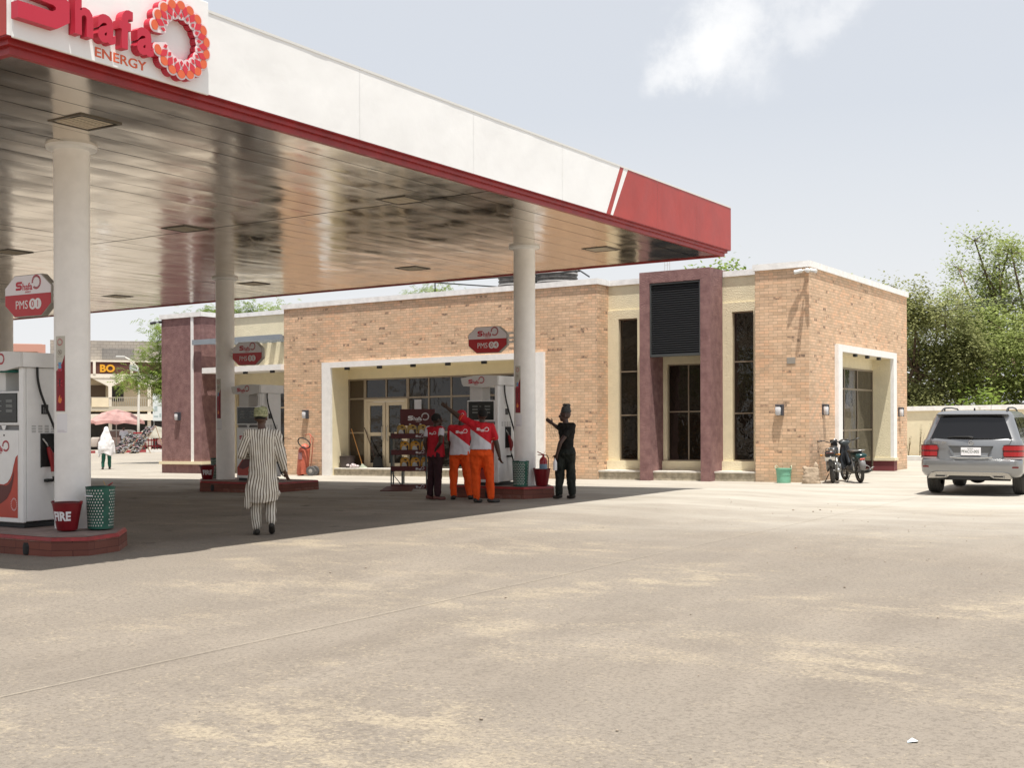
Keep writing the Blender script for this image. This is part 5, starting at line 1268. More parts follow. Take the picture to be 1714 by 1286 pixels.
    # wheels
    for sx in (-1, 1):
        for y in (0.0, 2.755):
            cx = sx*.785; mb = MB(); prof = [(.20,-.115),(.335,-.115),(.355,-.095),(.360,-.06)]
            for g_ in (-.05,-.02,.01,.04): prof += [(.360,g_-.008),(.350,g_-.004),(.350,g_+.004),(.360,g_+.008)]
            prof += [(.360,.06),(.355,.095),(.335,.115),(.20,.115)]
            mb.lathe(prof, (cx, y, .36), 40, 'x'); wh = mb.build('wheel', mat('tyre_dusty', (.075,.072,.066), .85), r, smooth=30)
            mb = MB(); mb.lathe([(.02,.10*sx),(.05,.10*sx),(.08,.08*sx),(.22,.105*sx),(.235,.095*sx)], (cx, y, .36), 20, 'x'); mb.build('rim', mat('alloy', (.35,.35,.34), .35, metal=.8), wh, smooth=30)
            mb = MB(); P = [(y+.43*math.cos(a), .36+.40*math.sin(a)) for a in [math.pi*k/16 for k in range(17)]]; mb.prism(P, 'x', *sorted((sx*.80, sx*.921))); mb.build('wheel_arch', M_CB, r)
    # roof rails, aerial, mirrors
    for sx in (-1, 1):
        mb = MB(); mb.tube([(sx*.60,-.46,1.575), (sx*.59,-.40,1.63), (sx*.585,-.15,1.665), (sx*.575,.5,1.675), (sx*.56,1.1,1.655), (sx*.56,1.35,1.60)], .014, 8); mb.tube([(sx*.585,-.18,1.60), (sx*.585,-.15,1.665)], .013, 8); mb.build('roof_rail', M_CB, r, smooth=True)
        mb = MB(); mb.bbox(*sorted((sx*.90, sx*1.08)), 1.72, 1.82, 1.06, 1.20, .03); mb.build('mirror', M_CP, r, smooth=50)
    mb = MB(); mb.prism([(-.38,1.605),(-.28,1.605),(-.36,1.665),(-.38,1.66)], 'x', -.012, .012); mb.build('roof_aerial', M_CB, r)
    mb = MB(); mb.tube([(.30,-.38,1.60), (.30,-.33,1.74)], .003, 6); mb.build('whip_aerial', M_CB, r)
    return r
build_car()

# ------------------------------------------------------------------ two motorcycles
M_BK = mat('bike_black', (.012,.013,.014), .3, coat=.4); M_TYR = mat('bike_tyre', (.05,.046,.042), .85, var=.2, vscale=8); M_SIL = mat('bike_silver', (.42,.42,.41), .35, metal=.8); M_RIMB = mat('bike_rim', (.20,.19,.18), .4, metal=.7)
def wheel(par, y, rad, tw, z):
    mb = MB(); P = []
    for k in range(10): a = 2*math.pi*k/10; P.append((rad-tw*.5+tw*.5*math.cos(a), tw*.5*math.sin(a)))
    P.append(P[0]); mb.lathe(P, (0,y,z), 36, 'x'); wh = mb.build('wheel', M_TYR, par, smooth=True)
    mb = MB(); mb.lathe([(rad-tw-.015,-.02),(rad-tw+.01,-.03),(rad-tw+.01,.03),(rad-tw-.015,.02)], (0,y,z), 36, 'x'); mb.tube([(-.06,y,z),(.06,y,z)], .03, 12)
    for k in range(10): a = 2*math.pi*k/10; mb.tube([(0,y,z), (0,y+(rad-tw)*math.cos(a), z+(rad-tw)*math.sin(a))], .006, 4)
    mb.build('rim', M_RIMB, wh, smooth=30)
def roadster(x, y, rz, lean, lab):
    r = thing('motorcycle', lab, 'motorcycle', (x, y, 0), rz); r.rotation_euler = (0, lean, rz)
    wheel(r, 0, .30, .10, .30); wheel(r, 1.26, .30, .085, .30)
    mb = MB(); mb.tube([(0,.08,.62),(0,.30,.70),(0,.72,.66),(0,.96,.86)], .03, 8); mb.tube([(0,.35,.66),(0,.42,.34),(0,.80,.30),(0,.94,.80)], .022, 8)
    for s_ in (-.11,.11): mb.tube([(s_,0,.30),(s_,.42,.36)], .02, 8); mb.tube([(s_,-.06,.58),(s_*.8,.35,.64)], .016, 8)
    mb.build('frame', M_BK, r, smooth=True)
    for s_ in (-.12,.12): mb = MB(); mb.tube([(s_,0,.33),(s_,.06,.62)], .022, 8); mb.build('shock_absorber', M_SIL, r, smooth=True)
    mb = MB(); mb.bbox(-.13,.13,.42,.82,.26,.48,.03); mb.bbox(-.075,.075,.58,.74,.46,.66,.02); mb.ell((.15,.60,.36),(.03,.12,.10)); mb.ell((-.15,.60,.36),(.03,.12,.10)); mb.build('engine', M_SIL, r, smooth=40)
    mb = MB(); mb.loft([((0,.70,.66), .08,.16,.8), ((0,.70,.74), .13,.22,.8), ((0,.71,.84), .12,.20,.8), ((0,.72,.90), .06,.10,.8)], 20); mb.build('fuel_tank', M_BK, r, smooth=50)
    mb = MB(); mb.loft([((0,.15,.70), .09,.34,.6), ((0,.14,.75), .125,.36,.6), ((0,.14,.80), .12,.35,.6), ((0,.16,.815), .07,.28,.6)], 24); mb.build('seat', M_BK, r, smooth=50)
    mb = MB(); mb.tube([(0,-.26,.42),(0,-.33,.55),(0,-.30,.64),(0,-.12,.66)], [.075,.085,.09,.07], 10); mb.build('rear_mudguard', M_BK, r, smooth=True)
    mb = MB(); mb.bbox(-.12,.12,-.36,-.22,.64,.80,.03); tl = mb.build('tail_unit', M_BK, r, smooth=40)
    mb = MB(); mb.bbox(-.09,.09,-.375,-.35,.735,.765,.008); mb.build('tail_light', mat('bike_lamp', (.14,.06,.05), .2), tl)
    mb = MB(); mb.bbox(-.125,.125,-.385,-.372,.56,.645,.003); pl = mb.build('number_plate', mat('dusty_plate', (.50,.47,.41), .7, var=.2, vscale=30), r)
    mb = MB(); mb.ell((-.02,-.36,.50), (.035,.01,.03)); mb.build('reflector', M_PAPER, r)
    for s_ in (-1,1): mb = MB(); mb.tube([(s_*.12,-.28,.70),(s_*.19,-.29,.70)], .01, 6); mb.ell((s_*.21,-.29,.70),(.035,.03,.025)); mb.build('indicator', mat('amber', (.45,.20,.04), .3), r, smooth=True)
    mb = MB(); mb.tube([(0,-.42,.86),(.0,-.30,.86),(.10,-.05,.86),(.13,.05,.80)], .012, 6); mb.tube([(.0,-.30,.86),(-.10,-.05,.86),(-.13,.05,.80)], .012, 6); mb.build('grab_rail', M_SIL, r, smooth=True)
    for s_ in (-.075,.075): mb = MB(); mb.tube([(s_,1.26,.30),(s_,1.02,.86)], [.024,.02], 8); mb.build('fork', M_SIL, r, smooth=True)
    mb = MB(); mb.tube([(-.36,.80,1.03),(-.22,.88,1.03),(-.10,.96,.98),(.10,.96,.98),(.22,.88,1.03),(.36,.80,1.03)], .012, 8); mb.tube([(-.38,.79,1.03),(-.27,.85,1.03)], .018, 8); mb.tube([(.38,.79,1.03),(.27,.85,1.03)], .018, 8); mb.build('handlebar', M_BK, r, smooth=True)
    mb = MB(); mb.ell((0,1.08,.92),(.09,.08,.09)); mb.bbox(-.09,.09,.98,1.06,.98,1.05,.01); mb.build('headlight', M_BK, r, smooth=True)
    mb = MB(); mb.tube([(.12,.55,.30),(.15,.35,.27),(.16,-.10,.30),(.165,-.28,.33)], [.02,.03,.045,.04], 10); mb.build('exhaust', M_SIL, r, smooth=True)
    mb = MB(); mb.tube([(0,1.46,.62),(0,1.32,.645),(0,1.14,.60)], [.05,.06,.05], 10); mb.build('front_mudguard', M_BK, r, smooth=True)
    mb = MB(); mb.tube([(-.12,.40,.22),(-.24,.40,.0)], .012, 6); mb.build('side_stand', M_DARK, r)
    return r
roadster(-9.30, 29.45, R(13), R(-4), 'black motorcycle with pale number plate, left of the pair by the shop corner')
def scooter(x, y, rz, lean, lab):
    r = thing('motorcycle', lab, 'motorcycle', (x, y, 0), rz); r.rotation_euler = (0, lean, rz)
    wheel(r, 0, .29, .085, .29); wheel(r, 1.22, .29, .075, .29)
    mb = MB(); mb.tube([(0,.05,.56),(0,.35,.55),(0,.75,.42),(0,.98,.80)], .04, 8)
    for s_ in (-.10,.10): mb.tube([(s_,0,.29),(s_,.42,.33)], .018, 8)
    mb.build('frame', M_BK, r, smooth=True)
    for s_ in (-.12,.12): mb = MB(); mb.tube([(s_,0,.31),(s_,.10,.60)], .022, 8); mb.build('shock_absorber', M_SIL, r, smooth=True)
    mb = MB(); mb.bbox(-.09,.09,.42,.78,.24,.40,.03); mb.build('engine', mat('engine_grey', (.18,.18,.17), .5, metal=.5), r, smooth=40)
    mb = MB(); mb.loft([((0,.10,.55), .10,.30,.7), ((0,.08,.66), .14,.38,.7), ((0,.10,.74), .13,.36,.7)], 24); mb.build('side_fairing', mat('bike_green_black', (.010,.030,.028), .3, coat=.5), r, smooth=50)
    mb = MB(); mb.loft([((0,.20,.745), .12,.36,.6), ((0,.20,.80), .13,.37,.6), ((0,.22,.825), .09,.32,.6)], 24); mb.build('seat', M_BK, r, smooth=50)
    mb = MB(); mb.loft([((0,.86,.34), .16,.03,.8), ((0,.93,.55), .20,.04,.8), ((0,.99,.80), .13,.06,.8), ((0,1.0,.92), .09,.07,.8)], 20); mb.build('leg_shield', M_BK, r, smooth=50)
    mb = MB(); mb.loft([((0,.98,.90), .09,.09,.8), ((0,.96,.97), .15,.09,.8), ((0,.98,1.03), .11,.08,.8), ((0,.98,1.06), .05,.04,.8)], 20); mb.build('headlight_cowl', mat('bike_slate', (.045,.055,.058), .35), r, smooth=50)
    mb = MB(); mb.tube([(-.34,.80,1.06),(-.22,.88,1.02),(-.10,.95,1.0),(.10,.95,1.0),(.22,.88,1.02),(.34,.80,1.06)], .015, 8); mb.build('handlebar', M_BK, r, smooth=True)
    mb = MB(); mb.tube([(0,-.30,.34),(0,-.33,.46),(0,-.26,.56),(0,-.10,.60)], [.06,.075,.08,.06], 10); mb.build('rear_mudguard', mat('guard_grey', (.20,.20,.20), .5), r, smooth=True)
    mb = MB(); mb.bbox(-.13,.13,-.33,-.18,.62,.72,.03); tl = mb.build('tail_unit', mat('tail_teal', (.015,.05,.05), .25), r, smooth=40)
    mb = MB(); mb.bbox(-.06,.06,-.345,-.325,.575,.615,.008); mb.build('tail_light', mat('bike_lamp_red', (.50,.06,.03), .3), tl)
    mb = MB(); mb.tube([(-.14,.10,.78),(-.13,-.16,.80),(0,-.28,.81),(.13,-.16,.80),(.14,.10,.78)], .014, 8); mb.build('grab_rail', M_SIL, r, smooth=True)
    for s_ in (-.07,.07): mb = MB(); mb.tube([(s_,1.22,.29),(s_,1.03,.80)], [.022,.018], 8); mb.build('fork', M_BK, r, smooth=True)
    mb = MB(); mb.tube([(.10,.50,.26),(.15,.30,.22),(.17,-.10,.27),(.175,-.32,.31)], [.018,.03,.045,.038], 10); mb.build('exhaust', mat('exhaust_dark', (.08,.08,.08), .4, metal=.5), r, smooth=True)
    mb = MB(); P = [(.26+.09*math.cos(t), .25, .30+.09*math.sin(t)) for t in [2*math.pi*k/16 for k in range(16)]]; mb.tube(P, .010, 6, closed=True); mb.tube([(.10,.25,.30),(.18,.25,.30)], .01, 6); mb.tube([(.34,.26,.30),(.46,.26,.34)], .008, 6); mb.build('crash_guard', M_SIL, r, smooth=True)
    mb = MB(); mb.tube([(-.10,.40,.22),(-.22,.40,.0)], .012, 6); mb.build('side_stand', M_DARK, r)
    return r
scooter(-8.72, 29.75, R(34), R(-6), 'black underbone motorcycle with red tail lamp, right of the pair by the side portal')

# ------------------------------------------------------------------ trees
M_BARK = mat('bark', (.13,.09,.06), .95, var=.35, vscale=9, bump=.6, bscale=20)
def leafmat(name, c, c2):
    m = mat(name, c, .6, var=.45, vscale=1.1, col2=c2, detail=3, spec=.3)
    b = m.node_tree.nodes['Principled BSDF']; b.inputs['Subsurface Weight'].default_value = 0
    t = m.node_tree; tr = N(t, 'ShaderNodeBsdfTranslucent'); ms = N(t, 'ShaderNodeMixShader'); ms.inputs[0].default_value = .55
    lk = b.inputs['Base Color'].links[0].from_socket; t.links.new(lk, tr.inputs[0])
    out = t.nodes['Material Output']; t.links.new(b.outputs[0], ms.inputs[1]); t.links.new(tr.outputs[0], ms.inputs[2]); t.links.new(ms.outputs[0], out.inputs[0])
    return m
M_LF1 = leafmat('leaf_green', (.28,.345,.095), (.45,.52,.19)); M_LF2 = leafmat('leaf_olive', (.29,.315,.12), (.42,.44,.20)); M_LF3 = leafmat('leaf_bright', (.19,.29,.05), (.33,.43,.10))
def tree(lab, loc, trunk_h, clumps, leaf, m, n_leaf, seed, group=None, tr=.16, limb=True, frond=False):
    """clumps: (x, y, z, rx, ry, rz, weight) in local space"""
    rs = random.Random(seed); r = thing('tree', lab, 'tree', loc, 0, group)
    mb = MB(); top = Vector((rs.uniform(-.2,.2), rs.uniform(-.2,.2), trunk_h))
    mb.tube([(0,0,-.3), (0.03,0,trunk_h*.4), tuple(top)], [tr*1.25, tr, tr*.8], 9)
    lf = MB(); tips = []
    # main limbs: clumps are shared out between a few forks
    K = max(2, min(7, len(clumps)//4)); srt = sorted(clumps, key=lambda q: q[0]+.3*q[2]); gi = {}; nodes = []
    for k in range(K):
        g_ = srt[k*len(srt)//K:(k+1)*len(srt)//K]; cc = Vector((0,0,0))
        for q in g_: cc += Vector(q[:3]); gi[tuple(q[:3])] = k
        cc /= len(g_); nd = top.lerp(cc, .55)+Vector((rs.uniform(-.25,.25), rs.uniform(-.25,.25), rs.uniform(-.3,.1))); nodes.append(nd)
        h0 = top*rs.uniform(.72,.98); mb.tube([tuple(h0), tuple(h0.lerp(nd, .5)+Vector((rs.uniform(-.15,.15),0,rs.uniform(-.1,.2)))), tuple(nd)], [tr*.62, tr*.48, tr*.34], 7)
    for (x, y, z, rx, ry, rz_, wgt) in clumps:
        c_ = Vector((x, y, z)); mid = nodes[gi[(x, y, z)]].lerp(c_, .5)+Vector((rs.uniform(-.3,.3), rs.uniform(-.3,.3), rs.uniform(-.2,.3)))
        mb.tube([tuple(nodes[gi[(x, y, z)]]), tuple(mid), tuple(c_)], [tr*.34, tr*.24, tr*.13], 6)
        nb = max(4, int(wgt*9))
        for k in range(nb):
            d = Vector((rs.gauss(0,1), rs.gauss(0,1), rs.gauss(0,1)+.15)).normalized(); e = c_+Vector((d.x*rx, d.y*ry, d.z*rz_))*rs.uniform(.55,1.05)
            q = c_.lerp(e, .5)+Vector((rs.uniform(-.15,.15), rs.uniform(-.15,.15), rs.uniform(-.1,.15)))
            mb.tube([tuple(c_), tuple(q), tuple(e)], [tr*.08, tr*.05, tr*.02], 4)
            tips.append((q, wgt)); tips.append((e, wgt)); tips.append((e, wgt)); tips.append((q.lerp(e,.5), wgt))
    mb.build('trunk', M_BARK, r, smooth=True)
    tot = len(tips)
    vs = []; fs = []
    for k in range(n_leaf):
        c_, wg = tips[rs.randrange(tot)]
        g_ = Vector((rs.gauss(0,.33), rs.gauss(0,.33), rs.gauss(0,.26)-.05)); p = c_+g_
        # a sprig: small fan of leaflets
        az = rs.uniform(0, 6.28); el = rs.uniform(-.9,.5)
        ax = Vector((math.cos(az)*math.cos(el), math.sin(az)*math.cos(el), math.sin(el)))
        sd = ax.cross(Vector((rs.uniform(-.5,.5), rs.uniform(-.5,.5), 1))).normalized()
        L = leaf*rs.uniform(.7,1.35)
        if frond:
            for s_ in (-1, 1):
                for t_ in (.25,.55,.85):
                    b0 = p+ax*L*t_; tip = b0+(ax*.55+sd*s_*.8).normalized()*L*.5+Vector((0,0,-.18*L)); w_ = ax*L*.075
                    o = len(vs); vs += [b0-w_, b0+w_, tip]; fs.append((o, o+1, o+2))
        else:
            w_ = sd*L*.30; o = len(vs); vs += [p, p+ax*L*.5+w_, p+ax*L, p+ax*L*.5-w_]; fs.append((o, o+1, o+2, o+3))
    lf.add(vs, fs); lf.build('crown', m, r)
    return r
def blob(seed, cx, cz, w_, h_, n, r0, r1, depth=2.0, wgt=1.):
    rs = random.Random(seed); out = []
    for k in range(n):
        a = rs.uniform(0, 6.28); q = math.sqrt(rs.random()); x = cx+w_*q*math.cos(a); z = cz+h_*q*math.sin(a); rr = rs.uniform(r0, r1)
        out.append((x, rs.uniform(-depth, depth), z, rr, rr, rr*.8, wgt))
    return out
GR = 'trees beyond the boundary wall'
# right-hand mass behind the perimeter wall
tree('broad olive green tree rising directly behind the boundary wall left of the car', (-13.0, 51.5, 0), 2.6, blob(1, 0, 4.0, 2.6, 2.4, 22, .8, 1.3), .14, M_LF2, 33000, 31, GR, .2)
tree('dense green tree filling the right edge behind the silver car', (-8.6, 53.0, 0), 3.0, blob(2, 0, 4.2, 3.0, 2.6, 24, .8, 1.4), .145, M_LF1, 35000, 32, GR, .22)
tree('tall sparse tree with open feathery top against the sky at the right', (-11.3, 60, 0), 5.0, blob(3, .3, 7.4, 3.3, 2.6, 34, .6, 1.2, 2.2), .135, M_LF1, 21000, 33, GR, .24)
tree('dense tree far behind the right corner of the shop', (-18.0, 57.0, 0), 3.2, blob(4, .6, 5.9, 2.5, 2.3, 20, .8, 1.2), .14, M_LF1, 17000, 34, GR, .2)
tree('bushy tree beyond the right end of the boundary wall', (-3.2, 54.5, 0), 3.0, blob(5, 0, 4.6, 3.2, 3.0, 24, .8, 1.4), .15, M_LF2, 20000, 35, GR, .2)
tree('second dark tree behind the dense tree at the right edge', (-6.5, 63, 0), 4.0, blob(16, 0, 5.5, 4.5, 3.6, 26, .9, 1.6), .24, M_LF2, 13000, 45, GR, .24)
tree('dark lower tree behind the olive tree', (-15.5, 63, 0), 3.0, blob(17, 0, 3.8, 4.2, 3.0, 22, .9, 1.6), .24, M_LF2, 12000, 46, GR, .24)
tree('small bright yellow green sapling showing above the boundary wall over the car', (-9.55, 48.2, 0), 1.5, [(0,0,2.1,.30,.3,.25,1),(.3,0,2.2,.28,.25,.25,1),(-.25,0,2.0,.25,.25,.25,1),(.1,0,2.35,.25,.2,.2,1)], .20, M_LF3, 420, 36, None, .05)
tree('light green tree top showing between the canopy corner and the roof', (-20.3, 48.8, 0), 5.2, [(-.7,0,7.6,.8,.8,.6,1),(.4,0,7.7,.8,.7,.6,1),(-.1,.4,7.3,.8,.8,.6,1),(1.6,0,7.25,.5,.5,.5,.5)], .20, M_LF3, 1500, 37, None, .14)
tree('bright leafy tree top showing above the shop roof left of centre', (-35.2, 48.2, 0), 6, [(0,0,8.0,.9,.8,.55,1),(.9,0,7.9,.7,.7,.5,1),(-.9,0,7.7,.6,.7,.5,1)], .26, M_LF3, 500, 38, None, .14, frond=True)
# left neem beside the maroon wing
tree('bright neem tree with feathery leaves beside the maroon wing', (-41.3, 38.4, 0), 2.6, [(-1.2,-.6,4.6,.9,.9,.9,1),(-.6,-.5,5.6,.8,.8,.7,1),(.3,0,5.9,.9,.9,.7,1),(1.3,.5,6.3,.8,.8,.6,1),(2.3,1.2,6.5,.8,.7,.5,1),(-.9,-.6,3.7,.7,.7,.7,1),(-.3,-.3,3.1,.6,.6,.6,1),(.4,0,4.6,1,1,.9,1),(3.6,2.2,6.55,.6,.6,.4,.6),(-2.0,-1.1,3.9,.5,.5,.35,.5),(.1,0,2.3,.4,.4,.4,.4),(4.6,3.0,6.45,.5,.5,.35,.5)], .30, M_LF3, 5200, 39, None, .16, frond=True)
# overhead wires beyond the wall
r = thing('overhead_wires', 'thin overhead wires crossing in front of the right hand trees', 'wires', (-9, 49.5, 5.0)); mb = MB()
for k in range(3): mb.tube([(-7.5+k*.15, k*.2, .35+k*.12), (0, .2, .95+k*.08), (9, .4, 1.9+k*.12)], .012, 4)
mb.build('wire', M_DARK, r)

# ------------------------------------------------------------------ the street at the far left
BG = R(50.0)
def bgthing(name, lab, cat, loc, rz=BG, group=None): return thing(name, lab, cat, loc, rz, group)
M_BGC = mat('street_cream', (.76,.66,.48), .85, var=.08, vscale=1.5); M_BGW = mat('street_pale', (.78,.72,.62), .85, var=.08, vscale=1.5); M_BLK = brick_mat('grey_block', (.40,.36,.31), (.33,.30,.27), (.22,.20,.18), .45, .22, .015, bump=.3)
M_BLKD = brick_mat('dark_block', (.24,.225,.21), (.21,.20,.185), (.15,.14,.13), .45, .22, .012, bump=.3); M_SH = mat('shop_dark', (.035,.032,.030), .7, var=.4, vscale=1.2); M_SHB = mat('shutter_brown', (.13,.09,.06), .7)
# local frame: x right, +y away; origin on the ground at picture x=200
b_ = bgthing('street_building', 'two storey cream building with arched balcony, grey block parapet and yellow letters BO', 'building', (-76.3, 64.2, 0))
mb = MB(); mb.box(-5.2, 3.2, 1.4, 9, 0, 6.9); mb.box(-5.2, 3.2, 0, 1.4, 2.95, 3.25); mb.build('wall', M_BGC, b_)
mb = MB(); mb.box(-5.2, 3.05, .3, 6, 6.95, 8.45); mb.box(1.0, 3.4, .45, 6, 6.95, 8.2); mb.build('block_parapet', M_BLK, b_)
mb = MB(); mb.box(-1.45, .95, .27, .32, 7.0, 7.85); mb.build('dark_block_panel', M_BLKD, b_)
mb = MB(); mb.box(-5.2, 3.3, -.1, .4, 6.78, 6.92); mb.box(-5.2,3.3,-.06,.3,5.55,5.85)
for x in (-4.9, -2.0, .75, 3.25): mb.box(x-.10, x+.10, -.10, .25, 5.85, 6.78)
mb.build('sign_frame', M_BGW, b_)
mb = MB(); mb.box(-5.2, 3.3, -.02, .24, 5.85, 6.78); sg = mb.build('sign_board', mat('sign_brown', (.10,.035,.025), .6), b_)
mb = MB(); put(mb, text_geo('BO', .78, .05, bold=.03, wide=1.05), (-1.62,-.025,6.02), (1,0,0), (0,0,1), (0,-1,0)); mb.build('yellow_letters', mat('sign_yellow', (.75,.36,.02), .5), sg)
mb = MB()
for cx in (-7.0, -3.9, -.95+.0, 2.05, 5.0):
    pass
for c0 in (-3.7, -.85, 2.05):      # columns with flared heads
    mb.box(c0-.13, c0+.13, -.02, .24, 0, 4.9); mb.prism([(c0-.14,4.9),(c0+.14,4.9),(c0+1.42,5.56),(c0-1.42,5.56)], 'y', -.02, .24)
mb.build('balcony_columns', M_BGW, b_)
mb = MB(); mb.box(-5.2, 3.3, -.08, .1, 3.0, 3.35); mb.box(-5.2,3.3,-.05,.0,4.0,4.06)
for k in range(52): x = -5.1+k*.16; mb.box(x-.022, x+.022, -.04, -.01, 3.35, 4.0)
mb.build('balcony_railing', mat('rail_pale', (.46,.42,.34), .7), b_)
mb = MB(); mb.box(-2.35,-1.2,1.3,1.39,3.6,5.0); mb.build('window', M_SHB, b_)
mb = MB(); mb.box(-.75,.15,1.32,1.38,3.75,4.95); mb.build('window', M_SH, b_)
mb = MB(); mb.box(-5.2, 3.2, 1.25, 1.39, 0, 2.9); mb.build('shop_opening', M_SH, b_)
mb = MB(); mb.box(-2.2,-.95,-.12,-.09,3.3,4.0); mb.build('balcony_plaque', M_BGC, b_)
mb = MB(); mb.box(-5.2, 3.2, -.4, .1, 2.25, 2.75); mb.build('fascia_board', M_BGW, b_)
b_ = bgthing('street_building', 'dark shop front half hidden behind the neem tree with a yellow strip sign', 'building', (-76.3+3.4*math.cos(BG), 64.2+3.4*math.sin(BG), 0))
mb = MB(); mb.box(0.1, 14, 1.0, 7, 0, 5.6); mb.build('wall', mat('street_tan', (.30,.26,.20), .9, var=.2), b_)
mb = MB(); mb.box(.3, 13, .9, .99, 0, 2.6); mb.build('shop_opening', M_SH, b_)
mb = MB(); mb.box(.6, 6, .7, .98, 2.7, 3.1); mb.build('yellow_sign', mat('strip_yellow', (.62,.36,.03), .6), b_)
mb = MB(); mb.box(.1, 9, .0, .08, 3.4, 4.2); mb.build('railing', mat('rail_dark', (.05,.05,.05), .6), b_)
b_ = bgthing('street_building', 'pink two storey building seen between the left columns', 'building', (-75.4, 51.5, 0), R(54))
mb = MB(); mb.box(-12, 3.9, 0, 8, 0, 7.6); mb.build('wall', mat('pink_wall', (.62,.47,.39), .85, var=.06), b_)
mb = MB(); mb.box(-12, 4.1, -.25, .0, 7.05, 7.55); mb.box(3.6,4.1,-.25,.0,0,7.05); mb.build('pink_trim', mat('salmon_trim', (.50,.26,.20), .8), b_)
for k in range(4):
    mb = MB(); x = -6.6+k*2.75; mb.box(x, x+1.3, -.03, .02, 4.9, 6.15); mb.build('window', mat('brown_shutter', (.17,.075,.055), .7), b_)
# street lamp
r = bgthing('street_lamp', 'white street lamp pole with a bent arm in front of the cream building', 'street lamp', (-65.6, 56.6, 0))
mb = MB(); mb.tube([(0,0,0), (0.0,0,2.0), (0.06,0,5.3), (-.05,0,5.75), (-.45,0,6.2), (-.9,0,6.45)], [.10,.09,.07,.06,.05,.04], 10); pl = mb.build('pole', mat('pole_white', (.68,.66,.60), .5), r, smooth=True)
mb = MB(); mb.bbox(-1.45,-.85,-.10,.10,6.36,6.50,.03); mb.build('lamp_head', mat('lamp_grey', (.40,.40,.38), .5), r)
mb = MB(); mb.add([(-.55,-.3,5.55),(.05,-.3,5.45),(.05,.3,5.85),(-.55,.3,5.95)], [(0,1,2,3)]); mb.build('solar_panel', mat('panel_grey', (.22,.23,.24), .4), r)
# market umbrella
r = bgthing('market_umbrella', 'large faded pink market umbrella over a street stall', 'umbrella', (-67.7, 56.5, 0))
mb = MB(); vs = [(0,0,2.95)]; nn_ = 8
for ring_i, (rr, zz) in enumerate(((1.0,2.66),(1.85,2.10))):
    for k in range(nn_*4): a = 2*math.pi*k/(nn_*4); sag = .10*abs(math.sin(a*nn_/2))*(ring_i+.5); vs.append((rr*(1-sag*.5)*math.cos(a), rr*(1-sag*.5)*math.sin(a), zz+sag*.6))
n_ = nn_*4; fs = [(0, 1+k, 1+(k+1) % n_) for k in range(n_)]+[(1+k, 1+n_+k, 1+n_+(k+1) % n_, 1+(k+1) % n_) for k in range(n_)]
mb.add(vs, fs)
vs2 = []; 
for k in range(n_): a = 2*math.pi*k/n_; x, y, z = vs[1+n_+k]; vs2 += [(x,y,z), (x*1.01,y*1.01,z-.20-.05*math.sin(a*5))]
mb.add(vs2, [(2*k, 2*k+1, 2*((k+1) % n_)+1, 2*((k+1) % n_)) for k in range(n_)])
mb.build('umbrella_cloth', leafmat('umbrella_pink', (.86,.52,.50), (.90,.60,.56)), r)
mb = MB(); mb.tube([(0,0,0),(0,0,2.95)], .03, 8); mb.build('pole', M_SIL, r)
r = bgthing('white_parasol', 'low white parasol behind the red barrier', 'umbrella', (-64.6, 57.2, 0))
mb = MB(); mb.lathe([(0,1.75),(.6,1.62),(1.1,1.25),(1.25,.95)], seg=20); mb.build('parasol_cloth', leafmat('parasol_white', (.66,.64,.52), (.72,.70,.60)), r, smooth=True)
mb = MB(); mb.tube([(0,0,0),(0,0,1.75)], .02, 6); mb.build('pole', M_SIL, r)
# leaning A-frame boards covered with small goods
def goods_board(loc, lab, wd, hgt, seed, lean):
    r = bgthing('goods_board', lab, 'display board', loc, BG, 'leaning boards of goods on the street'); rs = random.Random(seed)
    mb = MB(); mb.add([(0,0,0),(wd,0,0),(wd+lean,.5,hgt),(lean,.5,hgt),(0,.05,0),(wd,.05,0),(wd+lean,.55,hgt),(lean,.55,hgt)], [(0,1,2,3),(4,7,6,5),(0,4,5,1),(3,2,6,7),(0,3,7,4),(1,5,6,2)]); mb.build('board', M_BLACK, r)
    cols = [('goods_white',(.34,.34,.34)),('goods_pink',(.26,.16,.18)),('goods_grey',(.10,.10,.11)),('goods_gold',(.20,.16,.11))]
    for ci, (nm, c_) in enumerate(cols):
        mb = MB()
        for k in range(34):
            u, v = rs.random(), rs.random(); x = u*wd+lean*v; z = v*hgt; y = .5*v-.05; s_ = rs.uniform(.03,.07); mb.bbox(x-s_, x+s_, y-.04, y, z-s_*.6, z+s_*.6, .01)
        o = mb.build('goods', mat(nm, c_, .6), r)
    mb = MB(); mb.tube([(wd,0,0),(wd+lean,.5,hgt)], .03, 6); mb.tube([(wd+lean,.5,hgt),(wd+lean+.55,.6,0)], .03, 6); mb.build('prop', mat('prop_wood', (.40,.28,.18), .8), r)
goods_board((-62.9, 51.9, 0), 'long board crowded with pale small goods leaning on the street', .9, 1.25, 3, 1.1)
goods_board((-62.2, 52.9, 0), 'dark leaning board with silver goods beside the red barrier', .55, 1.75, 4, 1.1)
r = bgthing('red_barrier', 'red metal barrier fence along the far kerb', 'barrier', (-64.5, 56.4, 0))
mb = MB()
for z in (.35,.75,1.25): mb.box(-.9,2.6,0,.05,z,z+.09)
for k in range(19): x = -.9+k*.19; mb.box(x, x+.05, .0, .04, .1, 1.3)
mb.build('barrier_rail', mat('barrier_red', (.30,.012,.02), .5), r)
rs = random.Random(8)
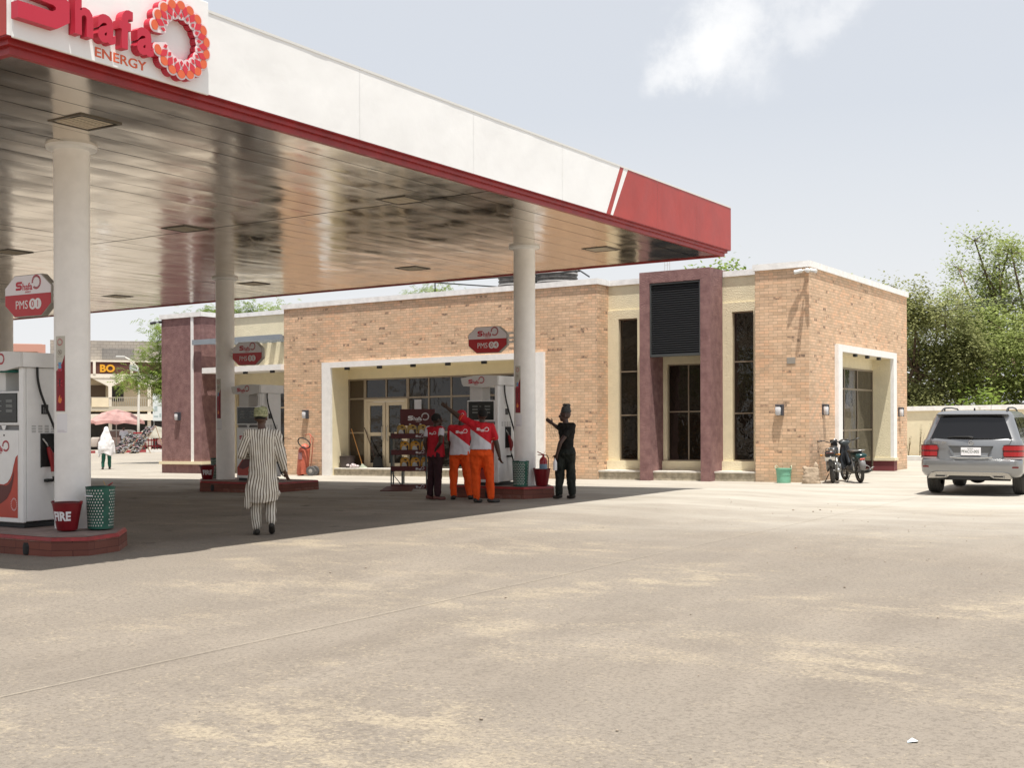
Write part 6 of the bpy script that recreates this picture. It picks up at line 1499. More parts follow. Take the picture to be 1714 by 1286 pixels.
for k, (x, z, c_, lab) in enumerate(((.3,1.25,(.65,.64,.60),'white cloth bundle hung on the left of the red barrier'), (1.3,1.0,(.62,.58,.68),'pale lilac bag hanging on the red barrier'), (1.7,1.35,(.68,.66,.60),'cream cloth bundle hung on the right of the red barrier'), (.9,.7,(.55,.35,.35),'pink cloth hanging low on the red barrier'))):
    r = bgthing('cloth_bundle', lab, 'bundle', (-64.5+x*math.cos(BG)+.15*math.sin(BG), 56.4+x*math.sin(BG)-.15*math.cos(BG), z), BG, 'bundles on the red barrier'); mb = MB()
    for j in range(4): mb.ell((rs.uniform(-.12,.12), 0, rs.uniform(-.25,.1)), (rs.uniform(.12,.2), .08, rs.uniform(.12,.22)), 10, 7)
    mb.build('cloth', mat('bundle_%s' % ('white','lilac','cream','pink')[k], c_, .9), r, smooth=True)
for k in range(10):
    x0 = -6+k*1.6; mb = MB(); cx, cy = -64.3+x0*math.cos(BG), 55.6+x0*math.sin(BG); c2, s2 = math.cos(BG), math.sin(BG)
    mb.add([(cx+a*c2-b*s2, cy+a*s2+b*c2, plane_z(cx)+z) for z in (-.02,.17) for a, b in ((0,0),(1.59,0),(1.59,.25),(0,.25))], [(0,3,2,1),(4,5,6,7),(0,1,5,4),(1,2,6,5),(2,3,7,6),(3,0,4,7)]); o = mb.build('kerb', M_KR if k % 2 else M_KW); o['kind'] = 'structure'
r = bgthing('street_sign_board', 'tall white advertising board on the street beside the neem tree', 'sign', (-64.9, 57.3, 0))
mb = MB(); mb.box(.0,.06,0,.06,0,2.6); mb.box(.6,.66,0,.06,0,2.6); mb.build('post', M_SIL, r)
mb = MB(); mb.bbox(-.05,.72,-.06,-.02,2.1,3.95,.01); bd_ = mb.build('board', mat('board_white', (.62,.66,.66), .5), r)
mb = MB(); mb.box(.05,.25,-.065,-.0601,2.75,3.1); mb.box(.38,.5,-.065,-.0601,2.35,2.6); mb.box(0.02,.3,-.065,-.0601,2.35,2.45); mb.box(.0,.68,-.065,-.0601,3.6,3.63); mb.build('faded_print', mat('faded_print', (.35,.42,.42), .6), bd_)
# three wheeler and a pale van on the far street
r = bgthing('yellow_tricycle', 'yellow three wheeled taxi partly behind the left column', 'tricycle', (-69.0, 54.3, 0))
mb = MB(); mb.loft([((0,0,.3), .60,.9,.5), ((0,0,.95), .62,.95,.5)], 20); mb.build('body', mat('taxi_yellow', (.65,.33,.03), .5), r, smooth=50)
mb = MB(); mb.loft([((0,0,.96), .58,.85,.5), ((0,0,1.6), .50,.7,.5), ((0,0,1.68), .3,.5,.5)], 20); mb.build('hood', M_SH, r, smooth=50)
mb = MB()
for x, y in ((-.5,.5),(.5,.5),(0,-.8)): mb.lathe([(0,-.06),(.24,-.06),(.24,.06),(0,.06)], (x,y,.24), 20, 'x')
mb.build('wheel', M_TYR, r)
mb = MB(); mb.box(-.25,.1,-.96,-.93,.55,.85); mb.build('front_mark', M_PAPER, r)
r = bgthing('parked_car', 'pale car parked in the street behind the pink umbrella', 'car', (-69.4, 58.4, 0))
M_VAN = mat('van_beige', (.42,.38,.34), .4); mb = MB(); mb.loft([((0,0,.35), 2.1,.85,.4), ((0,0,.9), 2.1,.88,.4), ((0,0,1.0), 2.0,.84,.4)], 28); mb.build('body', M_VAN, r, smooth=50)
mb = MB(); mb.loft([((-.1,0,1.0), 1.35,.8,.5), ((-.1,0,1.45), 1.0,.68,.5), ((-.1,0,1.52), .7,.5,.5)], 28); mb.build('cabin', mat('van_glass', (.12,.11,.10), .2), r, smooth=50)
mb = MB()
for x in (-1.3,1.3):
    for y in (-.75,.75): mb.lathe([(0,-.09),(.32,-.09),(.32,.09),(0,.09)], (x,y,.32), 20, 'y')
mb.build('wheel', M_TYR, r)
# added unseen buildings and trees, for the windows, car and metal ceiling to reflect
M_BH = mat('far_wall_tan', (.36,.29,.21), .9, var=.2, vscale=.6); M_BH2 = mat('far_wall_brown', (.20,.14,.10), .9, var=.3, vscale=.6)
for k, (x, y, w_, h_, m_) in enumerate(((-44,-26,16,7.5,M_BH), (-24,-28,15,5.5,M_BH2), (-6,-27,14,8.5,M_BH), (12,-24,15,6.0,M_BH2), (32,-14,14,8.0,M_BH))):
    r = thing('added_building', ('tan two storey building','low brown building','tall tan building','brown building','tan building')[k]+(' added behind the camera for reflections, far left',' added behind the camera for reflections, left of middle',' added behind the camera for reflections, middle',' added behind the camera for reflections, right',' added on the far right behind the camera for reflections')[k], 'building', (x, y, 0), R((0,0,0,20,50)[k]))
    mb = MB(); mb.box(-w_/2, w_/2, -4, 4, -.5, h_); mb.box(-w_/2-.2, w_/2+.2, -4.2, 4.2, h_, h_+.3); mb.build('wall', m_, r)
    mb = MB()
    for j in range(int(w_/2.6)): xx = -w_/2+1+j*2.6; mb.box(xx, xx+1.3, 4.0, 4.05, h_-2.6, h_-1.2); mb.box(xx, xx+1.6, 4.0, 4.05, .1, 2.4)
    mb.build('opening', M_SH, r)
tree('unseen tree added behind the camera on the left for reflections', (-33, -18, 0), 3, blob(51, 0, 5.2, 3.2, 2.2, 16, .9, 1.5), .34, M_LF2, 3000, 61, None, .22)
tree('unseen tree added behind the camera on the right for reflections', (3, -19, 0), 3, blob(52, 0, 5.4, 3.4, 2.4, 16, .9, 1.5), .34, M_LF2, 3000, 62, None, .22)
tree('unseen tree added beyond the right side of the forecourt for reflections', (17, 12, 0), 3, blob(53, 0, 5.4, 3.4, 2.4, 16, .9, 1.5), .34, M_LF1, 3000, 63, None, .22)

# ------------------------------------------------------------------ people
from mathutils.bvhtree import BVHTree
SKIN = mat('dark_skin', (.055,.028,.018), .5, var=.15, vscale=12); SKIN2 = mat('brown_skin', (.085,.042,.026), .5, var=.15, vscale=12)
M_EYE = mat('eye_white', (.55,.52,.48), .3); M_HAIR = mat('black_hair', (.008,.007,.006), .9, bump=.6, bscale=60)
def fuse(mb, name, m, parent, voxel=.011, it=3, fold=0., fs=9., seed=0.):
    """join overlapping closed shapes into one continuous skin"""
    o = mb.build(name, m, parent)
    md = o.modifiers.new('r', 'REMESH'); md.mode = 'VOXEL'; md.voxel_size = voxel; md.use_smooth_shade = True
    ms = o.modifiers.new('s', 'SMOOTH'); ms.iterations = it; ms.factor = .5
    dg = bpy.context.evaluated_depsgraph_get(); dg.update()
    me = bpy.data.meshes.new_from_object(o.evaluated_get(dg)); o.modifiers.clear(); old = o.data; o.data = me; bpy.data.meshes.remove(old)
    if not me.materials: me.materials.append(m)
    if fold:
        nr = [v.normal.copy() for v in me.vertices]
        for v, n_ in zip(me.vertices, nr):
            c = v.co; q = noise.noise(Vector((c.x*fs+seed, c.y*fs, c.z*fs*.45)))+.5*noise.noise(Vector((c.x*fs*2.2, c.y*fs*2.2+seed, c.z*fs*1.3)))
            v.co = c+n_*fold*q
    me.polygons.foreach_set('use_smooth', [True]*len(me.polygons)); me.update()
    return o
def rings(mb, secs, seg=22):
    vs = []; fs = []
    for (c, rx, ry, yaw) in secs:
        ca, sa = math.cos(yaw), math.sin(yaw)
        for k in range(seg):
            t_ = 2*math.pi*k/seg; x, y = rx*math.cos(t_), ry*math.sin(t_); vs.append((c[0]+x*ca-y*sa, c[1]+x*sa+y*ca, c[2]))
    for i in range(len(secs)-1):
        for k in range(seg): k2 = (k+1) % seg; fs.append((i*seg+k, i*seg+k2, (i+1)*seg+k2, (i+1)*seg+k))
    fs.append(tuple(range(seg))[::-1]); fs.append(tuple((len(secs)-1)*seg+k for k in range(seg)))
    mb.add(vs, fs)
def hand(mb, wr, el, thumb, curl=.5, spread=.0, point=False):
    """palm, four unequal bent fingers and a thumb leaving the side of the palm"""
    wr, el = Vector(wr), Vector(el); d = (wr-el).normalized(); th = Vector(thumb); th = (th-d*th.dot(d)).normalized(); pn = d.cross(th).normalized()
    pc = wr+d*.05; M_ = Matrix((th, pn, d)).transposed()
    mb.ell(pc, (.040,.017,.052), 12, 8, M_); mb.cap(wr-d*.02, .026, wr+d*.02, .027)
    for k, (off, L) in enumerate(((.030,.072),(.010,.080),(-.010,.075),(-.029,.058))):
        b0 = wr+d*.088+th*off; c_ = curl*(.6 if point and k == 0 else 1)*(0 if point and k == 0 else 1)
        d1 = (d*math.cos(c_*.7)+pn*math.sin(c_*.7)).normalized(); d2 = (d*math.cos(c_*1.5)+pn*math.sin(c_*1.5)).normalized(); d3 = (d*math.cos(c_*2.2)+pn*math.sin(c_*2.2)).normalized()
        a = b0+d1*L*.45; b = a+d2*L*.33; c2 = b+d3*L*.25
        mb.cap(b0-d*.02, .0105, a, .0095, 8); mb.cap(a, .0095, b, .0088, 8); mb.cap(b, .0088, c2, .0078, 8)
    t0 = wr+d*.028+th*.030; t1 = t0+(th*.75+d*.65).normalized()*.038; t2 = t1+(th*.35+d*.9+pn*.25).normalized()*.030
    mb.cap(t0, .014, t1, .0115, 8); mb.cap(t1, .0115, t2, .0095, 8)
def head(mb, c, face, s=1.0):
    c = Vector(c); f = Vector(face).normalized(); up = Vector((0,0,1)); rt = f.cross(up).normalized(); M_ = Matrix((rt, f, up)).transposed()
    L = lambda x, y, z: c+M_@Vector((x*s, y*s, z*s))
    mb.ell(L(0,-.012,.022), (.074*s,.095*s,.092*s), 18, 12, M_); mb.ell(L(0,.030,-.040), (.056*s,.060*s,.070*s), 16, 10, M_); mb.ell(L(0,.062,-.088), (.028*s,.024*s,.020*s), 12, 8, M_)
    mb.cap(L(0,.078,.022), .010*s, L(0,.102,-.022), .016*s, 8); mb.ell(L(.013,.090,-.026), (.011*s,.010*s,.008*s), 8, 6, M_); mb.ell(L(-.013,.090,-.026), (.011*s,.010*s,.008*s), 8, 6, M_)
    mb.ell(L(0,.084,-.052), (.026*s,.013*s,.008*s), 10, 6, M_); mb.ell(L(0,.081,-.064), (.022*s,.013*s,.009*s), 10, 6, M_)
    mb.ell(L(0,.070,.036), (.050*s,.018*s,.012*s), 12, 6, M_)
    for q in (-1,1): mb.ell(L(q*.078,-.010,-.008), (.010*s,.020*s,.032*s), 8, 8, M_)
    return L, M_
def eyes(par, L, M_, s=1.0):
    for q in (-1,1):
        mb = MB(); mb.ell(L(q*.030,.080,.012), (.013*s,.007*s,.008*s), 10, 6, M_); e = mb.build('eye', M_EYE, par, smooth=True)
        mb = MB(); mb.ell(L(q*.030,.0865,.012), (.006*s,.003*s,.006*s), 8, 6, M_); mb.build('pupil', M_BLACK, e, smooth=True)
def shoe(par, an, toe, m, nm='shoe', h=.055):
    an = Vector(an); toe = Vector(toe); mb = MB(); a0 = Vector((an.x, an.y, max(.035, an.z-.055))); mb.cap(a0-(toe-an).normalized()*.045, .042, a0+(toe-an)*.45, .046); mb.cap(a0+(toe-an)*.45, .046, Vector((toe.x, toe.y, max(.032, toe.z))), .034)
    o = mb.build(nm, m, par, smooth=True)
    lo = min(v.co.z for v in o.data.vertices)
    for v in o.data.vertices:
        v.co.z = max(v.co.z, min(an.z, toe.z)-.09 if an.z > .2 else .004)
    return o
def person(lab, loc, rz, J, head_s=1.10, skin=SKIN, face=(0,1,0), yaw=0., hair=True, shirt=None, sleeve=.55, shirt_hem=.9, pants=None, shoes=None, gown=None, group=None, curl=(.5,.5), thumbs=((1,0,0),(-1,0,0)), point=(False,False), build=1.0, vox=.011, pant_r=1.0, belly=1.0):
    r = thing('person', lab, 'person', (loc[0], loc[1], 0), rz, group)
    g = {k: Vector(v) for k, v in J.items()}
    pel = (g['hpL']+g['hpR'])/2; shc = (g['shL']+g['shR'])/2; nb = g['neck']
    def ax(t_): return pel.lerp(shc, t_)
    W_ = build*1.06
    mb = MB()
    rings(mb, [(pel-Vector((0,0,.09)), .12*W_, .09*W_, yaw), (pel, .155*W_, .105*W_, yaw), (ax(.35), .130*W_, .095*W_, yaw), (ax(.7), .160*W_, .105*W_, yaw), (ax(.92), .165*W_, .095*W_, yaw), (ax(1.03), .11*W_, .07*W_, yaw), (ax(1.10), .06*W_, .055*W_, yaw)])
    mb.cap(shc+Vector((0,0,-.02)), .060, g['head']+Vector((0,0,-.06)), .055)
    L, M_ = head(mb, g['head'], face, head_s)
    for s_, i in (('L',0),('R',1)):
        sh, el, wr = g['sh'+s_], g['el'+s_], g['wr'+s_]
        mb.cap(shc.lerp(sh, .5), .057*W_, sh, .057*W_); mb.cap(sh, .055*W_, el, .044*W_); mb.cap(el, .044*W_, el.lerp(wr,.30), .043*W_); mb.cap(el.lerp(wr,.30), .043*W_, wr, .028*W_)
        hand(mb, wr, el, thumbs[i], curl[i], point=point[i])
        hp, kn, an, to = g['hp'+s_], g['kn'+s_], g['an'+s_], g['to'+s_]
        mb.cap(hp, .082*W_, kn, .052*W_); mb.cap(kn, .052*W_, kn.lerp(an,.35), .052*W_); mb.cap(kn.lerp(an,.35), .052*W_, an, .033*W_); mb.cap(an+Vector((0,0,-.03)), .034, to+Vector((0,0,.01)), .025)
    body = fuse(mb, 'body', skin, r, vox*.85, 2)
    eyes(r, L, M_, head_s)
    if hair:
        mb = MB(); c = g['head']; mb.ell(L(0,-.018,.034), (.080*head_s,.096*head_s,.088*head_s), 20, 12, M_); o = mb.build('hair', M_HAIR, r, smooth=True)
        for v in o.data.vertices:      # keep it off the face
            q = M_.transposed()@(v.co-c)
            if q.y > .045*head_s and q.z < .06*head_s: v.co = v.co-Vector(face).normalized()*(q.y-.045*head_s)*1.0
            if q.z < -.03*head_s: v.co.z += (-.03*head_s-q.z)
    if pants:
        mb = MB(); pr = pant_r
        rings(mb, [(pel-Vector((0,0,.14)), .11, .095, yaw), (pel-Vector((0,0,.05)), .178*W_*pr, .130*W_*pr, yaw), (pel+Vector((0,0,.05)), .158*W_, .110*W_, yaw), (pel+Vector((0,0,.12)), .125*W_, .085*W_, yaw)])
        for s_ in 'LR':
            hp, kn, an = g['hp'+s_], g['kn'+s_], g['an'+s_]; a1 = kn.lerp(an, .93)
            mb.cap(hp-Vector((0,0,.02)), .100*W_*pr, hp.lerp(kn,.5), .088*W_*pr); mb.cap(hp.lerp(kn,.5), .088*W_*pr, kn, .074*pr); mb.cap(kn, .074*pr, kn.lerp(an,.5), .068*pr); mb.cap(kn.lerp(an,.5), .068*pr, a1, .058*pr)
        tr = fuse(mb, 'trousers', pants, r, vox, 3, .017, 13, 3.)
    if shirt:
        mb = MB(); hz = shirt_hem; hc = Vector((pel.x, pel.y, hz)); q = belly
        rings(mb, [(hc, .184*W_*q, .140*W_*q, yaw), (hc+Vector((0,0,.12)), .168*W_*q, .122*W_*q, yaw), (ax(.45), .162*W_*q, .118*W_*q, yaw), (ax(.75), .182*W_, .124*W_, yaw), (ax(.95), .180*W_, .112*W_, yaw), (ax(1.05), .125*W_, .088*W_, yaw), (ax(1.10), .072*W_, .070*W_, yaw)])
        for s_ in 'LR':
            sh, el, wr = g['sh'+s_], g['el'+s_], g['wr'+s_]; e = sh.lerp(el, min(1, sleeve*1.3)); mb.cap(shc.lerp(sh,.45), .070*W_, sh, .068*W_); mb.cap(sh, .068*W_, e, .060*W_)
            if sleeve > 1: mb.cap(el, .058, el.lerp(wr,.88), .045)
        fuse(mb, 'shirt', shirt, r, vox, 3, .014, 11, 7.)
    if shoes:
        for s_ in 'LR': shoe(r, g['an'+s_], g['to'+s_], shoes)
    return r, g, L, M_
def mix_shirt(name, top, bot, nx, nz, d, axis_yaw=0):
    """two-colour shirt cut on a slant: bot where nx*x + nz*z < d in the shirt's own space"""
    m = mat(name, top, .75, spec=.3); t = m.node_tree; b = t.nodes['Principled BSDF']; co = N(t, 'ShaderNodeTexCoord')
    dp = N(t, 'ShaderNodeVectorMath', operation='DOT_PRODUCT'); dp.inputs[1].default_value = (nx, 0, nz); t.links.new(co.outputs['Object'], dp.inputs[0])
    lt = N(t, 'ShaderNodeMath', operation='LESS_THAN'); lt.inputs[1].default_value = d; t.links.new(dp.outputs['Value'], lt.inputs[0])
    sx_ = N(t, 'ShaderNodeSeparateXYZ'); t.links.new(co.outputs['Object'], sx_.inputs[0]); ab_ = N(t, 'ShaderNodeMath', operation='ABSOLUTE'); t.links.new(sx_.outputs[0], ab_.inputs[0])
    in_ = N(t, 'ShaderNodeMath', operation='LESS_THAN'); in_.inputs[1].default_value = .203; t.links.new(ab_.outputs[0], in_.inputs[0]); an_ = N(t, 'ShaderNodeMath', operation='MULTIPLY'); t.links.new(in_.outputs[0], an_.inputs[0]); t.links.new(lt.outputs[0], an_.inputs[1]); lt = an_
    mx = N(t, 'ShaderNodeMix', data_type='RGBA'); mx.inputs[6].default_value = (*top,1); mx.inputs[7].default_value = (*bot,1); t.links.new(lt.outputs[0], mx.inputs[0]); t.links.new(mx.outputs[2], b.inputs['Base Color']); return m
SH_R = (.52,.012,.022); SH_W = (.60,.58,.62)
M_ORP = mat('orange_trousers', (.74,.085,.012), .8, var=.10, vscale=8, spec=.2); M_MRP = mat('maroon_trousers', (.030,.006,.010), .85, var=.2, vscale=8)
M_SHOE = mat('dark_shoe', (.03,.026,.022), .7); M_SHOEP = mat('brown_pink_shoe', (.16,.06,.05), .7)
def back_logo(r, x, y, z, w_, yaw=0., m=M_PAPER, tilt=0.):
    U_ = Vector((math.cos(yaw), math.sin(yaw), tilt)).normalized(); Nn_ = Vector((math.sin(yaw), -math.cos(yaw), 0)); V_ = Nn_.cross(U_).normalized()
    if V_.z < 0: V_ = -V_
    mb = MB(); logo_small(mb, (x, y, z), U_, V_, Nn_, w_, .003); o = mb.build('shirt_logo', m, r)
    sh = [c for c in r.children if c.name.startswith('shirt') and not c.name.startswith('shirt_')][0].data
    bv = BVHTree.FromPolygons([v.co for v in sh.vertices], [p.vertices for p in sh.polygons])
    for v in o.data.vertices:
        dd = (v.co-Vector((x, y, z))).dot(Nn_); q = v.co-Nn_*dd+Nn_*.3; h_ = bv.ray_cast(q, -Nn_, .6)
        if h_[0] is not None: v.co = h_[0]+Nn_*(.004+dd)

# A. the man in the striped gown, walking away
M_STR = stripe_mat('striped_cloth', (.70,.66,.58), (.16,.125,.095), 29.0, .38)
JA = dict(head=(-.02,.02,1.66), neck=(-.01,0,1.50), shL=(-.19,0,1.43), shR=(.18,.01,1.43), elL=(-.30,.02,1.14), elR=(.255,-.02,1.12), wrL=(-.17,.22,1.13), wrR=(.325,.03,.88),
          hpL=(-.09,0,.92), hpR=(.09,0,.92), knL=(-.10,.03,.50), knR=(.10,.08,.52), anL=(-.085,-.02,.09), anR=(.125,-.08,.165), toL=(-.11,.14,.03), toR=(.13,.07,.045))
rA, gA, LA, MA = person('man walking away in a brown and white striped gown and embroidered green cap', (-11.70, 12.22), R(43.5), JA, skin=SKIN2, face=(.25,1,.0), yaw=R(4), hair=True, shoes=M_SHOE, curl=(.6,.7), thumbs=((0,0,1),(-.6,.8,0)), build=.98)
def stripes(o, g, sleeves=True):
    me = o.data; at = me.attributes.new('stripe', 'FLOAT', 'POINT'); vals = []
    segs = [(g['shL'], g['elL']), (g['elL'], g['wrL']), (g['shR'], g['elR']), (g['elR'], g['wrR'])] if sleeves else []
    for v in me.vertices:
        c = v.co; val = c.x+.014*math.sin(c.z*6+c.x*8)+ .020*noise.noise(Vector((c.x*4, c.y*4, c.z*3.5)))+.005*noise.noise(Vector((c.x*12, c.y*12, c.z*11)))
        side = abs(c.x)
        for a, b in segs:
            ab = b-a; t_ = max(0, min(1, (c-a).dot(ab)/ab.length_squared)); p = a+ab*t_
            if t_ > .12 or a not in (g['shL'], g['shR']):
                if (c-p).length < .085 and abs(c.x) > .17:
                    dd = ab.normalized(); u = dd.cross(Vector((0,1,0))).normalized(); val = (c-p).dot(u)+5
                    break
        vals.append(val)
    at.data.foreach_set('value', vals); me.update()
mb = MB()
pel = Vector((0,0,.92))
rings(mb, [(Vector((-.005,-.02,.47)), .215, .165, 0), (Vector((0,-.02,.58)), .222, .18, 0), (Vector((0,-.01,.72)), .215, .16, 0), (Vector((0,0,.92)), .198, .145, 0), (Vector((0,0,1.10)), .190, .13, 0), (Vector((0,0,1.28)), .205, .13, 0), (Vector((0,0,1.40)), .205, .115, 0), (Vector((0,0,1.47)), .14, .09, 0), (Vector((0,0,1.51)), .072, .068, 0)])
for s_, ex in (('L', -.03), ('R', .0)):
    sh, el, wr = gA['sh'+s_], gA['el'+s_], gA['wr'+s_]; mb.cap(sh*.6+Vector((0,0,1.44))*.4, .075, sh, .078); mb.cap(sh, .078, el, .072); mb.cap(el, .072, el.lerp(wr,.86), .048)
mb.cap((-.15,-.05,.70), .09, (-.205,-.06,.43), .05); mb.cap((.13,-.04,.74), .10, (.20,-.03,.56), .06)      # flared vents
gown = fuse(mb, 'gown', M_STR, rA, .011, 3, .026, 8.5, 2.)
for v in gown.data.vertices:                                                                             # uneven hem
    if v.co.z < .60: v.co.z += .05*noise.noise(Vector((v.co.x*4, v.co.y*4, 1)))+.13*v.co.x
stripes(gown, gA)
mb = MB()
for s_ in 'LR':
    hp, kn, an = gA['hp'+s_], gA['kn'+s_], gA['an'+s_]; mb.cap(hp+Vector((0,0,-.05)), .10, kn, .088); mb.cap(kn, .088, kn.lerp(an,.90), .070)
tr = fuse(mb, 'trousers', M_STR, rA, .011, 3, .012, 10, 5.); stripes(tr, gA, False)
M_CAP = mat('embroidered_cap', (.17,.19,.07), .8, var=.35, vscale=30, col2=(.42,.42,.25))
mb = MB(); vs = []
prof = [(.083,.0),(.090,.012),(.091,.05),(.088,.095),(.075,.125),(.04,.14),(0,.145)]
mb.lathe(prof, (0,0,0), 30); cap_ = mb.build('cap', M_CAP, rA, smooth=True)
for v in cap_.data.vertices: v.co = LA(v.co.x, v.co.y*1.12-.012, v.co.z+.012+.10*(-v.co.y)*.0)
mb = MB()
for z in (.018, .055, .088): mb.lathe([(.0915-.0035*(z/.05),z),(.0935-.0035*(z/.05),z+.005),(.0915-.0035*(z/.05),z+.010)], seg=30)
cb_ = mb.build('cap_band', mat('cap_thread', (.42,.42,.26), .8), cap_, smooth=True)
for v in cb_.data.vertices: v.co = LA(v.co.x, v.co.y*1.12-.012, v.co.z+.012)
mb = MB(); mb.ell((0,0,0), (.055,.05,.012), 14, 6); cw = mb.build('cap_crown', M_PAPER, cap_, smooth=True)
for v in cw.data.vertices: v.co = LA(v.co.x-.01, v.co.y-.03, v.co.z+.142)

rA.scale = (.94, .955, .955)
# B. attendant at the left of the group, turned to the right
JB = dict(head=(.02,.02,1.565), neck=(.02,0,1.44), shL=(-.155,.03,1.38), shR=(.10,-.08,1.38), elL=(-.225,.02,1.12), elR=(.085,-.26,1.13), wrL=(-.165,.10,.90), wrR=(.0,-.145,1.005),
          hpL=(-.05,.06,.90), hpR=(.04,-.05,.90), knL=(-.10,.07,.49), knR=(.035,-.05,.49), anL=(-.135,.04,.08), anR=(.02,-.08,.08), toL=(-.04,.09,.03), toR=(.15,-.07,.03))
M_BSH = mix_shirt('crimson_shirt', (.42,.010,.022), (.42,.010,.022), 0, 1, -9)
rB, gB, LB_, MB_ = person('attendant in a red shirt with white sleeves and maroon trousers, hand behind his hip', (-14.05, 19.50), R(35.7), JB, face=(.95,.45,.0), yaw=R(-28), shirt=M_BSH, sleeve=.0, shirt_hem=.84, pants=M_MRP, shoes=M_SHOEP, group='station attendants in red shirts', belly=1.08, pant_r=1.1, curl=(.6,.8), thumbs=((1,0,0),(0,.3,1)), build=.92)
mb = MB()
for s_ in 'LR': sh, el = gB['sh'+s_], gB['el'+s_]; mb.cap(sh, .069, sh.lerp(el,.42), .063)
fuse(mb, 'white_sleeves', mat('white_cloth', SH_W, .8), rB, .011, 2, .005)
back_logo(rB, -.12, -.045, 1.285, .155, R(-28))
# C. middle attendant in a red cap
JC = dict(head=(.03,.05,1.62), neck=(.0,0,1.48), shL=(-.175,0,1.40), shR=(.175,0,1.40), elL=(-.19,.06,1.12), elR=(.20,.08,1.12), wrL=(-.165,.16,.90), wrR=(.18,.2,.95),
          hpL=(-.085,0,.93), hpR=(.085,0,.93), knL=(-.13,.02,.51), knR=(.13,.02,.51), anL=(-.135,-.02,.08), anR=(.19,-.02,.08), toL=(-.16,.13,.03), toR=(.22,.12,.03))
M_CSH = mix_shirt('red_white_shirt', SH_R, SH_W, .62, .80, .955)
rC, gC, LC_, MC_ = person('attendant in a red cap and orange trousers, in the middle of the group', (-13.62, 19.70), R(34.5), JC, face=(.1,1,0), yaw=0, hair=True, shirt=M_CSH, sleeve=.55, shirt_hem=.88, pants=M_ORP, shoes=M_SHOE, group='station attendants in red shirts', curl=(.5,.5), build=1.0, belly=1.10, pant_r=1.12)
mb = MB(); mb.lathe([(.086,.0),(.090,.02),(.088,.06),(.070,.10),(.035,.118),(0,.122)], seg=28); o = mb.build('cap', mat('cap_red', (.48,.01,.025), .7), rC, smooth=True)
for v in o.data.vertices: v.co = LC_(v.co.x, v.co.y*1.12-.012, v.co.z+.005)
mb = MB(); mb.ell((0,.12,.012), (.06,.06,.008), 14, 6); pk = mb.build('cap_peak', MATS['cap_red'], o, smooth=True)
for v in pk.data.vertices: v.co = LC_(v.co.x, v.co.y, v.co.z)
mb = MB(); logo_small(mb, (-.05,-.118,.022), (1,0,0), (0,0,1), (0,-1,0), .10, .012); cl = mb.build('cap_logo', M_PAPER, o)
for v in cl.data.vertices: v.co = LC_(-v.co.x if False else v.co.x, v.co.y+.0, v.co.z+.01)
back_logo(rC, -.085, -.130, 1.30, .225)
# D. tall attendant pointing up and to the left
JD = dict(head=(.035,.04,1.635), neck=(.02,0,1.50), shL=(-.17,-.01,1.485), shR=(.20,0,1.42), elL=(-.42,.06,1.63), elR=(.295,-.02,1.12), wrL=(-.625,.12,1.785), wrR=(.355,.02,.865),
          hpL=(-.075,0,.95), hpR=(.10,0,.95), knL=(-.09,.03,.52), knR=(.165,.02,.52), anL=(-.075,-.02,.08), anR=(.20,-.02,.08), toL=(.0,.12,.03), toR=(.33,.06,.03))
M_DSH = mix_shirt('red_white_shirt_low', SH_R, SH_W, .59, .81, 1.010)
rD, gD, LD_, MD_ = person('tall attendant in red shirt and orange trousers pointing up to the left', (-12.69, 19.02), R(32.5), JD, face=(-.5,1,.1), yaw=R(-3), shirt=M_DSH, sleeve=.55, shirt_hem=1.0, pants=M_ORP, shoes=M_SHOE, group='station attendants in red shirts', curl=(.45,.55), thumbs=((0,.2,1),(-.5,.8,0)), point=(True,False), build=1.05, belly=1.06, pant_r=1.20)
back_logo(rD, -.07, -.132, 1.355, .225, 0, tilt=-.12)
mb = MB()
for s_, f in (('R', .70), ('L', .70)):
    sh, el = gD['sh'+s_], gD['el'+s_]; c_ = sh.lerp(el, f); d_ = (el-sh).normalized(); u = d_.orthogonal().normalized(); v_ = d_.cross(u); mb.tube([c_+(u*math.cos(t_)+v_*math.sin(t_))*.064 for t_ in [2*math.pi*k/24 for k in range(24)]], .006, 6, closed=True)
mb.build('sleeve_trim', mat('trim_orange', (.75,.16,.05), .7), rD, smooth=True)
# E. man in dirty black clothes and a head wrap
JE = dict(head=(-.02,.02,1.62), neck=(.0,0,1.49), shL=(-.10,.08,1.42), shR=(.13,-.05,1.42), elL=(-.13,.20,1.36), elR=(-.105,-.17,1.10), wrL=(-.265,.20,1.46), wrR=(-.175,-.14,.865),
          hpL=(-.08,.03,.93), hpR=(.08,-.01,.93), knL=(-.12,.04,.50), knR=(.09,.02,.50), anL=(-.145,-.01,.08), anR=(.115,-.02,.08), toL=(-.23,.05,.03), toR=(.04,.06,.03))
M_BLKC = mat('oily_black_cloth', (.008,.008,.007), .75, var=.5, vscale=10, col2=(.020,.018,.016), spec=.2); M_BLKP = mat('oily_black_trousers', (.008,.011,.009), .6, var=.5, vscale=9, col2=(.022,.026,.021), spec=.2)
rE, gE, LE_, ME_ = person('man in stained black clothes and head wrap, pointing left with a bottle in hand', (-11.77, 20.63), R(29), JE, face=(-1,.12,0), yaw=R(-30), hair=False, skin=mat('oiled_skin', (.050,.022,.016), .4), shirt=M_BLKC, sleeve=.42, shirt_hem=.86, pants=M_BLKP, shoes=M_SHOE, curl=(.35,.9), thumbs=((0,0,1),(-1,.3,0)), point=(True,False), build=.93, belly=.92, pant_r=1.22)
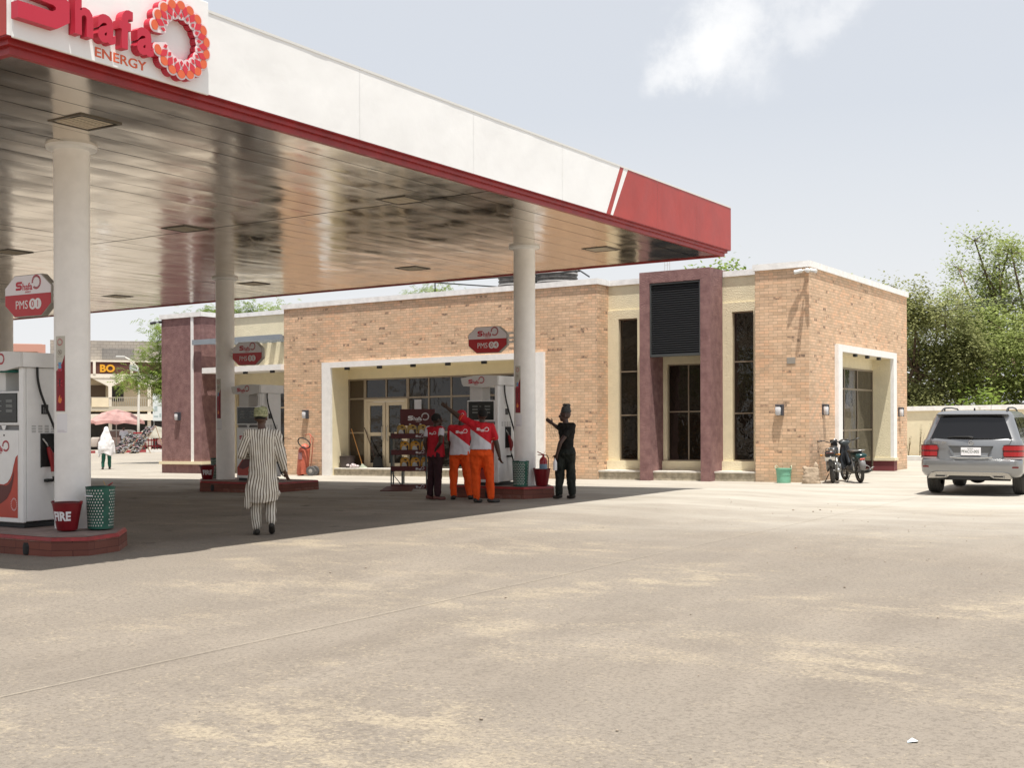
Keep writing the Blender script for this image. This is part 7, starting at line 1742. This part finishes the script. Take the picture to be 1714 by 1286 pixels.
mb = MB(); mb.ell((0,-.02,.075), (.088,.098,.055)); mb.ell((.01,-.02,.12), (.080,.085,.055)); mb.ell((0,-.035,.165), (.062,.065,.045)); mb.ell((-.01,-.07,.18), (.035,.035,.03)); mb.ell((.0,.01,.19), (.03,.035,.02))
for p in range(len(mb.v)): v = mb.v[p]; mb.v[p] = tuple(LE_(v[0], v[1], v[2]))
fuse(mb, 'head_wrap', mat('black_wrap', (.010,.010,.010), .6, var=.6, vscale=20, col2=(.06,.06,.06)), rE, .009, 1, .008, 22)
mb = MB(); w0 = gE['wrL']; rs = random.Random(4)
for k in range(5):
    x0 = w0.x-.10+.03*k; P = [(x0, w0.y, w0.z-.01)]
    for j in range(1, 7): P.append((x0+.015*k*j*.3+rs.uniform(-.015,.015), w0.y+rs.uniform(-.01,.01), w0.z-.045*j))
    mb.tube(P, .0022, 4)
mb.build('hanging_strings', M_DARK, rE)
hE = (gE['wrR']+(gE['wrR']-gE['elR']).normalized()*.09)
cc, s2_ = math.cos(R(29)), math.sin(R(29)); bx_, by_ = hE.x-.01, hE.y+.0
r = thing('plastic_bottle', 'white plastic bottle held in the hand of the man in black', 'bottle', (-11.77+bx_*cc-by_*s2_, 20.63+bx_*s2_+by_*cc, hE.z-.22))
mb = MB(); mb.lathe([(0,0),(.034,0),(.038,.01),(.038,.15),(.030,.18),(.014,.205),(.014,.235),(0,.235)], seg=20); mb.build('bottle_body', M_PAPER, r, smooth=40)

# F. woman in a long white veil, far left
JF = dict(head=(-.0,.02,1.50), neck=(0,0,1.36), shL=(-.16,0,1.30), shR=(.16,0,1.30), elL=(-.20,.05,1.03), elR=(.22,.03,1.03), wrL=(-.15,.14,.86), wrR=(.22,.10,.82), hpL=(-.08,0,.86), hpR=(.08,0,.86), knL=(-.10,.02,.47), knR=(.11,.05,.47), anL=(-.13,-.03,.08), anR=(.12,.05,.08), toL=(-.15,.12,.03), toR=(.12,.18,.03))
rF, gF, LF_, MF_ = person('woman walking away in a long white veil and green trousers at the far left', (-38.47, 31.62), R(48), JF, skin=SKIN2, face=(0,1,0), hair=False, pants=mat('green_trousers', (.015,.12,.085), .8), shoes=M_SHOE, build=.9, vox=.014)
mb = MB(); rings(mb, [((0,-.02,.58), .27, .20, 0), ((-.01,-.02,.80), .285, .21, 0), ((0,-.01,1.05), .25, .19, 0), ((0,0,1.25), .215, .165, 0), ((0,0,1.36), .155, .14, 0), ((0,0,1.50), .105, .125, 0), ((0,0,1.60), .07, .09, 0), ((0,0,1.64), .03, .04, 0)])
mb.cap((.20,.0,1.05), .09, (.29,.02,.62), .05); mb.cap((-.20,.0,1.0), .09, (-.27,.0,.50), .04)
v_ = fuse(mb, 'veil', mat('veil_white', (.78,.78,.79), .85, spec=.2), rF, .014, 3, .022, 6.)
for q in v_.data.vertices:
    if q.co.z < .72: q.co.z += .10*noise.noise(Vector((q.co.x*4, q.co.y*4, 2)))
# G. people at the street stalls (small in the picture, the same builder)
JG = dict(head=(0,.02,1.60), neck=(0,0,1.46), shL=(-.19,0,1.40), shR=(.19,0,1.40), elL=(-.25,0,1.12), elR=(.25,0,1.12), wrL=(-.22,-.1,.95), wrR=(.22,-.1,.95), hpL=(-.09,0,.92), hpR=(.09,0,.92), knL=(-.10,0,.50), knR=(.10,0,.50), anL=(-.10,0,.08), anR=(.10,0,.08), toL=(-.12,-.15,.03), toR=(.12,-.15,.03))
person('trader in dark clothes standing under the pink umbrella', (-67.9,55.6), BG, JG, face=(0,-1,0), shirt=mat('dark_cloth', (.02,.018,.016), .9), sleeve=1.0, pants=mat('dark_cloth2', (.03,.026,.022), .9), shoes=M_SHOE, vox=.02)
person('trader in a pale blue and white shirt behind the leaning boards', (-66.6,56.2), BG, JG, face=(0,-1,0), shirt=mat('pale_blue_cloth', (.50,.54,.60), .9), sleeve=.6, pants=M_MRP, shoes=M_SHOE, vox=.02)
person('person seated behind the red barrier in a brown top', (-63.9,57.3), BG, JG, face=(0,-1,0), shirt=mat('brown_cloth', (.10,.05,.04), .9), sleeve=.6, pants=M_MRP, shoes=M_SHOE, vox=.02)

# ------------------------------------------------------------------ everything follows the gentle fall of the ground
bpy.context.view_layer.update()
def descend(o):
    yield o
    for c in o.children: yield from descend(c)
for o in SHEARED:
    base = o.matrix_world.translation.copy()
    for c in descend(o):
        if c.type == 'MESH':
            me = c.data; n = len(me.vertices); a = np.empty(n*3, dtype=np.float32); me.vertices.foreach_get('co', a); a = a.reshape(-1, 3)
            a[:, 2] += KX*np.clip(a[:, 0]+base.x, -110, 30); me.vertices.foreach_set('co', a.ravel()); me.update()
for o in ROOTED:
    o.location.z += gz(o.location.x, o.location.y)
print('objects', len(bpy.data.objects), 'faces', sum(len(o.data.polygons) for o in bpy.data.objects if o.type == 'MESH'))
